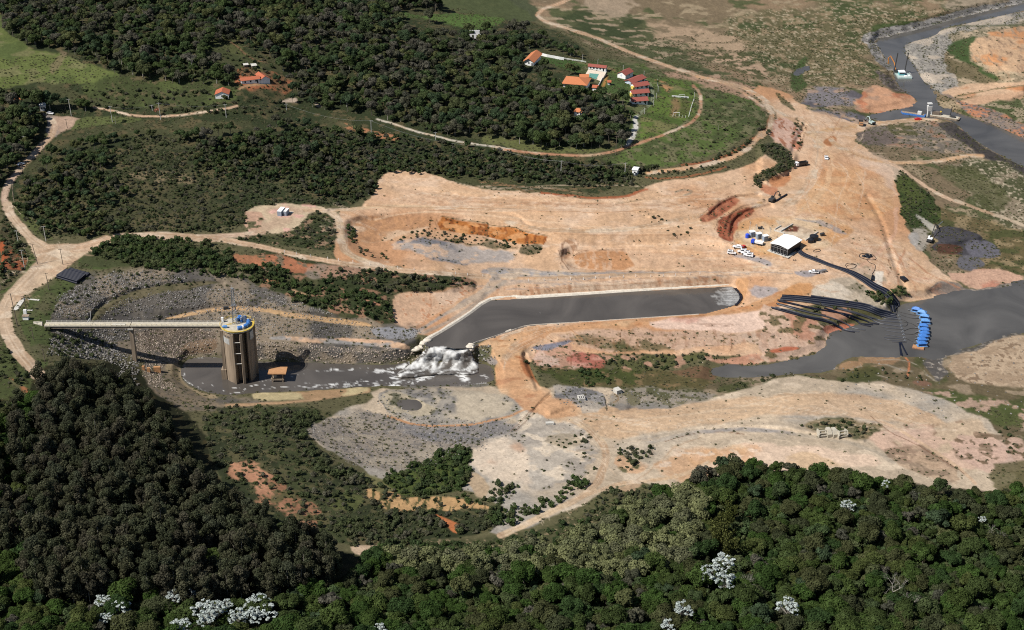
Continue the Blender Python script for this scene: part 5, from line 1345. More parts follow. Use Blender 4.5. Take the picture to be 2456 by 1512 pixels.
def mass(name, key, pts, label, cat, smin=.8, smax=1.25, tilt=.0, sq=1.0, kind='stuff', sink=0.):
    n = len(pts)
    if not n: return None
    a = np.array([p[:3] for p in pts], np.float32); a[:, 2] -= sink
    me = bpy.data.meshes.new(name); me.vertices.add(n); me.vertices.foreach_set('co', a.ravel())
    rot = np.zeros((n, 3), np.float32); rot[:, 2] = rng.random(n) * 6.283; rot[:, :2] = rng.normal(size=(n, 2)) * tilt
    s = (smin + (smax - smin) * rng.random(n) ** 1.6).astype(np.float32); scl = np.stack([s, s, s * sq * (.85 + .3 * rng.random(n))], 1).astype(np.float32)
    for nm, ty, d, f in (('rot', 'FLOAT_VECTOR', rot, 'vector'), ('scl', 'FLOAT_VECTOR', scl, 'vector')):
        at = me.attributes.new(nm, ty, 'POINT'); at.data.foreach_set(f, d.ravel())
    at = me.attributes.new('idx', 'INT', 'POINT'); at.data.foreach_set('value', rng.integers(0, len(KINDS[key]), n).astype(np.int32))
    o = bpy.data.objects.new(name, me); COL.objects.link(o)
    ng = bpy.data.node_groups.new('scatter_' + key, 'GeometryNodeTree')
    ng.interface.new_socket('Geometry', in_out='INPUT', socket_type='NodeSocketGeometry')
    ng.interface.new_socket('Geometry', in_out='OUTPUT', socket_type='NodeSocketGeometry')
    N = ng.nodes; gi = N.new('NodeGroupInput'); go = N.new('NodeGroupOutput'); ip = N.new('GeometryNodeInstanceOnPoints'); ci = N.new('GeometryNodeCollectionInfo')
    ci.inputs['Collection'].default_value = source(key); ci.inputs['Separate Children'].default_value = True; ci.inputs['Reset Children'].default_value = True
    ip.inputs['Pick Instance'].default_value = True
    def na(nm, ty):
        x = N.new('GeometryNodeInputNamedAttribute'); x.data_type = ty; x.inputs['Name'].default_value = nm
        return [s_ for s_ in x.outputs if s_.enabled and s_.name == 'Attribute'][0]
    L_ = ng.links.new
    L_(gi.outputs[0], ip.inputs['Points']); L_(ci.outputs[0], ip.inputs['Instance']); L_(na('idx', 'INT'), ip.inputs['Instance Index'])
    L_(na('rot', 'FLOAT_VECTOR'), ip.inputs['Rotation']); L_(na('scl', 'FLOAT_VECTOR'), ip.inputs['Scale']); L_(ip.outputs[0], go.inputs[0])
    md = o.modifiers.new('scatter', 'NODES'); md.node_group = ng
    o['kind'] = kind; o['label'] = label; o['category'] = cat
    return o

PROTO = {}
def plant(name, key, p, label, cat, group=None, s=1.0, rz=None, var=None):
    i = (var if var is not None else random.randrange(len(KINDS[key]))) % len(KINDS[key])
    cm, tm, h = KINDS[key][i]
    t_ = thing(name, label, cat, p[:3], random.uniform(0, 6.28) if rz is None else rz, group)
    t_.scale = (s, s, s * random.uniform(.9, 1.12))
    part('crown', cm, None, t_)
    if tm is not None: part('stems' if key == 'bamboo' else 'trunk', tm, None, t_)
    return t_

MARKS = [(105,262,'guard house'), (527,228,'small farmhouse'), (620,190,'long farmhouse'), (1140,85,'roofless white ruin'), (1030,40,'lone tree on the green lawn'), (1380,195,'clubhouse'), (1270,140,'stable roof'), (1500,180,'chapel cabin'),
 (1540,240,'lowest cabin'), (1386,283,'orange kiosk roof'), (1515,330,'white stone drive'), (1527,411,'white hut'), (1344,400,'pole by the white hut'), (916,310,'orange cut'), (680,508,'container cabins'), (30,470,'left road bend'), (270,285,'lane pole'), (450,262,'orange leaved tree'),
 (850,240,'hill crest clearing'), (1150,340,'white track'), (319,860,'footbridge pier'), (150,1170,'left hill shoulder'), (100,900,'lower dirt road'), (420,1000,'dam toe'), (540,1180,'red scrub slope'), (860,1320,'hidden road bend'), (280,1450,'left silver tree group'), (560,1470,'large silver tree group'), (780,1460,'gap by the grove'),
 (912,1490,'small bottom silver tree'), (1050,1300,'pale flowering edge'), (1200,1270,'track end'), (1350,1440,'pale bottom tree'), (1400,1290,'pale flowering band'), (1600,1230,'wood corner'), (1720,1390,'big silver pair'), (1730,1270,'bamboo stand'), (1640,1470,'bottom silver pair'), (1885,1470,'right bottom silver tree'),
 (2020,1210,'sparse silver tree'), (2160,1130,'dark tree at the wood edge'), (2240,1400,'crooked leafless tree'), (2380,1290,'bare grey tree'), (2340,1230,'cream topped tree'), (1900,1110,'wood top edge'), (2050,1400,'middle of the right woods'), (2400,1480,'bottom right corner'), (1150,1480,'bottom middle'), (30,1300,'left edge'), (120,1480,'bottom left corner'), (330,1200,'heart of the grove'), (650,1300,'right side of the grove'), (450,1380,'lower grove')]
def where(u, v):
    n, d = min(((m, math.hypot(m[0] - u, (m[1] - v) * 1.5)) for m in MARKS), key=lambda a: a[1])
    if d < 26: return 'at the ' + n[2]
    dx, dy = u - n[0], (v - n[1]) * 1.5
    w = 'left of' if dx < 0 else 'right of'
    if abs(dy) > abs(dx): w = 'below' if dy > 0 else 'above'
    return ('just ' if d < 70 else 'well ' if d > 130 else '') + w + ' the ' + n[2]
def size_word(s, a, b):
    f = (s - a) / (b - a + 1e-9); return 'small ' if f < .3 else 'large ' if f > .72 else 'mid-sized '
def forest(pts, key, name, label, cat, group, n_ind, masslabel, massname, smin=.8, smax=1.25, sink=.2):
    pts = sorted(pts, key=lambda p: -p[4])
    vis = [p for p in pts if -20 < p[3] < PW + 20 and 40 < p[4] < PH + 90]
    ind = vis[:n_ind]; ids = set(id(p) for p in ind)
    for p in ind:
        sc = random.uniform(smin, smax)
        plant(name, key, (p[0], p[1], p[2] - sink), size_word(sc, smin, smax) + label + ', ' + where(p[3], p[4]), cat, group, sc)
    mass(massname, key, [p for p in pts if id(p) not in ids], masslabel, cat, smin, smax, sink=sink)

# ---------------------------------------------------------------- woods
# upper left hill woods (outline of the trunks' feet)
UP = [(-260,-190),(960,-150),(1060,20),(1040,45),(1110,70),(1180,90),(1240,70),(1330,110),(1395,135),(1380,165),(1290,150),(1265,165),(1310,205),(1345,222),(1450,245),(1480,262),(1515,285),(1510,345),(1480,358),(1330,362),(1250,345),(1190,335),(1080,330),(930,290),(880,275),(760,262),(700,250),(690,190),(640,135),(560,100),(505,115),(500,150),(560,175),(555,205),(480,210),(400,198),(330,195),(250,165),(190,140),(140,118),(70,112),(20,95),(10,40),(-260,20)]
HOUSES_CLEAR = [T('RE', [(700,500),(1160,560),(1380,600),(1330,860),(1150,830),(1100,880),(700,810)]), T('RE', [(90,80),(420,80),(560,330),(400,420),(380,660),(90,620)]), [(1540,255),(1545,330),(1500,365),(1488,330),(1510,290)], T('HO', [(250,780),(860,780),(900,1250),(250,1250)]), T('HO', [(1000,180),(2100,300),(2150,860),(1000,860)]), T('A1', [(1040,80),(1880,90),(1880,260),(1240,290),(1100,240)]), T('A0', [(300,850),(480,930),(470,1060),(330,1190),(210,1340),(120,1500),(0,1500),(0,1330),(80,1200),(250,1050)]), [(80,240),(150,245),(150,300),(90,300)],
    T('RE', [(1060,330),(1440,380),(1480,500),(1380,760),(1300,770),(1120,720),(960,720),(720,640),(730,520),(1040,500)]),
    T('RE', [(60,90),(420,90),(1160,290),(1080,450),(1020,480),(860,440),(640,400),(380,260),(280,360),(80,340)]),
    T('RE', [(1380,430),(1860,430),(1860,800),(1640,830),(1440,800)]), T('RE', [(900,1100),(1090,1100),(1090,1210),(900,1210)])]
scU = scatter(UP, 4.7, HOUSES_CLEAR, seed=3, warp=6, sel=offroad, reg='t')
qq = random.Random(5)
a_, b_, c_ = [], [], []
for p in scU:
    n_ = vnoise(np.array([p[0] / 40]), np.array([p[1] / 40]))[0]
    r = qq.random()
    (b_ if (n_ > .64 and r < .3) or r < .05 else a_).append(p)
forest(a_, 'broad', 'broadleaf_tree', 'dark hillside broadleaf tree', 'tree', 'trees of the hillside woods', 45, 'dense dark broadleaf woods covering the hill', 'woodland_trees', .5, 1.15)
forest(b_, 'grey', 'grey_tree', 'greyish half bare hillside tree', 'grey tree', 'grey trees of the hillside woods', 30, 'greyish trees spread through the hillside woods', 'grey_trees', .7, 1.1)
# left clump of woods and lower belt under the field
def clump(poly, key, spacing, name, label, cat, group, n_ind, ml, mn, smin, smax, seed, warp=6, sel=offroad, sink=.2, reg='t'):
    forest(scatter(poly, spacing, HOUSES_CLEAR, seed=seed, warp=warp, sel=sel, reg=reg), key, name, label, cat, group, n_ind, ml, mn, smin, smax, sink)
BELT = [(60,425),(100,400),(150,360),(190,345),(260,335),(330,325),(420,330),(560,325),(640,305),(700,300),(760,300),(800,312),(860,330),(900,345),(880,365),(830,330),(760,345),(800,400),(740,420),(600,380),(480,360),(420,335),(330,330),(260,350),(250,430),(190,470),(120,480),(55,515),(30,470)]
clump(BELT, 'broad', 5.6, 'broadleaf_tree', 'dark bushy belt tree', 'tree', 'trees of the belt below the lane', 30, 'belt of dark trees below the upper dirt lane', 'belt_trees', .4, .9, 8)
MIDW = [(480,350),(620,330),(780,310),(940,330),(1100,350),(1200,365),(1300,385),(1480,405),(1500,425),(1440,440),(1150,432),(1000,418),(920,415),(890,470),(840,485),(760,470),(700,440),(560,430),(470,400)]
clump(MIDW, 'small', 3.6, 'small_tree', 'dark thicket tree', 'small tree', 'small trees of the thicket', 40, 'thicket of small trees above the dug plateau', 'thicket_trees', .4, .85, 9)
clump([(50,440),(260,430),(300,470),(240,520),(330,560),(180,575),(110,560),(40,500)], 'small', 4.6, 'small_tree', 'dark roadside tree', 'small tree', 'small trees by the left road bend', 20, 'small trees by the left road bend', 'bend_trees', .6, 1.1, 10)
clump([(-200,300),(20,262),(60,250),(95,262),(110,300),(120,330),(70,362),(50,400),(30,420),(-10,450),(-200,520)], 'broad', 5.4, 'broadleaf_tree', 'green lane side tree', 'tree', 'trees by the guard house lane', 25, 'trees by the guard house lane', 'lane_trees', .7, 1.1, 11)
# scrub fields of bushes
def bushes(poly, spacing, smin, smax, seed, label, n_ind=0, key='shrub', nm='scrub_bushes', warp=8, sel=onveg, reg='b'):
    forest(scatter(poly, spacing, (), seed=seed, warp=warp, sel=sel, reg=reg), key, 'bush', label, 'bush', label + ' (group)' if 0 else label, n_ind, label, nm, smin, smax, .1)
bushes([(60,430),(330,330),(480,330),(760,320),(930,400),(900,480),(800,495),(680,490),(590,530),(560,560),(300,560),(100,572),(40,500)], 2.4, .3, 1.15, 12, 'low olive bushes covering the slope above the left road')
bushes([(-200,215),(60,215),(60,240),(-200,245)], 3.4, .6, 1.4, 13, 'dark bushes along the far left field edge')
bushes([(200,210),(420,215),(560,225),(740,262),(600,280),(380,268),(240,260),(170,225)], 4.2, .5, 1.4, 14, 'scattered bushes on the grassy slope below the hill woods')
bushes([(560,120),(640,140),(660,165),(690,215),(650,235),(640,215),(560,215),(560,175),(505,150)], 4.5, .5, 1.3, 15, 'low bushes round the upper farmhouse clearing')
bushes([(930,395),(1000,408),(1140,425),(1300,440),(1420,452),(1520,450),(1545,425),(1600,412),(1560,400),(1400,390),(1200,370),(1080,360)], 3.0, .6, 1.6, 16, 'dark bushes on the bank above the dug plateau')
bushes([(1500,400),(1600,405),(1700,385),(1800,335),(1850,285),(1855,300),(1810,345),(1700,395),(1600,415)], 2.6, .5, 1.2, 17, 'bushes along the edge of the headland above the dirt road')
bushes([(1640,210),(1800,250),(1840,280),(1800,325),(1700,370),(1560,400),(1500,395),(1690,300),(1690,250)], 6.5, .35, .8, 18, 'sparse low bushes on the headland grass')
bushes(T('B0', [(620,330),(760,230),(1100,215),(1300,250),(1500,290),(1650,330),(1700,420),(1890,450),(1890,560),(1600,520),(1400,500),(1150,470),(950,440),(850,400),(700,370)]), 2.1, .45, 1.45, 19, 'dense green bushes on the bank between road and dam', 0, 'lshrub')
bushes(T('B1', [(0,400),(120,420),(250,480),(330,540),(420,560),(540,540),(700,600),(740,640),(900,640),(1010,720),(990,790),(1030,850),(950,850),(850,800),(640,790),(450,720),(300,700),(280,620),(60,560),(0,520)]), 2.1, .4, 1.2, 20, 'dark bushes running down the bank above the riprap', 0, 'lshrub')
bushes(T('B1', [(580,480),(820,460),(1060,490),(1300,530),(1450,520),(1610,570),(1590,590),(1400,590),(1290,630),(950,630),(700,580),(560,530)]), 2.4, .5, 1.3, 21, 'bushes on the bank below the marker posts', 0, 'shrub')
bushes([(550,574),(690,563),(735,530),(760,512),(812,520),(805,590),(795,606),(690,590)], 2.8, .4, 1.1, 22, 'scrubby wedge between the container yard and the road')
bushes(T('EX', [(600,130),(900,60),(1080,180),(1260,300),(1320,450),(1280,560),(1150,640),(900,760),(700,840),(640,1000),(500,960),(480,760),(640,660),(900,560),(1000,440),(800,340),(640,240)]), 1.5, .35, 1.0, 23, 'dark bushes on the steep spur above the machine yard', 0, 'shrub', sel=None)
bushes([(2105,392),(2140,400),(2200,440),(2255,500),(2245,545),(2170,545),(2150,480),(2140,420)], 2.2, .25, .7, 24, 'low green growth on the slope below the work yard', 0, 'shrub')
bushes(T('B2', [(700,1070),(1200,1070),(1500,1060),(1560,1110),(1150,1190),(860,1190),(740,1140)]), 2.4, .3, 1.0, 25, 'low bushes in the gully south of the channel')
bushes(T('B2', [(530,1180),(700,1190),(760,1280),(650,1310),(550,1260)]), 2.4, .4, 1.0, 26, 'green bushes at the head of the gully', 0, 'lshrub')
bushes(T('B2', [(150,1130),(400,1150),(500,1190),(350,1200),(200,1160)]), 2.6, .3, .9, 27, 'small bushes on the red bank')
bushes(T('B2', [(1500,1350),(1700,1290),(1890,1280),(1890,1380),(1600,1390)]) + T('B3', [(0,1270),(200,1230),(250,1300),(0,1350)]), 2.6, .4, 1.1, 28, 'bushes on the far shore bank of the reservoir arm')
bushes(T('B3', [(0,1230),(300,1220),(560,1250),(800,1300),(1000,1330),(1300,1400),(1300,1420),(800,1340),(400,1290),(100,1340)]), 3.4, .3, .9, 29, 'thin line of bushes along the shore terrace')
bushes(T('B3', [(560,1200),(760,1160),(1000,1190),(1200,1260),(1000,1290),(700,1260)]), 3.4, .3, .9, 30, 'low scrub on the muddy point')
bushes(T('B3', [(380,640),(480,590),(560,570),(720,720),(700,850),(560,830),(400,800),(380,740)]), 3.0, .3, 1.0, 31, 'scrub under the black pipes')
bushes(T('B3', [(760,620),(930,640),(950,700),(870,720),(780,680)]) + [], 2.2, .4, 1.0, 32, 'green bushes beside the suction pipes', 0, 'lshrub', sel=None)
bushes(T('B3', [(940,610),(1040,580),(1070,650),(980,680)]), 2.2, .4, .9, 33, 'bushes above the pontoon landing', 0, 'lshrub', sel=None)
bushes(T('C2', [(770,280),(900,240),(1020,270),(960,360),(880,420),(790,400)]), 2.6, .5, 1.2, 34, 'bushes on the island between the two tracks', sel=None)
bushes(T('C2', [(470,180),(540,165),(595,195),(560,230),(480,220)]), 2.2, .5, 1.2, 35, 'round clump of bushes on the grey flat', sel=None)
bushes(T('C2', [(290,230),(400,210),(560,240),(500,280),(330,260)]), 3.0, .3, .8, 36, 'low scattered bushes on the grey flat', sel=None)
bushes(T('C2', [(100,330),(620,290),(640,420),(150,480)]), 7.5, .3, .7, 37, 'small scattered tufts on the pale flat', sel=None)
bushes(T('C3', [(350,90),(560,80),(740,140),(720,200),(620,180),(420,130),(230,110)]), 3.0, .4, 1.0, 38, 'bushes round the concrete frames', sel=None)
bushes(T('C3', [(1480,100),(1700,120),(1800,250),(1700,380),(1640,200)]), 4.5, .4, 1.1, 39, 'scattered bushes on the pink flat')
bushes(T('B1', [(980,270),(1200,185),(1400,190),(1600,240),(1890,270),(1890,310),(1500,280),(1250,230),(1030,270)]), 2.8, .3, .9, 40, 'bushes at the foot of the orange cut', sel=None)
bushes(T('B2', [(0,245),(80,255),(90,300),(0,310)]) , 2.2, .4, .9, 41, 'bushes left of the orange cut foot', sel=None)
bushes(T('B2', [(120,285),(290,285),(290,340),(180,365)]), 2.4, .3, .8, 42, 'dry bushes below the orange cut', sel=None)
bushes(T('B1', [(690,150),(720,150),(760,270),(720,280),(700,250)]), 2.4, .4, 1.0, 43, 'strip of bushes beside the curved road', 0, 'lshrub', sel=None)
bushes(T('B1', [(730,290),(1020,390),(980,400),(800,370)]), 3.4, .3, .8, 44, 'thin bushes in the bowl', sel=None)
bushes(T('A2', [(1040,1255),(1300,1215),(1600,1160),(1620,1200),(1300,1260),(1100,1300)]), 3.0, .3, .9, 45, 'bushes under the lane to the white hut')
bushes(T('B2', [(1060,90),(1170,80),(1170,120),(1060,130)]) , 2.6, .3, .9, 46, 'bush patch on the plateau', sel=None)
bushes(T('B2', [(1280,145),(1420,150),(1360,210),(1240,240),(1100,200)]), 4.0, .3, .8, 47, 'scattered bushes on the plateau slope', sel=None)
bushes(T('A3', [(240,850),(310,880),(290,1050),(230,1080),(250,950)]), 3.6, .4, 1.0, 48, 'bushes on the pink cut bank', sel=None)
# lower left scrub
bushes(SCR2, 3.1, .35, 1.2, 50, 'dark bushes on the slope below the rubble field', 0, 'shrub', sel=onveg)
bushes([(640,985),(790,990),(735,1025),(745,1065),(800,1115),(880,1150),(870,1185),(800,1150),(740,1110),(700,1050),(600,1010)], 2.6, .7, 1.7, 51, 'larger green bushes on the slope below the rubble field', 0, 'shrub', reg='b2', sel=None)
bushes(T('C1', [(880,470),(1180,360),(1330,270),(1520,260),(1500,350),(1480,460),(1460,540),(1300,590),(1060,590),(950,540)]), 2.2, .5, 1.3, 52, 'bright green bushes on the patch amid the pale flat', 0, 'lshrub', sel=None)
bushes(T('C1', [(1700,540),(1802,500),(1802,590),(1700,650),(1560,650),(1380,640),(1400,580),(1550,630)]) + [], 2.4, .4, 1.2, 53, 'bushes along the curved gully by the track', 0, 'lshrub', sel=None)
bushes(T('C2', [(-60,690),(100,680),(300,600),(420,500),(560,490),(580,520),(540,560),(380,650),(200,740),(0,800),(-100,790)]), 2.4, .5, 1.4, 54, 'bushes lining the track above the near woods', 0, 'lshrub', sel=None)
bushes(T('C1', [(1080,680),(1240,690),(1400,760),(1500,700),(1800,680),(1800,800),(1440,850),(1250,860),(900,930),(640,880),(440,820),(500,760),(900,720)]), 2.5, .5, 1.5, 55, 'dark bushes above the hidden road bend')
bushes(T('C2', [(-100,510),(60,500),(110,540),(0,600)]) + [], 2.4, .5, 1.2, 56, 'bush clump on the pale flat', 0, 'lshrub', sel=None)
bushes(T('C2', [(720,530),(1060,500),(1050,600),(900,680),(640,760),(520,720),(640,620)]), 2.6, .5, 1.3, 57, 'scrub between the track and the near woods')
bushes([(900,1310),(1200,1300),(1420,1245),(1560,1190),(1600,1190),(1560,1235),(1420,1295),(1200,1350),(1000,1352),(900,1342)], 2.3, .4, 1.3, 80, 'bushes filling the strip between track and near woods', 0, 'lshrub')
# near the left road
bushes(T('B0', [(0,90),(40,90),(150,270),(190,330),(170,470),(90,560),(0,600)]), 2.8, .5, 1.3, 58, 'bushes on the bank left of the road junction')
bushes(T('B0', [(0,1100),(60,1040),(200,1200),(230,1270),(100,1290),(0,1260)]), 3.0, .5, 1.3, 59, 'bushes left of the lower road')
bushes(T('B0', [(500,480),(760,470),(1200,500),(1500,560),(1000,600),(700,640),(420,760),(330,800),(420,620)]), 3.2, .3, .8, 60, 'weeds among the upper riprap', 0, 'shrub', sel=None)
bushes(T('B0', [(330,900),(560,900),(800,1000),(880,1060),(520,1100),(330,1080)]), 2.6, .4, 1.0, 61, 'weeds among the left riprap', 0, 'shrub', sel=None)
# tufts of grass and weeds everywhere there is green ground
tufts = scatter([(-50,150),(1100,20),(1500,100),(2456,0),(2456,700),(2200,640),(1900,900),(2456,1000),(2456,1190),(700,1290),(340,900),(-50,1000)], 2.0, (), seed=70, sel=lambda u, v, q: onveg(u, v, q) & (vnoise(u / 16, v / 9) + .35 * q.random(len(u)) > .55), reg='tuft', warp=0)
mass('weed_tufts', 'tuft', tufts, 'weedy tufts dotting the greener ground', 'weeds', .4, 1.1)
tf2 = scatter([(900,420),(1700,430),(2100,400),(2200,640),(1950,860),(2456,1000),(2456,1180),(1600,1150),(1100,1140),(760,1050),(1200,900),(900,640)], 3.0, (), seed=71, sel=lambda u, v, q: (vnoise(u / 22, v / 12) > .82) & offroad(u, v, q), reg='tuft2', warp=0)
mass('dry_tufts', 'tuft', tf2, 'sparse dry tufts on bare earth', 'weeds', .3, .9)

# near woods, lower frame
NEAR = [(880,1342),(930,1355),(1010,1352),(1190,1352),(1300,1326),(1420,1292),(1540,1230),(1640,1175),(1690,1150),(1760,1130),(1850,1140),(1960,1150),(2070,1160),(2150,1180),(2195,1200),(2260,1195),(2330,1200),(2456,1205),(2760,1200),(2760,1850),(-300,1850),(-300,1560),(60,1470),(250,1460),(500,1475),(700,1450),(820,1420)]
PALEZ = [(930,1300),(1010,1290),(1400,1270),(1560,1230),(1640,1190),(1700,1220),(1680,1300),(1640,1380),(1500,1420),(1350,1410),(1180,1400),(1000,1400),(920,1370)]
BAMB = [(1700,1230),(1790,1230),(1800,1390),(1700,1400)]
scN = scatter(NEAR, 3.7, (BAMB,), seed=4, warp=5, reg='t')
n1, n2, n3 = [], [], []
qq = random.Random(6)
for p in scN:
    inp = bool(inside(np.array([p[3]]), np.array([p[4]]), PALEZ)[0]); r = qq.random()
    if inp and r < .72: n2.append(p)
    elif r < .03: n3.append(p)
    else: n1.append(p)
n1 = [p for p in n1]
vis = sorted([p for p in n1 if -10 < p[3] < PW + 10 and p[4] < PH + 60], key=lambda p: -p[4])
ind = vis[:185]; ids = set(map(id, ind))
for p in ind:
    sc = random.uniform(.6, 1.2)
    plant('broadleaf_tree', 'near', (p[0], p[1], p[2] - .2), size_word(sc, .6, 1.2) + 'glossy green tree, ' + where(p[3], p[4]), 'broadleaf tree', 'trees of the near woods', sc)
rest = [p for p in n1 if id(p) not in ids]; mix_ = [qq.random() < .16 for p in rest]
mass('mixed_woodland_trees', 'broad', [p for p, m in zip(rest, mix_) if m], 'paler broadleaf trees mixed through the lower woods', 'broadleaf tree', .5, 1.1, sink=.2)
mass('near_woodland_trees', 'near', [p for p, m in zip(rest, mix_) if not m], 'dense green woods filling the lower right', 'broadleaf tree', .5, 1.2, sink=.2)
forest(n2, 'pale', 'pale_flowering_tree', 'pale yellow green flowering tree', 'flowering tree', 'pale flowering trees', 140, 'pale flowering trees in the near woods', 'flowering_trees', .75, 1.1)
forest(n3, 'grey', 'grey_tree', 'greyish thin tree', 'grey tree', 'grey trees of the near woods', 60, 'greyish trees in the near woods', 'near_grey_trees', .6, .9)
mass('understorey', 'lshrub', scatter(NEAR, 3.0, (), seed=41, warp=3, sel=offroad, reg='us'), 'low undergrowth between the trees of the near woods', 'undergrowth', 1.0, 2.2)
EUCA = [(-200,1010),(40,1000),(100,960),(140,930),(200,935),(330,960),(345,985),(380,1040),(440,1110),(490,1180),(540,1240),(640,1300),(760,1345),(830,1380),(820,1420),(700,1450),(500,1475),(250,1460),(60,1470),(-200,1480)]
scE = scatter(EUCA, 3.5, (), seed=5, warp=5, reg='t')
pe, pb = [], []
for p in scE:
    (pb if (p[3] < 90 and qq.random() < .7) or qq.random() < .05 else pe).append(p)
forest(pe, 'euca', 'eucalyptus_tree', 'slender dark olive eucalyptus', 'eucalyptus', 'eucalyptus grove at lower left', 280, 'tall dark eucalyptus grove lower left', 'eucalyptus_trees', .7, 1.1)
forest(pb, 'near', 'broadleaf_tree', 'green broadleaf tree mixed into the grove', 'tree', 'green trees mixed into the grove', 20, 'trees beside the grove', 'grove_edge_trees', .7, 1.1)

# trees that stand out
def solo(name, key, uv, label, cat, s=1., dz=0., group=None, var=None):
    p = G(*uv); return plant(name, key, (p.x, p.y, p.z - .2 + dz), label, cat, group, s, var=var)
for uv, s, lab in ((T('A0', (150,880+60)), 2.0, 'huge round yellow green tree left of the guard house lane'), (T('A0', (90,800)), 1.5, 'broad spreading green tree above the huge round tree'),
                   (T('A0', (290,790)), 1.7, 'large dark tree right behind the white guard house'), (T('A0', (360,790)), 1.5, 'large dark tree right of the guard house'), (T('A0', (615,800)), 1.15, 'dark dense tree standing in the grass east of the guard house'),
                   (T('A0', (560,780)), .9, 'smaller dark tree just left of the dense roadside tree'), (T('A0', (470,790)), 1.0, 'dark tree behind the tall utility pole at the plaza')):
    solo('broadleaf_tree', 'broad', uv, lab, 'tree', s * .8)
for uv, s, lab in ((T('A1', (1280,165)), 1.3, 'large tree standing alone on the bright green lawn'), (T('A1', (190,590)), .7, 'round dark tree beside the upper farmhouse'),
                   (T('RE', (470,400)), 1.0, 'round tree on the walled estate lawn'), (T('RE', (1690,960)), 1.3, 'dense dark tree in front of the lowest cabin'), (T('RE', (1590,930)), 1.0, 'dark tree left of the dense tree by the cabins'),
                   (T('RE', (860,480)), .9, 'tree behind the large orange roofed hall'), (T('RE', (940,470)), .8, 'tree between the hall and the pool lawn'), (T('A2', (370,1050)), 1.2, 'broad bare-limbed tree at the wood edge by the brown lane')):
    solo('broadleaf_tree', 'broad', uv, lab, 'tree', s * .8)
for uv, s, lab in ((T('A2', (1545,940)), .55, 'lone palm on the open headland grass'), (T('A0', (830,890)), .8, 'slim palm beside the upper dirt lane'), (T('A2', (1105,620)), .5, 'small dark palm beside the estate track'),
                   (T('A0', (940,370)), .9, 'palm standing up in the hill woods'), (T('C0', (960,1540)), 1., 'palm at the bottom edge between the white flowering trees'), (T('A0', (1610,530)), .7, 'pair of palms above the small farmhouse')):
    solo('palm_tree', 'palm', uv, lab, 'palm', s)
solo('orange_tree', 'orange', T('A0', (1130,835)), 'thin tree with dry orange leaves above the dirt lane', 'dry tree', .8)
def wh2(uv):
    c = (290, 1450) if uv[0] < 380 else (560, 1470)
    a = 'far left' if uv[0] < c[0] - 60 else 'left' if uv[0] < c[0] - 12 else 'middle' if uv[0] < c[0] + 14 else 'right' if uv[0] < c[0] + 65 else 'far right'
    b = 'upper' if uv[1] < 1443 else 'lower' if uv[1] > 1474 else 'central'
    return '%s %s of the %s group' % (b, a, 'smaller left' if uv[0] < 380 else 'large bottom')
for uv, s in ((T('C0', (720,1340)), .8), (T('C0', (830,1400)), .9), (T('C0', (870,1370)), .7), (T('C0', (730,1450)), .7), (T('C0', (830,1460)), .6), (T('C0', (1200,1330)), .8), (T('C0', (1310,1300)), .7),
              (T('C0', (1400,1430)), 1.), (T('C0', (1500,1440)), 1.), (T('C0', (1250,1530)), .9), (T('C0', (1440,1500)), 1.), (T('C0', (1560,1370)), .8), (T('C0', (1640,1470)), 1.), (T('C0', (1740,1370)), .9), (T('C0', (1760,1450)), 1.),
              (T('C1', (60,1390)), 1.1), (T('C1', (120,1440)), 1.), (T('C1', (20,1460)), 1.), (T('C0', (1110,1560)), .6)):
    solo('white_leaved_tree', 'white', (uv[0], uv[1] + 30), size_word(s, .5, 1.1) + 'silvery white leaved tree, ' + wh2(uv), 'silver tree', s, 1.5, 'silver white trees at lower left')
for uv, s, lab in ((T('C1', (880,1530)), .8, 'small silver white tree at the bottom edge right of the silver group'), (T('C2', (1500,1120)), 1.2, 'upper silver white tree of the big pair in the right woods'), (T('C2', (1400,1170)), 1.0, 'left silver white tree of the big pair in the right woods'),
                   (T('C2', (1510,1230)), 1.1, 'lower silver white tree under the bamboo'), (T('C2', (1220,1420)), 1.0, 'silver white tree near the bottom right of centre'), (T('C2', (1120,1500)), .8, 'small silver white tree at the bottom right of centre'),
                   (T('C3', (175,1410)), 1.1, 'silver white tree near the bottom under the right woods'), (T('C3', (585,670)), .8, 'sparse silver white tree high in the right woods'), (T('C3', (1505,730)), .5, 'tiny cream topped tree in the far right woods'), (T('C3', (850,490)), .6, 'small cream topped tree near the right woods top edge')):
    solo('white_leaved_tree', 'white', (uv[0], uv[1] + 34), lab, 'silver tree', s, 1.5)
for uv, s, lab in ((T('C3', (1590,920)), 1., 'bare grey tree standing out in the right woods'), (T('C3', (890,1290)), 1.1, 'leafless tree with pale crooked limbs near the bottom right'), (T('C3', (1000,1370)), .9, 'second leafless tree beside the crooked one near the bottom right'),
                   (T('A0', (1380,470)), 1.0, 'bare white limbed tree at the foot of the hill woods'), (T('C2', (1660,1270)), .9, 'thin bare tree right of the big silver pair')):
    solo('bare_tree', 'bare', (uv[0], uv[1] + 16), lab, 'bare tree', s, 2.)
for i, (uv, s) in enumerate(((T('C2', (1470,930)), 1.0), (T('C2', (1500,820)), .95), (T('C2', (1530,980)), 1.0), (T('C2', (1450,860)), .9), (T('C2', (1540,740)), .8), (T('C2', (1600,1330)), .6))):
    solo('bamboo_clump', 'bamboo', (uv[0], uv[1] + 20), 'tall feathery olive bamboo clump in the right woods' if i < 5 else 'smaller olive bamboo clump below the big bamboo stand', 'bamboo', s, 0, 'tall bamboo stand' if i < 5 else None)

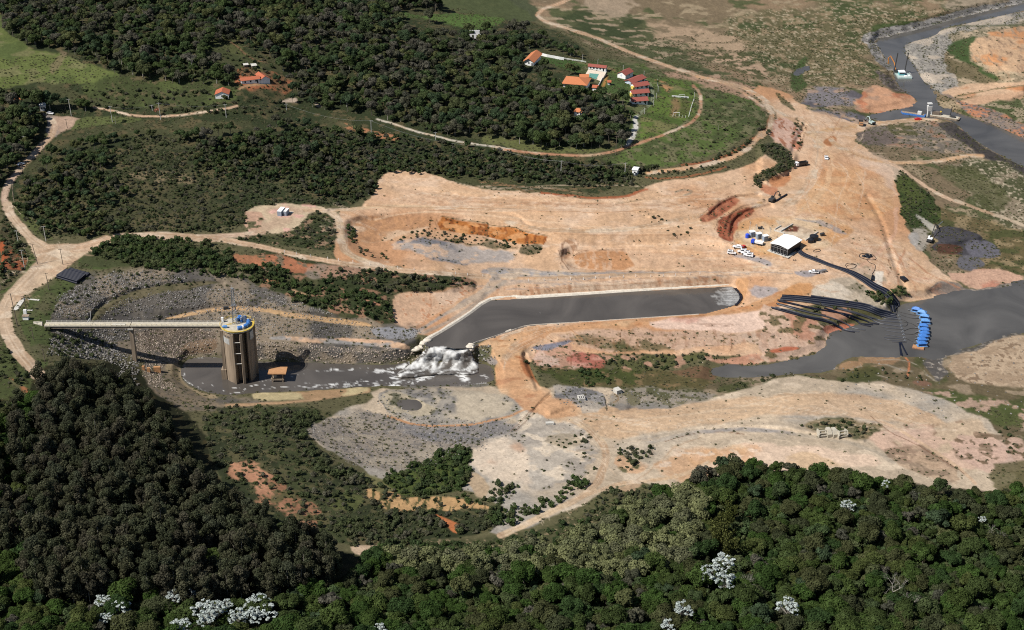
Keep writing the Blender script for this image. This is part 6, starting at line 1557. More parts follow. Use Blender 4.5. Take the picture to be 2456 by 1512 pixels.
# ---------------------------------------------------------------- rock
def rocks(poly, spacing, smin, smax, seed, label, key='rock', nm='riprap', sel=None, holes=(), warp=11):
    pts = scatter(poly, spacing, holes, seed=seed, sel=sel, reg='r' + str(seed), warp=warp, jit=.75)
    mass(nm, key, pts, label, 'rocks', smin, smax, tilt=.5, sq=.8)
offgrass = lambda u, v, q: ~cls_at(u, v)
rocks(T('B0', [(450,640),(560,590),(640,580),(720,510),(850,480),(1100,480),(1350,530),(1300,550),(1050,590),(850,650),(700,740),(640,810),(400,810),(400,720)]), .85, .45, 1.25, 1, 'grey riprap boulders on the upper left dam face')
rocks(T('B0', [(700,800),(850,700),(1050,640),(1400,600),(1700,600),(1890,660),(1890,720),(1700,720),(1500,740),(1150,820),(900,830),(700,830)]) + T('B1', [(0,700),(0,600),(200,650),(400,730),(600,780),(500,785),(200,750)][::-1]), .88, .45, 1.2, 2, 'grey riprap boulders between the berm paths')
rocks(T('B0', [(1200,835),(1500,780),(1720,770),(1890,770),(1890,840),(1890,1000),(1560,830)]) + T('B1', [(100,960),(0,960)]), 1.1, .4, 1.1, 3, 'broken grey stone behind the tower')
rocks(T('B1', [(0,780),(300,790),(700,830),(900,890),(1000,970),(600,950),(200,930),(0,960)]), 1.15, .4, 1.1, 4, 'broken grey stone slope right of the tower')
rocks(T('B1', [(20,1000),(120,980),(300,1000),(700,1010),(1050,1050),(1250,1060),(1260,1090),(1150,1120),(1000,1140),(700,1130),(290,1120),(50,1110)]), .9, .6, 1.35, 5, 'brown riprap bank above the pit water', 'rockb')
rocks(T('B0', [(380,910),(560,890),(700,900),(900,880),(950,960),(820,1000),(900,1080),(700,1100),(330,1080)]), .85, .45, 1.3, 6, 'mixed grey riprap under the footbridge')
rocks(T('B0', [(960,900),(1560,885),(1560,1090),(1340,1090),(1280,1150),(1170,1130),(1170,1240),(1300,1350),(1150,1330),(1050,1280),(1000,1140),(960,1050)]), .9, .45, 1.1, 7, 'brown broken stone left of the tower', 'rockb')
rocks(T('B1', [(1240,990),(1290,1000),(1290,1060),(1240,1090),(1220,1060)]), .9, .8, 1.5, 8, 'wet rocks at the left end of the waterfall')
rocks(T('CA', [(1180,450),(1280,480),(1480,440),(1740,370),(1760,540),(1860,640),(1800,760),(1680,740),(1320,800),(1240,680),(1140,600)]), 1.0, .6, 1.5, 9, 'grey rocks on the right shoulder of the waterfall')
rocks(T('CA', [(950,1120),(1360,1120),(1750,1160),(1740,1250),(1300,1250),(960,1240),(800,1230)]), 1.2, .5, 1.3, 10, 'loose stones on the near pit shore')
rocks(T('CA', [(560,400),(700,390),(960,400),(980,470),(860,490),(600,470)]) + [], 1.6, .8, 1.6, 11, 'dark boulders breaking the top of the waterfall')
rocks([(735,1030),(760,1010),(880,985),(960,1020),(1100,1050),(1180,1070),(1080,1110),(940,1130),(850,1120),(790,1080)], 1.5, .35, 1.0, 12, 'grey broken stone spread over the rubble field')
rocks([(905,940),(1000,1000),(1230,1010),(1240,1045),(1100,1070),(980,1050),(920,1000)], 1.7, .4, 1.3, 13, 'blue grey stones east of the muddy puddle')
rocks(T('B1', [(1060,900),(1220,895),(1190,955),(1050,960)]), 1.1, .6, 1.3, 14, 'small heap of stones by the channel wall')
rocks(T('B2', [(350,1290),(700,1330),(920,1330),(1300,1340),(1500,1360),(1300,1420),(860,1440),(600,1460),(420,1420)]), 1.8, .4, 1.2, 15, 'grey stones along the lower ravine')
rocks(T('B2', [(180,1025),(330,1012),(490,975),(495,990),(340,1050),(190,1050)]), 1.0, .4, .9, 16, 'strip of blue grey stones on the bank')
rocks([(1900,900),(2100,860),(2270,860),(2456,800),(2456,1000),(2200,1000)], 5.0, .4, 1.2, 17, 'stones scattered on the muddy far shore')
rocks(T('A3', [(740,280),(1250,150),(1890,0),(1890,20),(1500,100),(960,250),(830,290),(870,380),(940,470),(900,480),(780,380)]), 1.6, .4, 1.1, 18, 'grey clods along the left river bank')
rocks(T('A3', [(1030,330),(1250,250),(1890,80),(1890,110),(1300,280),(1080,400),(1140,470),(1270,620),(1230,640),(1100,480)]), 1.7, .4, 1.1, 19, 'grey clods along the right river bank')
rocks(T('B0', [(600,1000),(900,1050),(1000,1110),(1000,1300),(900,1300),(850,1150),(560,1090)]), 1.1, .6, 1.8, 20, 'pale riprap showing between the eucalyptus crowns')
rocks([(1300,830),(1900,800),(1990,820),(1900,860),(1500,870)], 4.0, .3, .9, 21, 'stones on the pink slope below the channel', 'rockb')
rocks([(950,440),(1700,440),(2100,420),(2150,620),(1900,700),(1200,640),(850,620)], 14.0, .3, .9, 22, 'stray stones on the dug plateau', 'rockb')
rocks(T('C2', [(0,0),(1800,0),(1800,200),(600,500),(0,480)]), 5.0, .3, .9, 23, 'stray stones on the pale flat', 'rockb')

# ================================================================ built things
M_WHITE_P = pmat("white render wall", (.84, .83, .80), .8, noise=.04, nscale=.6)
M_WHITE_V = pmat("white vehicle paint", (.80, .80, .80), .35, spec=.5)
M_TILE = pmat("terracotta roof tiles", (.40, .115, .055), .85, noise=.28, nscale=3.5, streak=(3, .6, 1))
M_TILE2 = pmat("dull red roof tiles", (.27, .075, .055), .85, noise=.3, nscale=3.5, streak=(3, .6, 1))
M_TILE3 = pmat("orange roof tiles", (.48, .17, .07), .85, noise=.22, nscale=3.5, streak=(3, .6, 1))
M_GLASSD = pmat("dark window glass", (.03, .035, .045), .15)
M_BLUEW = pmat("pale blue painted wall", (.50, .57, .66), .8, noise=.08)
M_CONC = pmat("weathered concrete", (.27, .21, .15), .9, noise=.42, nscale=.5, streak=(1.8, 1.8, .16))
M_CONCL = pmat("pale concrete", (.50, .48, .43), .9, noise=.2, nscale=.8)
M_CONCD = pmat("dark concrete", (.10, .09, .08), .85, noise=.3, nscale=.6)  # darker tone used for the tower ports
M_DECK = pmat("bridge deck concrete", (.44, .40, .32), .9, noise=.22, nscale=.7)
M_YEL = pmat("yellow paint", (.60, .43, .07), .55, noise=.15, nscale=2)
M_BLUE = pmat("bright blue sheeting", (.05, .17, .47), .45, noise=.25, nscale=1.2)
M_BLUEL = pmat("light blue sheeting", (.11, .27, .55), .45, noise=.25, nscale=1.2)
M_STEEL = pmat("grey galvanised steel", (.30, .31, .32), .5, .6)
M_STEELD = pmat("dark steel", (.06, .06, .06), .5, .3)
M_BLACK = pmat("black rubber", (.012, .013, .016), .45)
M_PIPE = pmat("black plastic pipe", (.010, .012, .022), .38, spec=.16)
M_PIPEG = pmat("worn grey black pipe", (.05, .052, .06), .35, spec=.6)
M_WROOF = pmat("white metal roof sheets", (.82, .83, .82), .4, noise=.05, nscale=1)
M_WOOD = pmat("brown boards", (.42, .22, .10), .85, noise=.3, nscale=2, streak=(.4, 4, 1))
M_POLEW = pmat("whitish concrete pole", (.50, .49, .45), .85)
M_POLE = pmat("brown wooden pole", (.14, .11, .085), .9)
M_WIRE = pmat("grey wire", (.34, .34, .33), .5)
M_RED = pmat("red paint", (.45, .03, .03), .4)
M_ORP = pmat("orange machine paint", (.55, .22, .05), .5, noise=.15)
M_MINT = pmat("pale mint paint", (.38, .47, .44), .55, noise=.15)
M_TURQ = pmat("turquoise cabin paint", (.14, .40, .44), .5)
M_POOL = pmat("green pool water", (.12, .30, .24), .12, noise=.1, nscale=.6)
M_TERR = pmat("cream pool terrace", (.62, .53, .42), .85, noise=.15, nscale=.7)
M_LINER = pmat("white channel lining", (.58, .52, .43), .8, noise=.22, nscale=.8)
M_GCLAD = pmat("grey blue metal wall", (.28, .33, .40), .6, noise=.1)
M_TANK = pmat("royal blue plastic", (.03, .08, .55), .4)
M_CLAY = pmat("brown raft boards", (.40, .20, .12), .85, noise=.3, nscale=2)
M_NET = pmat("ochre concrete", (.46, .42, .34), .9, noise=.2)
M_YARD = pmat("yellow veranda paint", (.70, .50, .12), .7)

def yaw(a, b): return math.atan2(b.y - a.y, b.x - a.x)

def house(name, label, fl, fr, depth, wh, rh, ridge='x', roof=None, wall=None, over=.45, hip=False, wins=2, door=True, dz=0., cat='house', group=None, side=True):
    roof = roof or M_TILE; wall = wall or M_WHITE_P
    A, B = G(*fl), G(*fr); w = (B - A).xy.length; z0 = (A.z + B.z) / 2 + dz
    t = thing(name, label, cat, ((A.x + B.x) / 2, (A.y + B.y) / 2, z0), yaw(A, B), group)
    hw = w / 2
    m = MB().box((0, depth / 2, wh / 2 - .7), (w, depth, wh + 1.4))
    if not hip:
        if ridge == 'x':
            m.prism([(0, wh), (depth, wh), (depth / 2, wh + rh)], -hw, hw, 'x') if False else m.add([(-hw, 0, wh), (-hw, depth, wh), (-hw, depth / 2, wh + rh), (hw, 0, wh), (hw, depth, wh), (hw, depth / 2, wh + rh)], [(0, 2, 1), (3, 4, 5), (0, 3, 5, 2), (1, 2, 5, 4)])
        else:
            m.add([(-hw, 0, wh), (hw, 0, wh), (0, 0, wh + rh), (-hw, depth, wh), (hw, depth, wh), (0, depth, wh + rh)], [(0, 1, 2), (3, 5, 4), (0, 2, 5, 3), (1, 4, 5, 2)])
    part('wall', m, wall, t)
    r = MB(); o = over; th = .16; e = .04
    if hip:
        rl = max(0, w - depth) / 2
        base = [(-hw - o, -o), (hw + o, -o), (hw + o, depth + o), (-hw - o, depth + o)]
        P = [(x, y, wh - .1) for x, y in base] + [(-rl, depth / 2, wh + rh), (rl, depth / 2, wh + rh)] + [(x, y, wh - .25) for x, y in base]
        r.add(P, [(0, 1, 5, 4), (1, 2, 5), (2, 3, 4, 5), (3, 0, 4), (6, 7, 1, 0), (7, 8, 2, 1), (8, 9, 3, 2), (9, 6, 0, 3), (9, 8, 7, 6)])
        part('roof', r, roof, t)
    else:
        for sgn in (-1, 1):
            r = MB()
            if ridge == 'x':
                y0 = depth / 2; y1 = -o if sgn < 0 else depth + o; k = rh * (1 + o / (depth / 2))
                Q = [(-hw - o, y0, wh + rh + e), (hw + o, y0, wh + rh + e), (hw + o, y1, wh + rh - k + e), (-hw - o, y1, wh + rh - k + e)]
            else:
                x1 = sgn * (hw + o); k = rh * (1 + o / hw)
                Q = [(0, -o, wh + rh + e), (0, depth + o, wh + rh + e), (x1, depth + o, wh + rh - k + e), (x1, -o, wh + rh - k + e)]
            r.add(Q + [(a, b, c - th + .0) for a, b, c in Q], [(0, 1, 2, 3), (7, 6, 5, 4), (0, 3, 7, 4), (1, 5, 6, 2), (3, 2, 6, 7), (0, 4, 5, 1)])
            part('roof_slope', r, roof, t)
    for k in range(wins):
        x = -hw + w * (k + .7) / (wins + .4)
        part('window', MB().box((x, -.03, wh * .55), (1.0, .08, 1.0)), M_GLASSD, t)
    if door: part('door', MB().box((hw * .75, -.03, 1.0), (.9, .08, 2.0)), M_GLASSD, t)
    if side: part('window', MB().box((hw + .03, depth * .5, wh * .55), (.08, 1.0, .9)), M_GLASSD, t)
    return t

# ---- estate on the headland
R_ = lambda x, y: T('RE', (x, y))
house('farmhouse', 'small white farmhouse with red gable roof above the upper lane', T('HO', (430,1045)), T('HO', (770,1040)), 7.5, 3.0, 1.7, 'y', M_TILE, wins=1)
house('farmhouse', 'long low white farmhouse wing with rust red roof on a clay clearing', T('HO', (1100,660)), T('HO', (1580,655)), 5.0, 2.8, 1.1, 'x', M_TILE, wins=3)
house('farmhouse', 'taller gabled white house joined to the long low wing', T('HO', (1590,655)), T('HO', (1840,655)), 9.5, 3.2, 1.9, 'y', M_TILE, wins=0, door=False)
house('shed', 'small open grey shed above the farmhouses', T('HO', (1380,270)), T('HO', (1490,270)), 4.0, 2.2, .4, 'x', M_CONCL, M_POLE, wins=0, door=False, cat='shed', side=False)
house('shed', 'low tin roofed lean-to left of the open grey shed', T('HO', (1170,235)), T('HO', (1270,235)), 3.0, 1.8, .3, 'x', M_CONCL, M_POLE, wins=0, door=False, cat='shed', side=False)
house('gate_lodge', 'small white guard house at the dirt plaza on the left', T('GU', (722,268)), T('GU', (822,262)), 4.2, 3.8, .35, 'x', M_WHITE_P, wins=2, door=True, cat='guard house')
big = house('clubhouse', 'large clubhouse with long orange hipped roof beside the pool', R_(760,690), R_(1110,735), 12.5, 3.6, 2.6, 'x', M_TILE3, hip=True, wins=5, cat='building', over=1.0)
house('clubhouse_wing', 'short orange roofed wing joining clubhouse and pool terrace', R_(1020,590), R_(1150,600), 5.5, 3.2, 1.0, 'x', M_TILE3, wins=0, door=False, cat='building', side=False)
house('stable', 'orange roofed building at the left end of the white estate wall', R_(150,335), R_(285,352), 17, 3.4, 1.8, 'y', M_TILE3, wins=1, cat='building', over=1.0)
house('changing_rooms', 'long low white building with red roof behind the pool', R_(1150,392), R_(1420,448), 3.6, 2.6, 1.0, 'x', M_TILE2, wins=5, cat='building')
house('chapel', 'small white gabled cabin with cross shaped window above the lawn', R_(1605,530), R_(1730,560), 9.5, 3.0, 1.7, 'y', M_TILE2, wins=0, door=False, cat='cabin')
part_t = bpy.data.objects['chapel']
part('window', MB().box((-.2, -.04, 2.0), (1.7, .08, .28)).box((-.2, -.05, 2.0), (.3, .08, 1.8)), M_BLUEW, part_t)
cab = [((1840,650), (2040,610), 'topmost red roofed cabin of the row of four, with pale blue wall', M_BLUEW), ((1880,718), (2095,712), 'second red roofed cabin from the top of the row of four', M_WHITE_P),
       ((1845,830), (2095,830), 'third red roofed cabin from the top of the row of four', M_WHITE_P), ((1842,948), (2075,958), 'lowest red roofed cabin of the row of four', M_WHITE_P)]
for i, (a, b, lab, wm) in enumerate(cab):
    h_ = house('cabin', lab, R_(*a), R_(*b), 6.2, 2.7, 1.2, 'x', M_TILE2, wall=wm, wins=3, cat='cabin', group='row of estate cabins', over=.7)
    if i in (1, 2): part('veranda', MB().box((-5.6, 1.5, 1.1), (1.6, 3.0, 2.2)), M_YARD, h_)
house('shrine', 'tiny white shrine with red roof on the estate lawn', R_(1455,650), R_(1498,652), 2.0, 2.4, .8, 'x', M_TILE, wins=0, cat='shrine', side=False)
house('kiosk', 'small orange hip roof showing amid the estate woods', R_(925,1180), R_(1040,1195), 5.5, 2.6, 1.4, 'x', M_TILE3, hip=True, wins=1, cat='kiosk', dz=2.5)
house('outbuilding', 'small red roofed corner building below the pool terrace', R_(1215,735), R_(1290,745), 4.0, 2.4, .9, 'x', M_TILE, wins=0, cat='building')
# pool terrace
def slab(name, label, cat, pts, h, m, z=None, kind=None, down=1.5):
    P = [G(*p) for p in pts]; z = (sum(p.z for p in P) / len(P)) if z is None else z
    P = [Gz(p[0], p[1], z + h) for p in pts]; c = sum(P, Vector()) / len(P)
    n = len(P); m_ = MB().add([(p.x - c.x, p.y - c.y, 0) for p in P] + [(p.x - c.x, p.y - c.y, -down - h) for p in P], [tuple(range(n)), tuple(range(n, 2 * n))[::-1]] + [(k, n + k, n + (k + 1) % n, (k + 1) % n) for k in range(n)])
    return single(name, m_, m, label, cat, c, kind=kind), c.z
_, zt = slab('pool_terrace', 'cream paved terrace round the green swimming pool', 'terrace', [R_(1150,400), R_(1430,450), R_(1290,700), R_(1150,620), R_(1095,495)], .35, M_TERR)
tp, _ = slab('swimming_pool', 'green swimming pool set in the cream terrace', 'pool', [R_(1170,462), R_(1315,475), R_(1278,552), R_(1148,545)], .0, M_POOL, z=zt + .04, down=.02)
def wall_run(name, label, cat, pts, h, th, m, group=None, posts=0, kind=None):
    P = [G(*p) for p in pts]; c = P[0].copy()
    t = thing(name, label, cat, c, 0, group, kind)
    for a, b in zip(P[:-1], P[1:]):
        mb = MB(); d = (b - a); L = d.xy.length; a0, b0 = a - c, b - c
        nx, ny = -d.y / L * th / 2, d.x / L * th / 2
        mb.add([(a0.x + nx, a0.y + ny, a0.z - .6), (a0.x - nx, a0.y - ny, a0.z - .6), (b0.x - nx, b0.y - ny, b0.z - .6), (b0.x + nx, b0.y + ny, b0.z - .6),
                (a0.x + nx, a0.y + ny, a0.z + h), (a0.x - nx, a0.y - ny, a0.z + h), (b0.x - nx, b0.y - ny, b0.z + h), (b0.x + nx, b0.y + ny, b0.z + h)],
               [(3, 2, 1, 0), (4, 5, 6, 7), (0, 1, 5, 4), (1, 2, 6, 5), (2, 3, 7, 6), (3, 0, 4, 7)])
        part('panel', mb, m, t)
    return t
wall_run('boundary_wall', 'bright white estate wall behind the walled lawn', 'wall', [R_(405,185), R_(500,210), R_(620,232), R_(700,248), R_(765,258)], 1.9, .25, M_WHITE_P)
wall_run('terrace_wall', 'white parapet along the right side of the pool terrace', 'wall', [R_(1432,455), R_(1390,520), R_(1345,600), R_(1292,702)], 1.1, .2, M_WHITE_P)
def rail_fence(name, label, pts, h, m, rails=2, step=3.0, r=.05, cat='fence', group=None):
    P = [G(*p) for p in pts]; c = P[0].copy(); t = thing(name, label, cat, c, 0, group)
    for k in range(rails):
        z = h * (1 - .45 * k); part('rail', MB().tube([p - c + Vector((0, 0, z)) for p in P], r, 4), m, t)
    tot = 0
    for a, b in zip(P[:-1], P[1:]):
        L = (b - a).length; n = max(1, int(L / step))
        for i in range(n):
            q = a.lerp(b, i / n) - c; part('post', MB().cyl(q - Vector((0, 0, .5)), q + Vector((0, 0, h)), r * 1.4, 4), m, t)
    return t
rail_fence('white_rail_fence', 'white rail fence continuing the estate wall to the right', [R_(765,248), R_(900,270), R_(1040,290), R_(1115,305)], 1.2, M_WHITE_P, step=2.5, r=.09)
# football pitch
for uv, lab in ((T('GO', (985,645)), 'far white football goal at the top of the small pitch'), (T('GO', (850,1105)), 'near white football goal at the bottom of the small pitch')):
    p = G(*uv); t = thing('football_goal', lab, 'goal', p, -.02, 'football goals')
    part('goal_frame', MB().tube([(-1.9, 0, 0), (-1.9, 0, 2.1), (1.9, 0, 2.1), (1.9, 0, 0)], .1, 4), M_WHITE_P, t)
    part('back_frame', MB().tube([(-1.9, 0, 2.1), (-1.9, 1.3, 0), (1.9, 1.3, 0), (1.9, 0, 2.1)], .04, 4), M_WHITE_P, t)
wall_run('pitch_wall', 'low white wall behind the far goal', 'wall', [T('GO', (730,612)), T('GO', (900,628)), T('GO', (1165,652))], .9, .3, M_WHITE_P)
rail_fence('pitch_fence', 'white pole rail along the right side of the football pitch', [T('GO', (1300,700)), T('GO', (1230,900)), T('GO', (1160,1165))], .9, M_WHITE_P, 1, 6, .12)
for i, x in enumerate((755, 830, 915, 995, 1080)):
    p = G(*T('GO', (x, 1130 + i * 8))); single('fence_post', MB().cyl((0, 0, -.3), (0, 0, 1.6), .09, 5), M_WHITE_P, 'short white post in the row beside the near goal', 'post', p, group='white posts by the near goal')
for i, uv in enumerate((R_(2232,640), R_(2243,750), R_(2216,860), R_(2168,975), R_(2030,1100), R_(1300,330), R_(1062,255), R_(1697,420), R_(2022,520), T('GO', (362,345)), T('GO', (1310,640)))):
    p = G(*uv); single('lamp_post', MB().cyl((0, 0, -.3), (0, 0, 3.6), .14, 5).box((0, 0, 3.7), (.35, .2, .15)), M_POLEW, 'slim whitish lamp post on the estate', 'lamp post', p, group='estate lamp posts')
# white hut and containers
house('pump_hut', 'small square white hut with flat roof at the headland foot', T('A2', (925,1258)), T('A2', (960,1265)), 4.5, 3.6, .25, 'x', M_WROOF, wins=1, door=True, cat='hut', over=.3)
bpy.data.objects['pump_hut']['label'] = 'square white hut with flat roof beside the dirt lane'
def container(label, fl, fr, depth, h, dz=0.):
    A, B = G(*fl), G(*fr); w = (B - A).xy.length
    t = thing('container_cabin', label, 'container', ((A.x + B.x) / 2, (A.y + B.y) / 2, (A.z + B.z) / 2), yaw(A, B), 'site containers')
    m = MB().box((0, depth / 2, h / 2), (w, depth, h)); part('wall', m, M_GCLAD, t)
    part('roof', MB().box((0, depth / 2, h + .07), (w + .15, depth + .15, .14)), M_WROOF, t)
    for k in range(int(w / .6)): part('rib', MB().box((-w / 2 + .3 + k * .6, -.03, h / 2), (.08, .05, h - .2)), M_STEEL, t)
    return t
container('left light grey container cabin at the small yard', T('BX', (295,485)), T('BX', (380,495)), 6.0, 2.8)
container('right light grey container cabin at the small yard', T('BX', (430,480)), T('BX', (485,487)), 4.5, 2.6)
slab('pallet', 'tan wooden board lying beside the container cabins', 'board', [T('BX', (560,375)), T('BX', (640,395)), T('BX', (610,425)), T('BX', (545,405))], .15, M_TERR, down=.1)

# ---- intake tower
TZ, WZ = 4.0, LV['pit']
TC = Gz(569, 779, TZ); HT = TZ - WZ
t = thing('intake_tower', 'tall round concrete intake tower standing in the dark water', 'tower', (TC.x, TC.y, WZ - 2))
TH = HT + 2
def arc(r0, a0, a1, n): return [(r0 * math.sin(math.radians(a0 + (a1 - a0) * k / n)), -r0 * math.cos(math.radians(a0 + (a1 - a0) * k / n))) for k in range(n + 1)]
# plan angles: 0 points to the viewer, positive to the right
def wallseg(a0, a1, ro, ri, z0, z1, n=10):
    o, i = arc(ro, a0, a1, n), arc(ri, a1, a0, n); P = o + i; m = len(P)
    return MB().add([(x, y, z0) for x, y in P] + [(x, y, z1) for x, y in P], [(k, (k + 1) % m, m + (k + 1) % m, m + k) for k in range(m)] + [(k, m - 1 - k, m - 2 - k, k + 1)[::-1] for k in range(n)] + [(m + k, m + k + 1, 2 * m - 2 - k, 2 * m - 1 - k)[::-1] for k in range(n)])
RO = 7.0
for a0, a1 in ((-110, -14), (46, 110), (165, 235)):
    part('shell', wallseg(a0, a1, RO, RO - 1.0, 0, TH - .6), M_CONC, t, smooth=False)
part('core', MB().cyl((0, 0, 0), (0, 0, TH - .7), 4.0, 28), M_CONC, t)
for a in (-12, 19, 111, 127, 151, 164):
    x, y = math.sin(math.radians(a)), -math.cos(math.radians(a))
    part('buttress', MB().box((x * 5.8, y * 5.8, (TH - 1.4) / 2), (1.1, 4.8, TH - 1.4), math.radians(a)), M_CONC, t)
for a in (4,):
    x, y = math.sin(math.radians(a)), -math.cos(math.radians(a))
    for z in (TH - 5.6, TH - 11.5, TH - 17):
        part('cross_beam', MB().cyl((x * 7.6 - 2.0 * math.cos(math.radians(a)), y * 7.6 - 2.0 * math.sin(math.radians(a)), z), (x * 7.6 + 2.0 * math.cos(math.radians(a)), y * 7.6 + 2.0 * math.sin(math.radians(a)), z), .2, 5), M_CONCL, t)
part('pipe_duct', MB().box((-7.4, -1.2, (TH - 2) / 2), (1.4, 3.0, TH - 2)).box((-7.8, -1.4, 3.6), (2.4, 4.0, 7.2)), M_CONC, t)
part('platform', MB().cyl((0, 0, TH - .7), (0, 0, TH), 7.7, 36), M_DECK, t)
part('rim_walkway', wallseg(-60, 120, 7.95, 7.1, TH + .02, TH + .14, 30), M_YEL, t)
part('rim_walkway', wallseg(150, 215, 7.9, 7.5, TH + .02, TH + .25, 14), M_YEL, t)
part('painted_line', MB().box((-2.2, 1.6, TH + .1), (6.0, .3, .14), math.radians(30)).box((-3.0, 0.2, TH + .1), (5.0, .25, .12), math.radians(12)), M_YEL, t)
hr = [(x * 1.04, y * 1.04, TH + 1.1) for x, y in arc(7.8, -170, 165, 40)]
part('handrail', MB().tube(hr, .09, 4).tube([(a, b, c - .5) for a, b, c in hr], .06, 4), M_YEL, t)
part('stain', wallseg(-70, -28, RO + .03, RO, TH - 7.5, TH - 4.4, 8), pmat("grey white streaks", (.42, .42, .40), .9, noise=.45, nscale=1.2, streak=(2.5, 2.5, .15)), t)
for x in (-5.2, -3.4):
    a = math.radians(x * 9); part('port', MB().box((math.sin(a) * (RO + .02), -math.cos(a) * (RO + .02), TH - 3.4), (1.1, .25, .8), a), M_CONCD, t)
for k, a in enumerate((27, 38)):
    a = math.radians(a + 38); part('stain', MB().box((math.sin(a) * (RO + .3), -math.cos(a) * (RO + .3), TH - 4), (1.6, .3, 4.2), a), M_CONCL, t)
# machinery on top
tb = thing('pipe_manifold', 'curved bright blue pipe manifold on top of the tower', 'pipework', (TC.x, TC.y, TZ))
for k, (a0, a1, r0, rr) in enumerate(((10, 60, 5.3, .95), (60, 115, 5.4, .85))):
    part('pipe_bend', MB().tube([(x, y, .95) for x, y in arc(r0, a0, a1, 10)], rr, 10), M_BLUE, tb, smooth=True)
for a in (14, 34, 38, 58, 78, 98):
    x0, y0 = math.sin(math.radians(a - .8)) * 5.35, -math.cos(math.radians(a - .8)) * 5.35; x1, y1 = math.sin(math.radians(a + 1.6)) * 5.35, -math.cos(math.radians(a + 1.6)) * 5.35
    part('flange', MB().cyl((x0, y0, .95), (x1, y1, .95), 1.1, 12), M_WHITE_P if a in (34, 38) else M_BLUEL, tb)
for k, (x, y, z, s) in enumerate(((1.8, 3.4, 1.2, 1.3), (3.0, 4.2, 1.4, 1.1), (.6, 4.6, 1.5, 1.2), (3.2, 2.6, 2.0, .9), (-.4, 3.4, 1.0, .9))):
    part('valve', MB().cyl((x, y, 0), (x, y, z + .8), s * .75, 8).cyl((x - 1, y, z), (x + 1, y + .6, z), s * .5, 8), (M_BLUE, M_BLUEL, M_BLUE, M_GCLAD, M_BLUEL)[k], tb)
part('strapping', MB().box((1.6, 3.0, 2.0), (.3, 2.6, .9)).box((2.6, 3.8, 2.2), (1.8, .3, .7)), M_WHITE_P, tb)
single('pump_motor', MB().cyl((-1, 0, .7), (1, 0, .7), .7, 10).box((0, 0, .2), (2.2, 1.0, .4)).cyl((-1.4, 0, .7), (-1, 0, .7), .3, 8), M_BLUEL, 'small blue motor lying on the left of the tower top', 'motor', (TC.x - 5.2, TC.y - 3.2, TZ), .2)
# lattice mast
def lattice(name, label, loc, h, w, m, n=14, cat='mast', top=.4, lean=0):
    t = thing(name, label, cat, loc); b = [(-w / 2, -w / 2), (w / 2, -w / 2), (w / 2, w / 2), (-w / 2, w / 2)]
    for x, y in b: part('leg', MB().cyl((x, y, 0), (x * top, y * top, h), .13, 4), m, t)
    mb = MB()
    for k in range(n):
        z0, z1 = h * k / n, h * (k + 1) / n; s0 = 1 - (1 - top) * k / n; s1 = 1 - (1 - top) * (k + 1) / n
        for i in range(4):
            a, c = b[i], b[(i + 1) % 4]
            mb.cyl((a[0] * s0, a[1] * s0, z0), (c[0] * s1, c[1] * s1, z1), .075, 3); mb.cyl((a[0] * s1, a[1] * s1, z1), (c[0] * s1, c[1] * s1, z1), .07, 3)
    part('bracing', mb, m, t); return t
mast = lattice('lattice_mast', 'tall grey lattice mast rising from the tower top', (TC.x - 1.2, TC.y + 1.2, TZ), 18.5, 2.0, M_STEEL, 16, top=.45)
part('platform', MB().box((0, 0, 9.8), (2.2, 2.2, .15)).box((0, 0, 18.5), (1.2, 1.2, .1)), M_STEEL, mast)
part('aerial', MB().cyl((0, 0, 18.5), (0, 0, 20.3), .05, 4).cyl((-.9, 0, 18.9), (.9, 0, 18.9), .04, 4), M_WHITE_P, mast)
single('control_box', MB().box((0, 0, 1.2), (1.0, 1.0, 2.4)), M_WHITE_P, 'white cabinet where the footbridge meets the tower', 'cabinet', (TC.x - 7.3, TC.y + 2.6, TZ))
# footbridge
BL = Gz(108, 778, TZ); BR = Gz(531, 778, TZ); BYW = yaw(BL, BR); LB = (BR - BL).length
t = thing('footbridge', 'long straight concrete footbridge from the road to the tower', 'bridge', BL, BYW)
for k, (a, b) in enumerate(((0, LB * .484), (LB * .488, LB))):
    part('girder', MB().box(((a + b) / 2, 0, -.75), (b - a, 3.6, 1.3)), M_CONC, t); part('deck', MB().box(((a + b) / 2, 0, -.02), (b - a, 4.3, .22)), M_DECK, t)
for y in (-1.85, 1.85):
    for z in (.55, 1.05): part('rail', MB().tube([(0, y, z), (LB - 1, y, z)], .045, 4), M_CONCL if y > 0 else M_YEL, t)
    for k in range(int(LB / 2.4)):
        part('post', MB().box((k * 2.4 + .3, y, .55), (.12, .12, 1.1)), M_CONCL, t)
pz = (Gz(319, 790, TZ) - BL).length
part('pier_head', MB().box((LB * .486, 0, -1.75), (2.6, 4.2, .6)), M_CONCL, t)
part('pier', MB().box((LB * .486, 0, -12.5), (1.7, 2.4, 21)), M_CONC, t)
for xx, hh in ((LB * .25, 3.2),):
    part('gate_frame', MB().tube([(xx, -1.8, 0), (xx, -1.8, 2.2), (xx, 1.8, 2.2), (xx, 1.8, 0)], .08, 4).tube([(xx, 1.8, 0), (xx + .6, 3.2, 5.2)], .08, 4), M_WHITE_P, t)
part('trough', MB().box((LB * .42, -.9, .25), (6.4, 1.5, .3)).box((LB * .42, -.2, .45), (6.4, .2, .3)), M_CONCL, t)
slab('walkway', 'pale concrete approach path leading onto the footbridge', 'path', [T('LF', (230,455)), T('LF', (545,450)), T('LF', (545,497)), T('LF', (430,478)), T('LF', (235,468))], .08, M_DECK, kind='structure', down=.6)
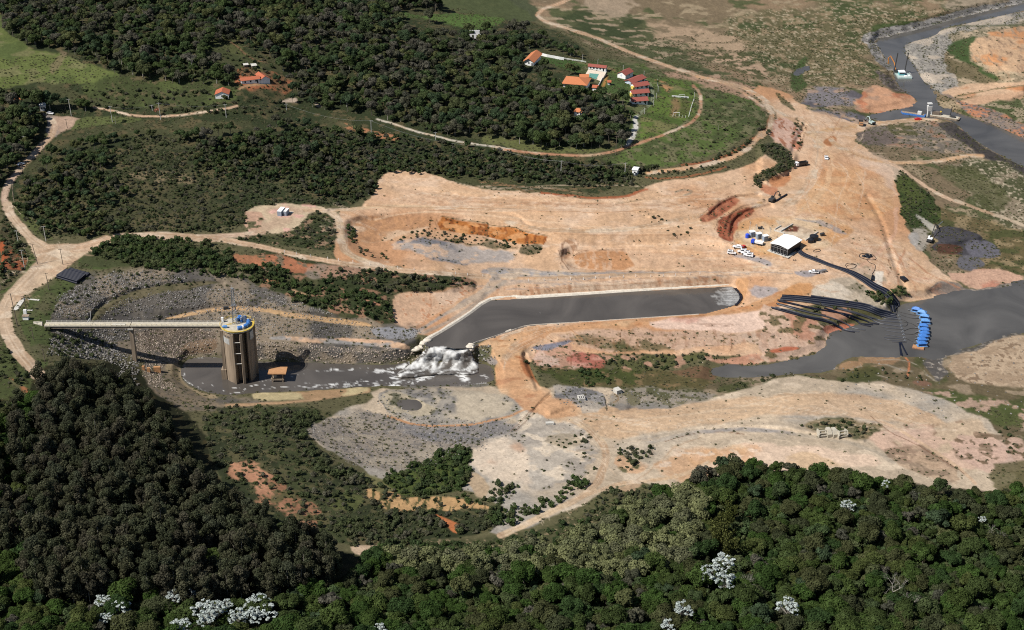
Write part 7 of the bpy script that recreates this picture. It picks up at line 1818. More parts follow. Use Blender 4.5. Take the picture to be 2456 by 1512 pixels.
for pts, lab in ((((165,300),(275,150),(330,155),(225,305)), 'slanting concrete path strip beside the dirt road'), (((275,148),(510,165),(505,180),(330,165)), 'upper concrete path strip on the grass'), (((180,295),(425,300),(415,310),(230,308)), 'lower concrete path strip on the grass')):
    slab('concrete_path', lab, 'path', [T('LF', p) for p in pts], .08, M_CONCL, down=.5, kind='structure')
p = G(*T('LF', (338,422))); t = thing('meter_hut', 'little white meter hut with grey slab roof by the tall pole', 'hut', p)
part('wall', MB().box((0, 0, .9), (2.6, 1.8, 1.8)), M_WHITE_P, t); part('roof', MB().box((0, 0, 1.93), (3.2, 2.3, .25)), M_CONC, t)
p = G(*T('LF', (328,358))); single('meter_cabinet', MB().box((0, 0, 1.2), (1.5, .9, 2.4)), M_WHITE_P, 'upright white meter cabinet behind the meter hut', 'cabinet', p)
# small concrete blocks at the dam foot
for uv, s, lab in ((T('B0', (1130,1200)), (3.2,1.4,3.2), 'tall brown concrete block on the stone bank left of the tower pool'), (T('B0', (1068,1200)), (1.4,1.0,2.6), 'second narrow brown concrete block left of the tall block'), (T('B0', (1030,1185)), (1.2,1.0,2.4), 'leftmost narrow brown concrete block by the eucalyptus edge')):
    single('concrete_block', MB().box((0, 0, s[2] / 2 - .4), s), M_WOOD, lab, 'block', G(*uv), .05)
p = G(*T('TW', (290,305))); single('steel_bin', MB().box((0, 0, .7), (2.6, 1.2, 1.2)), M_STEELD, 'dark steel bin on the berm track behind the tower', 'bin', p, .2)
# wooden shelter in the water
p = Gz(T('TW', (995,1290))[0], T('TW', (995,1290))[1], WZ); t = thing('gauge_shelter', 'small flat roofed shelter on posts standing in the pit water', 'shelter', p)
for x in (-3.1, 3.1):
    for y in (-.6, 2.6): part('post', MB().box((x * .8, y, 1.8), (.45, .45, 6)), M_CONC, t)
part('roof', MB().box((0, 1.6, 5.0), (8.6, 6.6, .45)), M_WOOD, t); part('floor', MB().box((0, 1, 1.6), (6.2, 3.8, .25)).box((0, -.8, 1.2), (6.2, .2, .25)), M_CONC, t)
part('tank', MB().cyl((-1.2, 1, 1.8), (-1.2, 1, 3.4), .9, 10), M_STEEL, t)

# ---- channel lining
def ribbon(name, label, pts, zc, w_out, h_out, m, cat='lining', flip=1, step=None):
    p = chaikin(pts, False, 1); P = [Gz(u, v, zc - .3) for u, v in p]; c = P[0].copy(); V_, F = [], []
    n = len(P)
    for i in range(n):
        a, b = P[max(i - 1, 0)], P[min(i + 1, n - 1)]; d = (b - a).normalized(); nr = Vector((-d.y, d.x, 0)) * flip
        jj = 1 + .18 * math.sin(i * 2.3)
        for k, (o, h) in enumerate(((-.5, -.6), (0, .1), (w_out * .45, h_out + .2), (w_out * jj, h_out + .35), (w_out * jj + .4, h_out - 1.2))):
            V_.append(P[i] + nr * o + Vector((0, 0, h)) - c)
    for i in range(n - 1):
        for k in range(4): F.append((i * 5 + k, (i + 1) * 5 + k, (i + 1) * 5 + k + 1, i * 5 + k + 1))
    return single(name, MB().add(V_, F), m, label, cat, c, kind=None)
NB = T('B1', [(1262,985),(1400,905),(1550,810),(1700,695),(1790,680),(1890,672)]) + T('B2', [(100,683),(420,664),(800,638),(1200,612),(1625,588)])
ribbon('channel_lining', 'pale lining strip along the far bank of the pumped channel', NB, LV['canal'], 2.0, .8, M_LINER)
SB = T('B1', [(1585,1035),(1560,1015),(1600,990),(1700,960),(1890,897)]) + T('B2', [(0,928),(80,895),(165,868),(300,858),(550,845),(800,828),(1100,808),(1400,788)])
ribbon('channel_lining', 'narrow pale lining strip along the near bank of the pumped channel', SB, LV['canal'], .75, .35, M_LINER, flip=-1)
def lumps(name, label, spots, m, cat='mound'):
    c = G(*spots[0][:2]); b = bmesh.new()
    for (u, v, r, h) in spots:
        p = G(u, v) - c; q = bmesh.ops.create_icosphere(b, subdivisions=2, radius=1, matrix=Matrix.Translation(p) @ Matrix.Diagonal((r, r * .8, h, 1)))
        for v_ in q['verts']: v_.co += Vector((random.uniform(-.12, .12),) * 3) * r
    me = bpy.data.meshes.new(name); b.to_mesh(me); b.free(); me.polygons.foreach_set('use_smooth', [True] * len(me.polygons))
    return single(name, me, m, label, cat, c)
lumps('sandbag_mound', 'heap of white sheeting and sandbags at the left mouth of the channel', [T('CA', (x, y)) + (r, h) for x, y, r, h in ((110,480,2.2,.9), (160,450,2.6,1.2), (215,420,2.6,1.2), (270,410,2.2,1.0), (240,470,2.0,.9), (300,335,2.0,.9), (380,280,2.2,.9))], M_LINER)
lumps('sandbag_mound', 'white sandbag head at the right mouth of the channel', [T('CA', (x, y)) + (r, h) for x, y, r, h in ((1290,430,2.2,1.2), (1310,400,2.0,1.0), (1330,370,1.8,.9), (1320,470,1.7,1.2))], M_LINER)

# ---- utility poles
def pole(uv, top, label, m=None, arm=True, r=.14, group='utility poles', transformer=False):
    p = G(*uv); s = px_per_m(uv[0], uv[1], p.z) * math.cos(PITCH + math.atan((uv[1] - PH / 2) / FPX)); h = max(2.5, (uv[1] - top[1]) / s)
    lean = (top[0] - uv[0]) / (s * 1.12)
    m = m or M_POLEW; t = thing('utility_pole', label, 'pole', p, 0, group)
    part('shaft', MB().cyl((0, 0, -.6), (lean, 0, h), r, 7, r * .65), m, t)
    if arm: part('crossarm', MB().box((lean, 0, h - .35), (2.2, .14, .14), .2), m, t)
    if transformer: part('transformer', MB().cyl((lean + .4, -.3, h - 2.2), (lean + .4, -.3, h - 1.1), .35, 8), M_STEEL, t)
    return p + Vector((lean, 0, h - .3))
PT = {}
PL = [('B0', 452,430,447,318, 'brown pole with crossarm in the middle of the road junction', 1), ('B0', 352,610,345,492, 'brown pole between the junction and the pipe stack', 1), ('B0', 127,873,112,640, 'very tall dark pole at the left end of the footbridge', 1),
 ('B0', 190,755,182,655, 'pole with transformer above the meter hut', 1), ('B0', 242,968,238,880, 'short pole on the grass below the footbridge', 1), ('B0', 327,1130,318,1036, 'short pole at the edge of the eucalyptus', 1),
 ('B0', 135,292,132,185, 'white pole left of the junction, upper of two', 0), ('B0', 178,457,172,325, 'white pole left of the junction, lower of two', 0), ('B0', 10,612,6,520, 'pole at the left edge by the lower road', 1),
 ('B0', 272,428,252,284, 'thin leaning pole at the junction', 1), ('B0', 331,262,326,155, 'grey pole in the bushes above the junction', 0),
 ('A0', 808,878,802,765, 'white pole beside the upper lane, leftmost', 0), ('A0', 1155,862,1150,740, 'white pole beside the upper lane under the orange tree', 0), ('A0', 1625,846,1623,750, 'white pole beside the upper lane below the small farmhouse', 0), ('A0', 1095,795,1092,755, 'small white pole on the slope above the upper lane', 0),
 ('A0', 513,832,506,712, 'slim pale pole by the dark trees right of the guard house', 0), ('A0', 484,922,480,857, 'brown pole at the plaza edge', 1), ('A0', 187,1075,184,980, 'white pole under the round tree on the lane', 0), ('A0', 320,1112,311,1022, 'pole with long crossarm beside the lane bend', 1),
 ('A0', 112,1142,107,1052, 'white pole beside the dark parked shapes on the lane', 0), ('A0', 163,1240,160,1178, 'short brown pole on the lane edge', 1), ('A0', 98,1400,92,1306, 'brown pole inside the road bend', 1),
 ('A1', 251,792,250,746, 'white pole in the woods left of the track', 0), ('A1', 860,975,861,866, 'white pole on the orange cut by the white track', 0), ('A1', 1322,1006,1320,950, 'white pole beside the white track', 0), ('A1', 1740,1086,1739,1050, 'white pole farther right beside the brown lane', 0),
 ('A2', 414,1252,416,1155, 'white pole in the bushes above the plateau, left of two', 0), ('A2', 870,1275,876,1170, 'white pole in the bushes beside the white hut', 0), ('A2', 808,1112,810,980, 'thin pole with lamp arm on the brown lane', 1)]
for t_, x0, y0, x1, y1, lab, br in PL:
    PT[lab] = pole(T(t_, (x0, y0)), T(t_, (x1, y1)), lab, M_POLE if br else M_POLEW, arm=True, r=.24 if 'tall' in lab else .2, transformer='transformer' in lab)
def wire(a, b, label, sag=1.6, r=.035):
    a, b = Vector(a), Vector(b); P = [a.lerp(b, k / 12) - Vector((0, 0, sag * 4 * (k / 12) * (1 - k / 12))) - a for k in range(13)]
    return single('power_line', MB().tube(P, r, 3), M_WIRE, label, 'wire', a)
kk = list(PT)
g_ = lambda s_: PT[[k for k in kk if s_ in k][0]]
wire(g_('under the orange tree'), g_('below the small farmhouse'), 'sagging wire between two white poles of the upper lane')
wire(g_('below the small farmhouse'), g_('left of the track'), 'sagging wire from the farmhouse pole to the woods pole')
wire(g_('left of the track'), g_('orange cut by the white'), 'long pale wire crossing the woods to the orange cut pole', 3)
wire(g_('orange cut by the white'), g_('farther right beside'), 'long pale wire above the white track', 4, .05)
wire(g_('farther right beside'), g_('left of two'), 'pale wire dipping over the bushes beside the brown lane', 2, .05)
wire(g_('left of two'), g_('beside the white hut'), 'pale wire between the two poles above the plateau', 2, .04)
wire(g_('leftmost'), g_('under the orange tree'), 'wire along the upper lane', 2)
# marker posts
mk = T('B1', [(236,345),(322,357),(422,373),(547,392),(626,402),(728,415),(850,430),(950,450),(1050,458),(1167,470),(1463,500),(1551,508),(1661,515)]) + T('B2', [(182,550),(294,548),(388,542),(483,540),(577,540),(662,532),(762,528),(862,524),(952,518),(1060,520),(1148,516),(1235,512),(1340,505),(1412,500)])
me_post = MB().cyl((0, 0, -.3), (0, 0, 1.35), .13, 5).mesh('marker_post'); me_post.materials.append(M_WHITE_P)
for i, uv in enumerate(mk):
    single('marker_post', me_post, None, 'short white marker post on the left road shoulder above the bushes' if i < 13 else 'short white marker post on the bank above the water channel', 'post', G(*uv), group='marker posts above the bushes' if i < 13 else 'marker posts above the channel')
# pipe stack
A0_, A1_ = T('ST', (575,560)), T('ST', (860,375)); B0_, B1_ = T('ST', (1010,690)), T('ST', (1270,490))
for k in range(12):
    f = k / 11; p = G(A0_[0] + (A1_[0] - A0_[0]) * f, A0_[1] + (A1_[1] - A0_[1]) * f, .55); q_ = G(B0_[0] + (B1_[0] - B0_[0]) * f, B0_[1] + (B1_[1] - B0_[1]) * f, .55)
    d = q_ - p; lab = 'nearest black pipe of the stack beside the road' if k == 0 else 'farthest black pipe of the stack beside the road' if k == 11 else 'large black pipe lying in the stack beside the road'
    single('stacked_pipe', MB().tube([(0, 0, 0), d * .5, d], .52, 10), M_PIPE, lab, 'pipe', p, group='stack of black pipes by the road', smooth=False)
for k in range(8):
    f = (k + .5) / 11; p = G(A0_[0] + (A1_[0] - A0_[0]) * f, A0_[1] + (A1_[1] - A0_[1]) * f, 1.45); q_ = G(B0_[0] + (B1_[0] - B0_[0]) * f, B0_[1] + (B1_[1] - B0_[1]) * f, 1.45)
    d = q_ - p; single('stacked_pipe', MB().tube([(0, 0, 0), d * .5, d], .52, 10), M_PIPE, 'large black pipe on the upper layer of the stack beside the road', 'pipe', p, group='upper black pipes of the road stack')

# ---- pump house
hz = 4.6
zg = terr_z(*T('PU', (1030,800)))
FL, FR, BRr, BLl = [Gz(*T('PU', p), zg + hz) for p in ((735,600), (1040,705), (1290,540), (960,430))]
yw = yaw(FL, FR); w_ = ((FR - FL).length + (BRr - BLl).length) / 2; d_ = ((BLl - FL).length + (BRr - FR).length) / 2
t = thing('pump_house', 'large black sided pump house with bright white low gable roof', 'pump house', ((FL.x + FR.x) / 2, (FL.y + FR.y) / 2, zg), yw)
dirv = ((BLl - FL) + (BRr - FR)); skew = math.atan2(dirv.y, dirv.x) - yw - math.pi / 2
sk = math.tan(-skew)
shx = lambda mb: (setattr(mb, 'v', [(x + y * sk * .6, y, z) for x, y, z in mb.v]), mb)[1]
part('wall', shx(MB().box((0, d_ / 2, 2.1), (w_ - .4, d_ - .6, 4.2))), M_BLACK, t)
for sgn in (-1, 1):
    Q = [(0, -.5, hz + .75), (0, d_ + .3, hz + .75), (sgn * (w_ / 2 + .3), d_ + .3, hz), (sgn * (w_ / 2 + .3), -.5, hz)]
    part('roof_slope', shx(MB().add(Q + [(a, b, c - .14) for a, b, c in Q], [(0, 1, 2, 3), (7, 6, 5, 4), (0, 3, 7, 4), (1, 5, 6, 2), (3, 2, 6, 7), (0, 4, 5, 1)])), M_WROOF, t)
for k in range(6):
    x = -w_ / 2 + w_ * (k + .1) / 5.2; part('column', MB().box((x, -.12, 2.1), (.18, .18, 4.2)), M_STEEL, t)
for k in range(5):
    x = -w_ / 2 + w_ * (k + .6) / 5.2; part('pump', MB().cyl((x, -.25, .6), (x, -.9, .6), .42, 8), M_STEEL, t)
for z in (3.0, 4.1): part('beam', MB().box((0, -.14, z), (w_, .12, .14)), M_STEEL, t)
part('slab', shx(MB().box((0, d_ / 2, .05), (w_ + 2.5, d_ + 2.5, .3))), M_CONCL, t)
def low_wall(label, a, b, h=.7, th=.4, m=None, name='kerb_wall', cat='wall'):
    return wall_run(name, label, cat, [T('PU', a), T('PU', b)], h, th, m or M_CONCL)
low_wall('dark topped kerb wall left of the small white basin', (805,355), (915,290)); low_wall('kerb wall between the basin and the stained yard', (900,400), (1130,262)); low_wall('kerb wall in front of the basin', (790,378), (975,430)); low_wall('long kerb wall on the right of the stained yard', (1370,560), (1595,405))
for uv, r, lab in (((1520,540), 2.4, 'large round black tank right of the pump house'), ((1465,585), 1.7, 'smaller round black tank right of the pump house')):
    p = G(*T('PU', uv)); single('water_tank', MB().cyl((0, 0, 0), (0, 0, r * 1.0), r, 14).cyl((0, 0, r * 1.0), (0, 0, r * 1.25), r * .95, 14, r * .3), M_BLACK, lab, 'tank', p)
p = G(*T('PU', (1675,465))); single('generator', MB().box((0, 0, .8), (2.2, 1.4, 1.5)).cyl((.4, 0, 1.5), (.4, 0, 2.1), .15, 6), M_STEELD, 'small dark generator at the far right of the yard', 'generator', p, .4)
for k, ((x, y), lab) in enumerate((((395,495), 'left grey transformer cabinet of three'), ((520,530), 'middle grey transformer cabinet of three'), ((640,572), 'right grey transformer cabinet of three'))):
    p = G(*T('PU', (x, y))); t = thing('transformer_cabinet', lab, 'transformer', p, .35, 'transformer cabinets by the pump house')
    part('cabinet', MB().box((0, 1.1, 1.5), (2.6, 2.2, 3.0)), M_GCLAD, t); part('roof', MB().box((0, 1.1, 3.1), (3.0, 2.6, .2)), M_WROOF, t)
    for j in range(3): part('fin', MB().box((-.8 + j * .8, -.15, 1.4), (.12, .3, 2.2)), M_STEEL, t)
for k, ((x, y), lab) in enumerate((((325,440), 'leftmost thin service pole by the transformers'), ((440,490), 'second service pole by the transformers'), ((555,545), 'third service pole by the transformers'), ((695,545), 'service pole nearest the pump house'))):
    p = G(*T('PU', (x, y))); t = thing('service_pole', lab, 'pole', p, 0, 'service poles at the transformers')
    part('shaft', MB().cyl((0, 0, -.3), (.3, 0, 7.6), .11, 5), M_CONCL, t); part('crossarm', MB().box((.3, 0, 7.3), (.1, 2.4, .12), .5).box((.3, 0, 6.6), (.1, 2.4, .12), .5), M_STEELD, t)
p = G(*T('PU', (292,500))); t = thing('blue_tank', 'round royal blue tank left of the transformers', 'tank', p); part('tank', MB().cyl((0, 0, 0), (0, 0, 2.0), 1.1, 12), M_TANK, t); part('lid', MB().cyl((0, 0, 2.0), (0, 0, 2.4), 1.05, 12, .4), M_TANK, t)
p = G(*T('PU', (530,340))); single('equipment_heap', MB().box((0, 0, .6), (2.0, 1.3, 1.0), .3).box((.9, .4, 1.0), (.8, .8, .9)).cyl((-1, -.3, .3), (-1, -.3, 1.4), .4, 8), M_STEELD, 'small dark generator trailer behind the transformers', 'generator', p)
# coils of hose
def coil(label, pts, r=.14, m=None, name='hose', closed=False, cat='hose', group=None):
    P = [G(*p, r) for p in chaikin(pts, closed, 2)]; c = P[0].copy(); return single(name, MB().tube([p - c for p in P], r, 5, closed), m or M_BLACK, label, cat, c, group=group)
coil('brown loop of hose lying right of the pump house', T('PU', [(1515,745),(1590,712),(1650,735),(1640,755),(1530,775),(1510,755)]), closed=True)
coil('looped brown hose on the slope below the cable run', T('B3', [(605,440),(620,418),(690,430),(680,455),(620,465),(612,435),(690,430),(680,445)]), r=.12)
coil('big hose loop round the black cable pile', T('B3', [(705,375),(715,350),(800,355),(840,395),(780,400),(720,385)]), r=.14, closed=True)
coil('hose trailing from the cable pile down to the landing', T('B3', [(760,395),(790,425),(825,430),(820,470),(800,500)]), r=.14)
for dx, lab in ((0, 'left of two small black rings below the pump house'), (38, 'right of two small black rings below the pump house')):
    coil(lab, [T('PU', (1145 + dx + 13 * math.cos(a), 920 + 9 * math.sin(a))) for a in [k * 1.05 for k in range(6)]], r=.12, closed=True, name='tyre', cat='tyre')
lumps('cable_pile', 'tangled black pile of cable in the middle of the slope', [T('B3', (x, y)) + (r, h) for x, y, r, h in ((740,372,1.2,.9), (760,368,1.5,1.2), (785,372,1.4,1.0), (770,380,1.3,.8))], M_BLACK)
# long bundle of black pipes from pump house to the landing
BUN = T('B3', [(262,318),(300,362),(400,400),(500,440),(600,470),(660,495),(740,540),(820,595),(880,620),(930,660),(975,712),(985,740)])
for k in range(9):
    o = (k - 4) * 2.0; sp = [0.9, .8, .8, .75, .8, 1.0, 1.3, 1.6, 1.7, 1.6, 1.2, .9]
    pts = [(u + o * .55 * s_, v - o * .62 * s_ * (.55 if i > 2 else .5) + .6 * math.sin(i * 1.7 + k)) for i, ((u, v), s_) in enumerate(zip(BUN, sp))]
    coil(('upper edge' if k == 8 else 'lower edge' if k == 0 else 'middle') + ' black pipe of the bundle running down from the pump house', pts, .33, M_PIPE if k % 3 else M_PIPEG, 'discharge_pipe', cat='pipe', group='pipes of the pump house bundle' if 0 < k < 8 else None)
# fan of suction pipes
def fan(label, pts, r=.42, m=None, group='fan of black pipes'):
    p = chaikin([T('PI', q) for q in pts], False, 2)
    P = []
    for u, v in p:
        g0 = G(u, v, r)
        P.append(Gz(u, v, LV['resv'] + .1) if g0.z < LV['resv'] + r + .05 else g0)
    c = P[0].copy(); return single('black_pipe', MB().tube([q - c for q in P], r, 7), m or M_PIPE, label, 'pipe', c, group=group)
top = [(225,122),(420,128),(640,150),(900,178),(1120,212),(1380,250),(1480,300),(1560,330),(1740,372)]
bot = [(175,185),(400,200),(640,232),(900,262),(1150,290),(1330,325),(1450,370),(1540,410),(1780,440)]
for k in range(10):
    f = k / 9; pts = [(a[0] * (1 - f) + b[0] * f + random.uniform(-12, 12), a[1] * (1 - f) + b[1] * f) for a, b in zip(top, bot)]
    if k < 4: pts = [(600 + k * 10, 134 + k * 7)] + pts[3:] if k % 2 == 0 else pts
    fan('long black pipe in the tight upper band of the pipe fan', pts, .45, M_PIPE if k % 3 else M_PIPEG, 'upper band of the pipe fan')
for k, pts in enumerate(([(150,190),(500,275),(800,335),(1100,382),(1250,440),(1420,500),(1520,512)], [(165,205),(430,262),(700,330)], [(150,198),(600,300),(900,350),(1130,395),(1200,470),(1300,520),(1410,542)],
    [(245,180),(540,215),(860,280),(1200,370),(1400,440),(1540,505),(1660,520),(1830,545)], [(500,200),(800,270),(1060,320),(1300,390),(1450,440),(1600,470),(1800,487)], [(135,238),(400,300),(640,378),(800,400)],
    [(145,246),(300,290),(560,360),(850,420),(1050,500),(1150,555),(1250,580),(1335,588)], [(60,290),(300,328),(560,412),(760,440),(900,495),(1000,560),(1100,595),(1250,612)], [(120,290),(350,355),(560,425),(740,462),(880,510),(980,565),(1080,600),(1190,620)],
    [(75,300),(240,345),(560,432),(700,458),(900,510),(1000,575),(1060,592)], [(780,300),(950,350),(1100,420),(1230,470),(1250,500),(1440,520)])):
    fan(('lowest', 'short', 'second', 'pale', 'upper', 'short inner', 'curved', 'outermost', 'near', 'lower edge', 'inner')[k] + ' black pipe fanning over the bank into the water', pts, .40, M_PIPEG if k in (3, 4, 6, 7) else M_PIPE)
for k, pts in enumerate(([(1540,420),(1660,450),(1790,440)], [(1500,455),(1640,470),(1800,485)], [(1560,545),(1700,570),(1840,580)], [(1600,590),(1760,620),(1860,632)], [(1610,650),(1740,672),(1860,690)], [(1600,710),(1700,730),(1870,742)], [(1700,748),(1800,756),(1890,758)], [(1590,690),(1700,700),(1860,712)])):
    fan('floating pipe end pointing at the row of connectors in the water, number' .replace(', number', ''), pts, .25, M_PIPEG, 'floating pipe ends beside the connectors')
for k, (a, b) in enumerate((((1798,760), (1840,945)), ((1820,755), (1905,925)), ((1808,770), (1820,930)))):
    fan(('left', 'right', 'middle')[k] + ' of three black pipes laid from the connectors to the near shore', [a, ((a[0] + b[0]) / 2 - 5, (a[1] + b[1]) / 2), b], .38, M_PIPE, 'three pipes to the near shore')
for k in range(9):
    u, v = T('PI', (1790 + 10 * k, 400 + 42 * k)); single('connector_float', MB().cyl((-.5, 0, 0), (.7, 0, 0), .35, 6).box((0, 0, .4), (.5, .5, .5)), M_STEEL, 'small grey float in the column where the pipes end', 'float', Gz(u, v, LV['resv'] + .15), .1, 'connector floats in the water')
for k, pts in enumerate(([(1790,340),(1900,370),(2060,400)], [(1810,380),(1950,430),(2070,435)], [(1820,440),(1920,480),(1900,540),(1830,530)], [(1850,480),(1980,500),(2060,570)], [(1870,640),(1990,650),(2050,620)], [(1890,700),(1960,740),(2035,765)], [(1860,600),(1960,560),(2080,570)], [(1750,240),(1780,300),(1760,380)])):
    fan('thin dark cable floating between the connectors and the blue pontoons', pts, .10, M_BLACK, 'floating cables to the pontoons')
p = G(*T('PI', (1700,345))); t = thing('pipe_rack', 'dark upright rack of short pipes at the landing', 'rack', p)
for k in range(5): part('pipe', MB().cyl((-1.6 + k * .8, 0, 0), (-1.9 + k * .8, 3.4, 2.2), .3, 6), M_PIPE if k != 3 else M_PIPEG, t)
part('frame', MB().box((0, 1.6, 1.0), (4.2, .3, .3)).box((0, 3.0, 1.8), (4.2, .3, .3)), M_STEELD, t)
# pontoons
def pontoon(label, uv, ry, w=5.6, d=4.2, m=None):
    c = Gz(*T('PI', uv), LV['resv']); t = thing('pump_pontoon', label, 'pontoon', c, ry, 'blue roofed pump pontoons')
    part('float', MB().box((0, 0, .3), (w, d, .7)), M_STEEL, t); part('deck', MB().box((0, 0, .7), (w * .96, d * .96, .08)), M_BLUEL, t)
    W2, D2 = w * .44, d * .42; z0 = 2.1
    for sx in (-1, 1):
        for sy in (-1, 1): part('post', MB().box((sx * W2 * .9, sy * D2 * .9, 1.4), (.12, .12, 1.4)), M_STEEL, t)
    part('roof', MB().add([(-W2, -D2, z0), (W2, -D2, z0), (W2, D2, z0), (-W2, D2, z0), (-W2 * .35, 0, z0 + 1.1), (W2 * .35, 0, z0 + 1.1)] + [(-W2, -D2, z0 - .12), (W2, -D2, z0 - .12), (W2, D2, z0 - .12), (-W2, D2, z0 - .12)],
         [(0, 1, 5, 4), (1, 2, 5), (2, 3, 4, 5), (3, 0, 4), (6, 7, 1, 0), (7, 8, 2, 1), (8, 9, 3, 2), (9, 6, 0, 3), (9, 8, 7, 6)]), m or M_BLUE, t)
    part('pump', MB().cyl((-w * .3, -d * .2, .75), (-w * .3, -d * .2, 1.7), .4, 8), M_STEELD, t); part('walkway', MB().box((-w * .62, 0, .45), (1.8, .5, .12)), M_STEEL, t)
ws = ['topmost', 'second from the top', 'third from the top', 'fourth from the top', 'fifth from the top', 'sixth from the top', 'seventh from the top', 'eighth from the top', 'ninth from the top', 'lowest']
for k, (uv, ry, mm) in enumerate((((2030,350), -.5, M_BLUE), ((2100,388), -.45, M_BLUEL), ((2135,440), -.3, M_BLUEL), ((2145,505), -.1, M_BLUEL), ((2122,572), -.15, M_BLUE), ((2132,626), -.1, M_BLUE), ((2132,672), .05, M_BLUE), ((2118,715), .05, M_BLUE), ((2102,762), .1, M_BLUE), ((2100,812), .12, M_BLUE))):
    pontoon('%s blue roofed pump pontoon of the curved row' % ws[k], uv, ry, 5.2 if k else 5.8, 3.1, mm)
c = Gz(*T('PI', (2055,830)), LV['resv']); t = thing('work_raft', 'brown boarded work raft below the lowest blue pontoon', 'raft', c, -.35)
part('float', MB().box((0, 0, .3), (5.6, 3.2, .5)), M_CLAY, t); part('deck', MB().box((0, 0, .6), (5.2, 2.9, .08)), M_WOOD, t)
# concrete frames
for k, (x, y, kind, lab) in enumerate(((510,1010,0,'left hollow concrete box frame of the row'), (840,1020,1,'second slab like concrete frame of the row'), (1130,1025,1,'third slab like concrete frame of the row'), (1540,1040,0,'right hollow concrete box frame of the row'))):
    p = G(*T('FR', (x, y))); t = thing('concrete_culvert', lab, 'concrete frame', p, .12 + .03 * k, 'precast concrete frames')
    if kind == 0:
        for s_ in (-1, 1):
            part('side', MB().add([(s_ * 1.9 - .25, 0, 0), (s_ * 1.9 - .25, 3.4, 0), (s_ * 1.9 - .25, 3.6, 2.6), (s_ * 1.9 - .25, .6, 3.4), (s_ * 1.9 - .25, -.3, 1.7), (s_ * 1.9 + .25, 0, 0), (s_ * 1.9 + .25, 3.4, 0), (s_ * 1.9 + .25, 3.6, 2.6), (s_ * 1.9 + .25, .6, 3.4), (s_ * 1.9 + .25, -.3, 1.7)],
              [(0, 1, 2, 3, 4), (9, 8, 7, 6, 5), (0, 4, 9, 5), (4, 3, 8, 9), (3, 2, 7, 8), (2, 1, 6, 7), (1, 0, 5, 6)]), M_NET, t)
        for z, y_ in ((.9, .1), (2.1, .2), (3.1, .9)): part('beam', MB().box((0, y_, z), (3.4, .4, .45)), M_NET, t)
    else:
        part('slab', MB().add([(-.9, 0, 0), (-.9, 3.2, 0), (-.9, 3.6, 3.4), (-.9, .9, 3.8), (-.9, -.3, 1.9), (1.1, 0, 0), (1.1, 3.2, 0), (.7, 3.6, 3.4), (.7, .9, 3.8), (1.1, -.3, 1.9)],
              [(0, 1, 2, 3, 4), (9, 8, 7, 6, 5), (0, 4, 9, 5), (4, 3, 8, 9), (3, 2, 7, 8), (2, 1, 6, 7), (1, 0, 5, 6)]), M_NET, t)
        part('rib', MB().box((1.3, .2, 1.6), (.3, .5, 3.2)), M_CONCL, t)
for uv, s, rz_, lab in ((T('C2', (318,100)), (3.6,1.6,1.0), .1, 'single tan concrete block lying on the grey flat'), (T('B2', (820,1350)), (2.6,3.2,2.2), .5, 'broken pale concrete block in the lower ravine'), (T('B2', (560,1400)), (3.0,3.6,1.6), .2, 'pale broken slab with dark slots in the lower ravine')):
    p = G(*uv); t = thing('rubble_block', lab, 'block', p, rz_); part('block', MB().box((0, 0, s[2] / 2 - .1), s), M_CONCL, t)
    part('chip', MB().box((s[0] * .5, -s[1] * .4, .2), (s[0] * .3, s[1] * .25, .5), .5), M_CONCL, t)
    if s[2] == 1.6:
        for k in range(3): part('slot', MB().box((-.9 + k * .9, -.3, 1.52), (.35, 2.6, .1)), M_BLACK, t)

# ---- vehicles
me_wheel = {}
def wheel(r, w):
    k = (round(r, 2), round(w, 2))
    if k not in me_wheel:
        m_ = MB().cyl((0, -w / 2, 0), (0, w / 2, 0), r, 12).mesh('wheel'); m_.materials.append(M_BLACK); me_wheel[k] = m_
    return me_wheel[k]
def car(name, label, cat, uv, heading, L=4.6, W_=1.8, style='pickup', m=None, group=None, z=None):
    m = m or M_WHITE_V; p = G(*uv); c = p if z is None else Gz(*uv, z)
    t = thing(name, label, cat, c, heading, group)
    h1 = .95; x = L / 2
    body = [(-x, .45), (-x, h1), (-x + .1, h1 + .05), (x - .9, h1 + .02), (x - .1, h1 - .2), (x, .7), (x, .45)]
    part('body', MB().prism(body, -W_ / 2, W_ / 2), m, t)
    if style == 'pickup': c0, c1, hc = -x * .25, x * .45, 1.65
    elif style == 'van': c0, c1, hc = -x + .05, x * .55, 2.05
    else: c0, c1, hc = -x * .8, x * .4, 1.55
    cabp = [(c0, h1), (c0 + .15, hc), (c1 - .55, hc), (c1, h1)]
    part('cabin', MB().prism(cabp, -W_ * .46, W_ * .46), m, t)
    zc, hh = (h1 + hc) / 2, (hc - h1) * .5
    for s_ in (-1, 1): part('side_window', MB().box(((c0 + c1) / 2 - .1, s_ * W_ * .47, zc + .02), ((c1 - c0) * .62, .05, hh)), M_GLASSD, t)
    part('windscreen', MB().add([(c1 - .02 + .04, -W_ * .4, h1 + .08), (c1 + .02, W_ * .4, h1 + .08), (c1 - .48, W_ * .38, hc - .08), (c1 - .48, -W_ * .38, hc - .08)], [(0, 1, 2, 3)]), M_GLASSD, t)
    if style == 'pickup': part('cargo_bed', MB().box((-x * .62, 0, h1 + .07), (L * .32, W_ * .82, .06)), M_STEELD, t)
    if style == 'van': part('roof_rack', MB().box(((c0 + c1) / 2 - .3, 0, hc + .06), ((c1 - c0) * .5, W_ * .6, .08)), M_STEEL, t)
    for sx in (-1, 1):
        for sy in (-1, 1):
            w_o = part('wheel', wheel(.36, .25), None, t); w_o.location = (sx * L * .31, sy * W_ * .46, .36)
        part('lamp', MB().box((sx * (x + .01), 0, .75), (.05, W_ * .9, .12)), M_RED if sx < 0 else M_STEEL, t)
    return t
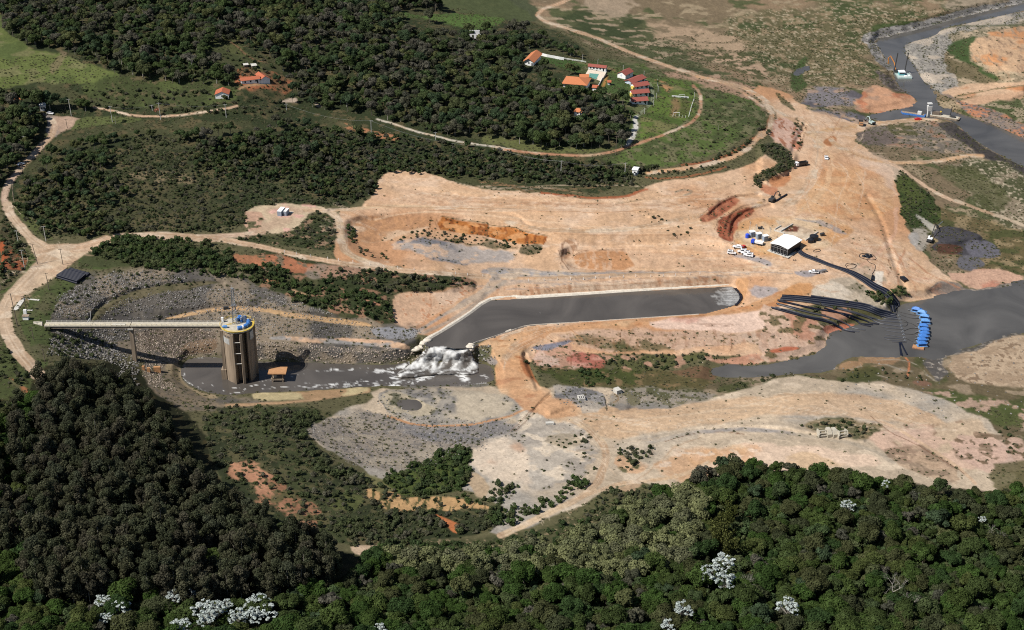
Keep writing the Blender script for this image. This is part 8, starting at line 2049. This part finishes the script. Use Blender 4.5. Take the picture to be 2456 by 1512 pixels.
V_ = lambda x, y: T('VE', (x, y))
def hd(t_, a, b):
    return yaw(G(*T(t_, a)), G(*T(t_, b)))
car('parked_van', 'white estate car farthest left above, nose pointing left', 'car', V_(985,335), hd('VE', (1200,370), (800,320)), 5.0, 1.9, 'car', group='white vehicles parked by the gravel')
car('parked_van', 'white box van parked alone at the left of the group', 'van', V_(740,590), hd('VE', (560,560), (930,620)), 4.6, 1.9, 'van', group='white vehicles parked by the gravel')
car('parked_van', 'white van behind the front van, leftmost of the trio', 'van', V_(1180,530), hd('VE', (1370,470), (1030,520)), 4.8, 1.9, 'van', group='white vehicles parked by the gravel')
car('parked_van', 'white van in the middle of the close trio', 'van', V_(1330,600), hd('VE', (1550,580), (1200,590)), 4.8, 1.9, 'van', group='white vehicles parked by the gravel')
car('parked_van', 'white minibus nearest the viewer in the close trio', 'minibus', V_(1450,690), hd('VE', (1640,700), (1290,650)), 5.2, 2.0, 'van', group='white vehicles parked by the gravel')
car('red_car', 'dark red car tucked behind the white estate car', 'car', V_(1215,360), hd('VE', (1280,340), (1150,360)), 3.6, 1.7, 'car', M_RED)
car('pickup_truck', 'white pickup with dark bed parked on the gravel patch', 'pickup', T('PU', (1515,1150)), hd('PU', (1580,1150), (1450,1135)), 5.2, 1.9, 'pickup')
car('white_pickup', 'lone white pickup on the open plateau seen from the front', 'pickup', T('EX', (1990,385)), hd('EX', (1985,330), (1995,420)), 5.4, 2.1, 'pickup')
car('parked_car', 'white car under the tree beside the guard house', 'car', T('GU', (900,315)), hd('GU', (850,295), (950,325)), 4.4, 1.7, 'car')
car('parked_car', 'dark blue car in the shade on the left lane', 'car', T('GU', (375,1225)), hd('GU', (310,1240), (420,1210)), 4.4, 1.8, 'car', M_GCLAD)
car('white_truck', 'small white truck in deep shade beside the left lane', 'truck', T('GU', (240,1110)), hd('GU', (200,1100), (280,1080)), 4.6, 1.9, 'van')
# truck by the transformers
p = G(*T('PU', (480,625))); t = thing('tank_truck', 'dark blue truck with pale flat load in front of the transformers', 'truck', p, hd('PU', (560,620), (410,590)))
part('cab', MB().box((2.6, 0, 1.4), (1.6, 2.2, 1.9)), M_TANK, t); part('chassis', MB().box((0, 0, .8), (6.6, 1.8, .3)), M_STEELD, t); part('load', MB().box((-.9, 0, 1.9), (4.6, 2.3, .35)).box((-.9, 0, 1.35), (4.4, 2.1, .8)), M_WROOF, t)
for x in (-2.2, -.9, 2.4):
    for y in (-1, 1): w_o = part('wheel', wheel(.5, .3), None, t); w_o.location = (x, y, .5)
def dumptruck(name, label, p, rz, cabm, bedm, L=7.2):
    t = thing(name, label, 'truck', p, rz)
    part('cab', MB().prism([(L * .28, 1.0), (L * .28, 2.9), (L * .45, 2.9), (L * .5, 1.9), (L * .5, 1.0)], -1.2, 1.2), cabm, t); part('windscreen', MB().box((L * .475, 0, 2.3), (.12, 2.0, .7)), M_GLASSD, t)
    part('chassis', MB().box((0, 0, .85), (L, 1.2, .35)), M_STEELD, t)
    part('dump_bed', MB().add([(-L * .5, -1.2, 1.1), (L * .24, -1.2, 1.1), (L * .24, 1.2, 1.1), (-L * .5, 1.2, 1.1), (-L * .52, -1.3, 2.5), (L * .25, -1.3, 2.7), (L * .25, 1.3, 2.7), (-L * .52, 1.3, 2.5), (-L * .48, -1.1, 1.3), (L * .21, -1.1, 1.3), (L * .21, 1.1, 1.3), (-L * .48, 1.1, 1.3)],
        [(3, 2, 1, 0), (0, 1, 5, 4), (1, 2, 6, 5), (2, 3, 7, 6), (3, 0, 4, 7), (4, 5, 9, 8), (5, 6, 10, 9), (6, 7, 11, 10), (7, 4, 8, 11), (8, 9, 10, 11)]), bedm, t)
    for x in (-L * .36, -L * .18, L * .36):
        for y in (-1.05, 1.05): w_o = part('wheel', wheel(.55, .35), None, t); w_o.location = (x, y, .55)
    return t
dumptruck('dump_truck', 'black and white dump truck at the tip of the bushy spur', G(*T('EX', (1460,540))), hd('EX', (1560,510), (1370,530)), M_WHITE_V, M_STEELD, 8.0)
def excavator(name, label, p, rz, m, boom=(0.9, 5.6, -1.2), track_L=4.4):
    """arm reaches along +x"""
    t = thing(name, label, 'excavator', p, rz)
    for y in (-1.25, 1.25):
        part('track', MB().prism([(-track_L / 2, .35), (-track_L / 2 + .3, 0), (track_L / 2 - .3, 0), (track_L / 2, .35), (track_L / 2 - .2, .85), (-track_L / 2 + .2, .85)], y - .3, y + .3), M_BLACK, t)
    part('house', MB().box((-.6, 0, 1.55), (3.6, 2.5, 1.1)), m, t); part('counterweight', MB().box((-2.3, 0, 1.6), (.7, 2.6, 1.2)), M_STEELD, t)
    cb = part('cab', MB().prism([(.2, 1.1), (.2, 2.9), (1.3, 2.9), (1.7, 2.0), (1.7, 1.1)], .3, 1.2), m, t); part('window', MB().box((.95, .3, 2.2), (1.1, .06, .9)).box((1.55, .75, 2.3), (.06, .7, .8)), M_GLASSD, cb)
    a, b, c = boom
    part('boom', MB().tube([(1.0, 0, 1.7), (3.2, 0, 1.7 + 2.6), (b, 0, 1.7 + 2.0)], .3, 4), m, t)
    part('arm', MB().tube([(b, 0, 3.8), (b + 1.4, 0, a)], .24, 4), m, t)
    part('bucket', MB().add([(b + 1.0, -.6, a), (b + 1.8, -.6, a + .2), (b + 1.7, -.6, a - .9), (b + .9, -.6, a - .7), (b + 1.0, .6, a), (b + 1.8, .6, a + .2), (b + 1.7, .6, a - .9), (b + .9, .6, a - .7)], [(0, 1, 2, 3), (7, 6, 5, 4), (0, 4, 5, 1), (1, 5, 6, 2), (3, 2, 6, 7)]), M_STEELD, t)
    part('ram', MB().cyl((1.3, 0, 1.3), (3.0, 0, 3.6), .12, 6), M_STEEL, t)
    return t
p = G(*T('EX', (860,1280))); excavator('excavator', 'black excavator reaching over long dark pipe sections', p, hd('EX', (860,1280), (1060,1160)), M_STEELD, (1.2, 7.0, 0))
a_, b_ = G(*T('EX', (930,1290)), .4), G(*T('EX', (1160,1150)), .4); single('pipe_section', MB().tube([(0, 0, 0), (b_ - a_) * .5, b_ - a_], .55, 8), M_PIPE, 'thick dark pipe section lying beside the black excavator', 'pipe', a_)
p = G(*T('MU', (875,520))); ex = excavator('long_reach_excavator', 'white excavator with long boom stretched over the dark mud', p, hd('MU', (870,520), (1090,180)), M_WHITE_V, (1.0, 4.0, 0))
for nm in ('boom', 'arm', 'bucket', 'ram'):
    for o in [o for o in ex.children if o.name.startswith(nm)]: bpy.data.objects.remove(o)
e1 = G(*T('MU', (1000,300))) - p; e2 = Gz(*T('MU', (1090,185)), G(*T('MU', (1040,260))).z + 3) - p
ri = Matrix.Rotation(-ex.rotation_euler.z, 3, 'Z'); e1 = ri @ e1; e2 = ri @ e2
part('boom', MB().tube([(1, 0, 1.7), (e1.x * .55, e1.y * .5, e1.z + 5.5), (e1.x, e1.y, e1.z + 1.8)], .25, 4), M_STEELD, ex); part('arm', MB().tube([(e1.x, e1.y, e1.z + 1.6), (e2.x, e2.y, e2.z)], .24, 4), M_STEEL, ex)
part('bucket', MB().box((e1.x, e1.y, e1.z + 1.0), (1.4, 1.2, 1.0), .4), M_STEELD, ex)
p = G(*T('MU', (440,1165))); t = thing('dark_skip', 'black open skip tipped on the stony slope', 'skip', p, hd('MU', (400,1110), (480,1180)))
part('hull', MB().box((0, 0, .6), (4.6, 2.4, 1.2)), M_BLACK, t); part('lid', MB().box((-1.2, 0, 1.25), (.9, 1.6, .12)), M_STEELD, t)
p = G(*T('B3', (803,530))); single('steel_sled', MB().box((0, 0, .4), (1.4, 4.6, .7), -.3).box((.3, 1.5, .9), (.8, 1.4, .5)), M_BLACK, 'narrow black sled at the head of the pale ramp', 'sled', p)
p = G(*T('PU', (1700,1135))); t = thing('compressor', 'grey metal compressor beside the pickup on gravel', 'machine', p, .3); part('body', MB().box((0, 0, .8), (3.0, 1.3, 1.0)), M_STEEL, t); part('drawbar', MB().box((-2.0, 0, .5), (1.4, .15, .15)), M_STEEL, t)
for y in (-.7, .7): w_o = part('wheel', wheel(.36, .25), None, t); w_o.location = (0, y, .36)
D_ = lambda x, y: T('DR', (x, y))
dumptruck('dump_truck', 'brown dump truck parked left on the river spit', G(*D_(238,1390)), hd('DR', (235,1320), (245,1400)), M_WOOD, M_STEELD, 6.5)
excavator('excavator', 'pale excavator with boom folded out next to the brown dump truck', G(*D_(440,1375)), hd('DR', (440,1370), (330,1320)), M_MINT, (1.0, 5.0, 0), 3.6)
# ---- boats on the river
RZ = LV['resv']
M_WHITE_V = pmat('dusty white paint', (.58, .58, .56), .6, noise=.2)
def Dz(x, y, dz=0.): return Gz(*D_(x, y), RZ + dz)
c = Dz(1060, 470); a_ = yaw(Dz(980, 520), Dz(1180, 520)); t = thing('dredger', 'pale mint dredging barge with turquoise cabin and two tall dark spuds', 'dredger', c, a_)
part('hull', MB().box((0, 0, .5), (9.6, 9.0, 1.2)).box((-3.2, 6.2, .5), (4.0, 4.0, 1.2)), M_MINT, t)
part('cabin', MB().box((-1.4, 2.4, 2.2), (4.0, 4.2, 2.2)), M_TURQ, t); part('cabin_roof', MB().box((-1.4, 2.4, 3.4), (4.6, 4.8, .25)), M_WROOF, t); part('window', MB().box((-1.4, .25, 2.5), (3.4, .1, .8)), M_GLASSD, t)
for sgn, (x, y) in ((-1, (-6.0, 6.2)), (1, (1.6, 6.8))):
    part('spud', MB().cyl((x, y, -1), (x + 1.4, y, 15.5), .38, 6), M_STEELD, t)
part('digger_arm', MB().tube([(-4.0, 7.2, 1.5), (-5.4, 9.5, 7.0), (-8.2, 11.5, 11.5), (-9.4, 12.2, 9.5), (-9.0, 12.4, 5.5)], .42, 5), M_ORP, t); part('digger_house', MB().box((-3.6, 6.6, 2.1), (2.8, 2.6, 1.8)), M_STEELD, t)
part('railing', MB().tube([(-4.7, -4.4, 2.0), (4.7, -4.4, 2.0), (4.7, 4.4, 2.0)], .06, 4), M_WHITE_P, t)
for k in range(8): part('post', MB().cyl((-4.7 + k * 1.34, -4.4, 1.1), (-4.7 + k * 1.34, -4.4, 2.0), .05, 4), M_WHITE_P, t)
part('winch', MB().cyl((2.4, -1.8, 1.6), (3.8, -1.8, 1.6), .7, 8).box((.5, -2.4, 1.5), (1.6, 1.4, .9)), M_WHITE_P, t)
c = Dz(1240, 1200); t = thing('work_boat', 'long blue hulled boat with small white cabin at the spit', 'boat', c, yaw(Dz(1080, 1180), Dz(1380, 1225)))
part('hull', MB().prism([(-8.2, 1.3), (-6.8, .1), (7.0, .0), (7.8, .3), (7.8, 1.3)], -1.5, 1.5), M_BLUE, t); part('deck', MB().box((-.3, 0, 1.35), (15.0, 2.7, .1)), M_CONC, t)
part('cabin', MB().box((4.0, 0, 2.3), (2.6, 2.2, 1.9)), M_WHITE_V, t); part('window', MB().box((2.68, 0, 2.7), (.06, 1.7, .6)), M_GLASSD, t)
c = G(*D_(1325, 1290)); t = thing('red_boat', 'small red boat pulled up on the spit', 'boat', c, .1); part('hull', MB().prism([(-2.4, 1.0), (-1.8, 0), (1.9, 0), (2.3, 1.0)], -.9, .9), M_RED, t); part('mast', MB().cyl((-1.2, 0, .9), (-1.2, 0, 2.8), .08, 4).box((.2, 0, 1.2), (1.6, 1.2, .5)), M_RED, t)
c = Dz(1540, 1220); t = thing('sand_tower', 'white upright hopper machine standing at the spit tip', 'machine', c, .1)
part('leg', MB().tube([(-1.6, -.8, 0), (-.9, .6, 5), (-.6, 1.0, 9)], .35, 5), M_WHITE_V, t); part('leg', MB().tube([(1.6, -.8, 0), (.9, .6, 5), (.6, 1.0, 9)], .35, 5), M_WHITE_V, t)
part('hopper', MB().box((0, .8, 5.4), (2.4, 2.0, 3.4), 0, 1.25).box((0, .9, 8.6), (3.0, 2.4, .6)), M_WHITE_V, t)
c = Dz(1700, 1225); t = thing('spud_barge', 'long flat brown barge with a dark spud at the spit tip', 'barge', c, yaw(Dz(1560, 1225), Dz(1960, 1285)))
part('hull', MB().prism([(-4.5, 1.0), (-4.2, 0), (13.0, 0), (14.6, 1.0)], -2.6, 2.6), M_CONC, t); part('deck', MB().box((4.6, 0, 1.06), (18.2, 4.8, .1)), M_DECK, t)
part('engine', MB().box((-1.2, .6, 2.1), (4.6, 2.6, 2.0), .1).cyl((1.6, .4, 1.1), (1.6, .4, 3.0), .7, 8), M_POLE, t); part('wheelhouse', MB().cyl((1.8, 1.2, 2.4), (1.8, 1.2, 3.6), .6, 8), M_YEL, t)
part('spud', MB().cyl((8.0, 0, 0), (8.8, 0, 8.2), .32, 6), M_STEELD, t); part('winch', MB().box((10.2, -.2, 1.6), (3.0, 2.0, 1.0)), M_STEELD, t)
# concrete drain along the left road
for pts, lab in ((T('A0', [(95,1300),(90,1400),(110,1490)]) + T('B0', [(100,10),(150,70)]), 'thin pale concrete gutter along the inside of the left bend'), (T('B0', [(70,130),(130,220),(170,300),(205,390),(190,440),(130,500)]), 'dark edged concrete drain left of the junction')):
    P = [G(*p, .05) for p in chaikin(pts, False, 1)]; c = P[0].copy(); single('concrete_gutter', MB().tube([p - c for p in P], .14, 4), M_CONC, lab, 'gutter', c)
# white stone wall ruin in the woods
p = G(*T('A1', (1605,305))); t = thing('ruined_house', 'roofless white walled ruin showing through the woods', 'ruin', (p.x, p.y, p.z + 3.0)); t.scale = (.8, .8, .8)
for x, w2 in ((-3.8, 2.0), (0, 2.2), (3.6, 2.2)): part('wall', MB().box((x, 0, 1.4), (w2, .3, 3.4)), M_WHITE_P, t)
part('lintel', MB().box((0, 0, 3.4), (9.6, .4, .5)).box((-.5, 5, 5.2), (8.8, .4, .7)), M_WHITE_P, t); part('wall', MB().box((-.5, 5, 3), (8.4, .3, 3.6)), M_WHITE_P, t)

# jets of water shooting into the channel's far end
mb = MB(); c = Gz(1760, 712, LV['canal'])
for k in range(24):
    t_ = k / 23; u0, v0 = 1755 + 17 * math.sin(t_ * 3.0), 691 + 41 * t_; L_ = (24 + 34 * math.sin(t_ * 3.1)) * random.uniform(.7, 1.2)
    a, b, d_ = Gz(u0 + 3, v0, LV['canal'] + .5) - c, Gz(u0 - L_ * .35, v0 + 1, LV['canal'] + .16) - c, Gz(u0 - L_, v0 + 2, LV['canal'] + .06) - c
    w1 = Vector((0, random.uniform(.18, .4), 0)); mb.add([a - w1 * .5, a + w1 * .5, b + w1 * .8, b - w1 * .8, d_], [(0, 3, 2, 1), (3, 4, 2)])
single('foam_jets', mb, pmat('white foam', (.46, .46, .45), .8, noise=.4, nscale=1.5), 'white jets of water fanning out at the far end of the channel', 'foam', c, kind='stuff')
mb = MB()
for k in range(15):
    t_ = k / 14; u0, v0 = 1762 + 14 * math.sin(t_ * 3.0), 693 + 39 * t_; a, b = Gz(u0 + 5, v0 - .5, LV['canal'] + 1.3), Gz(u0 - 2, v0, LV['canal'] + .5)
    p_ = thing('outlet_pipe', 'short black outlet pipe end at the head of the channel', 'pipe', a, 0, 'outlet pipes at the head of the channel'); part('tube', MB().cyl((0, 0, 0), b - a, .3, 7), M_PIPE, p_)
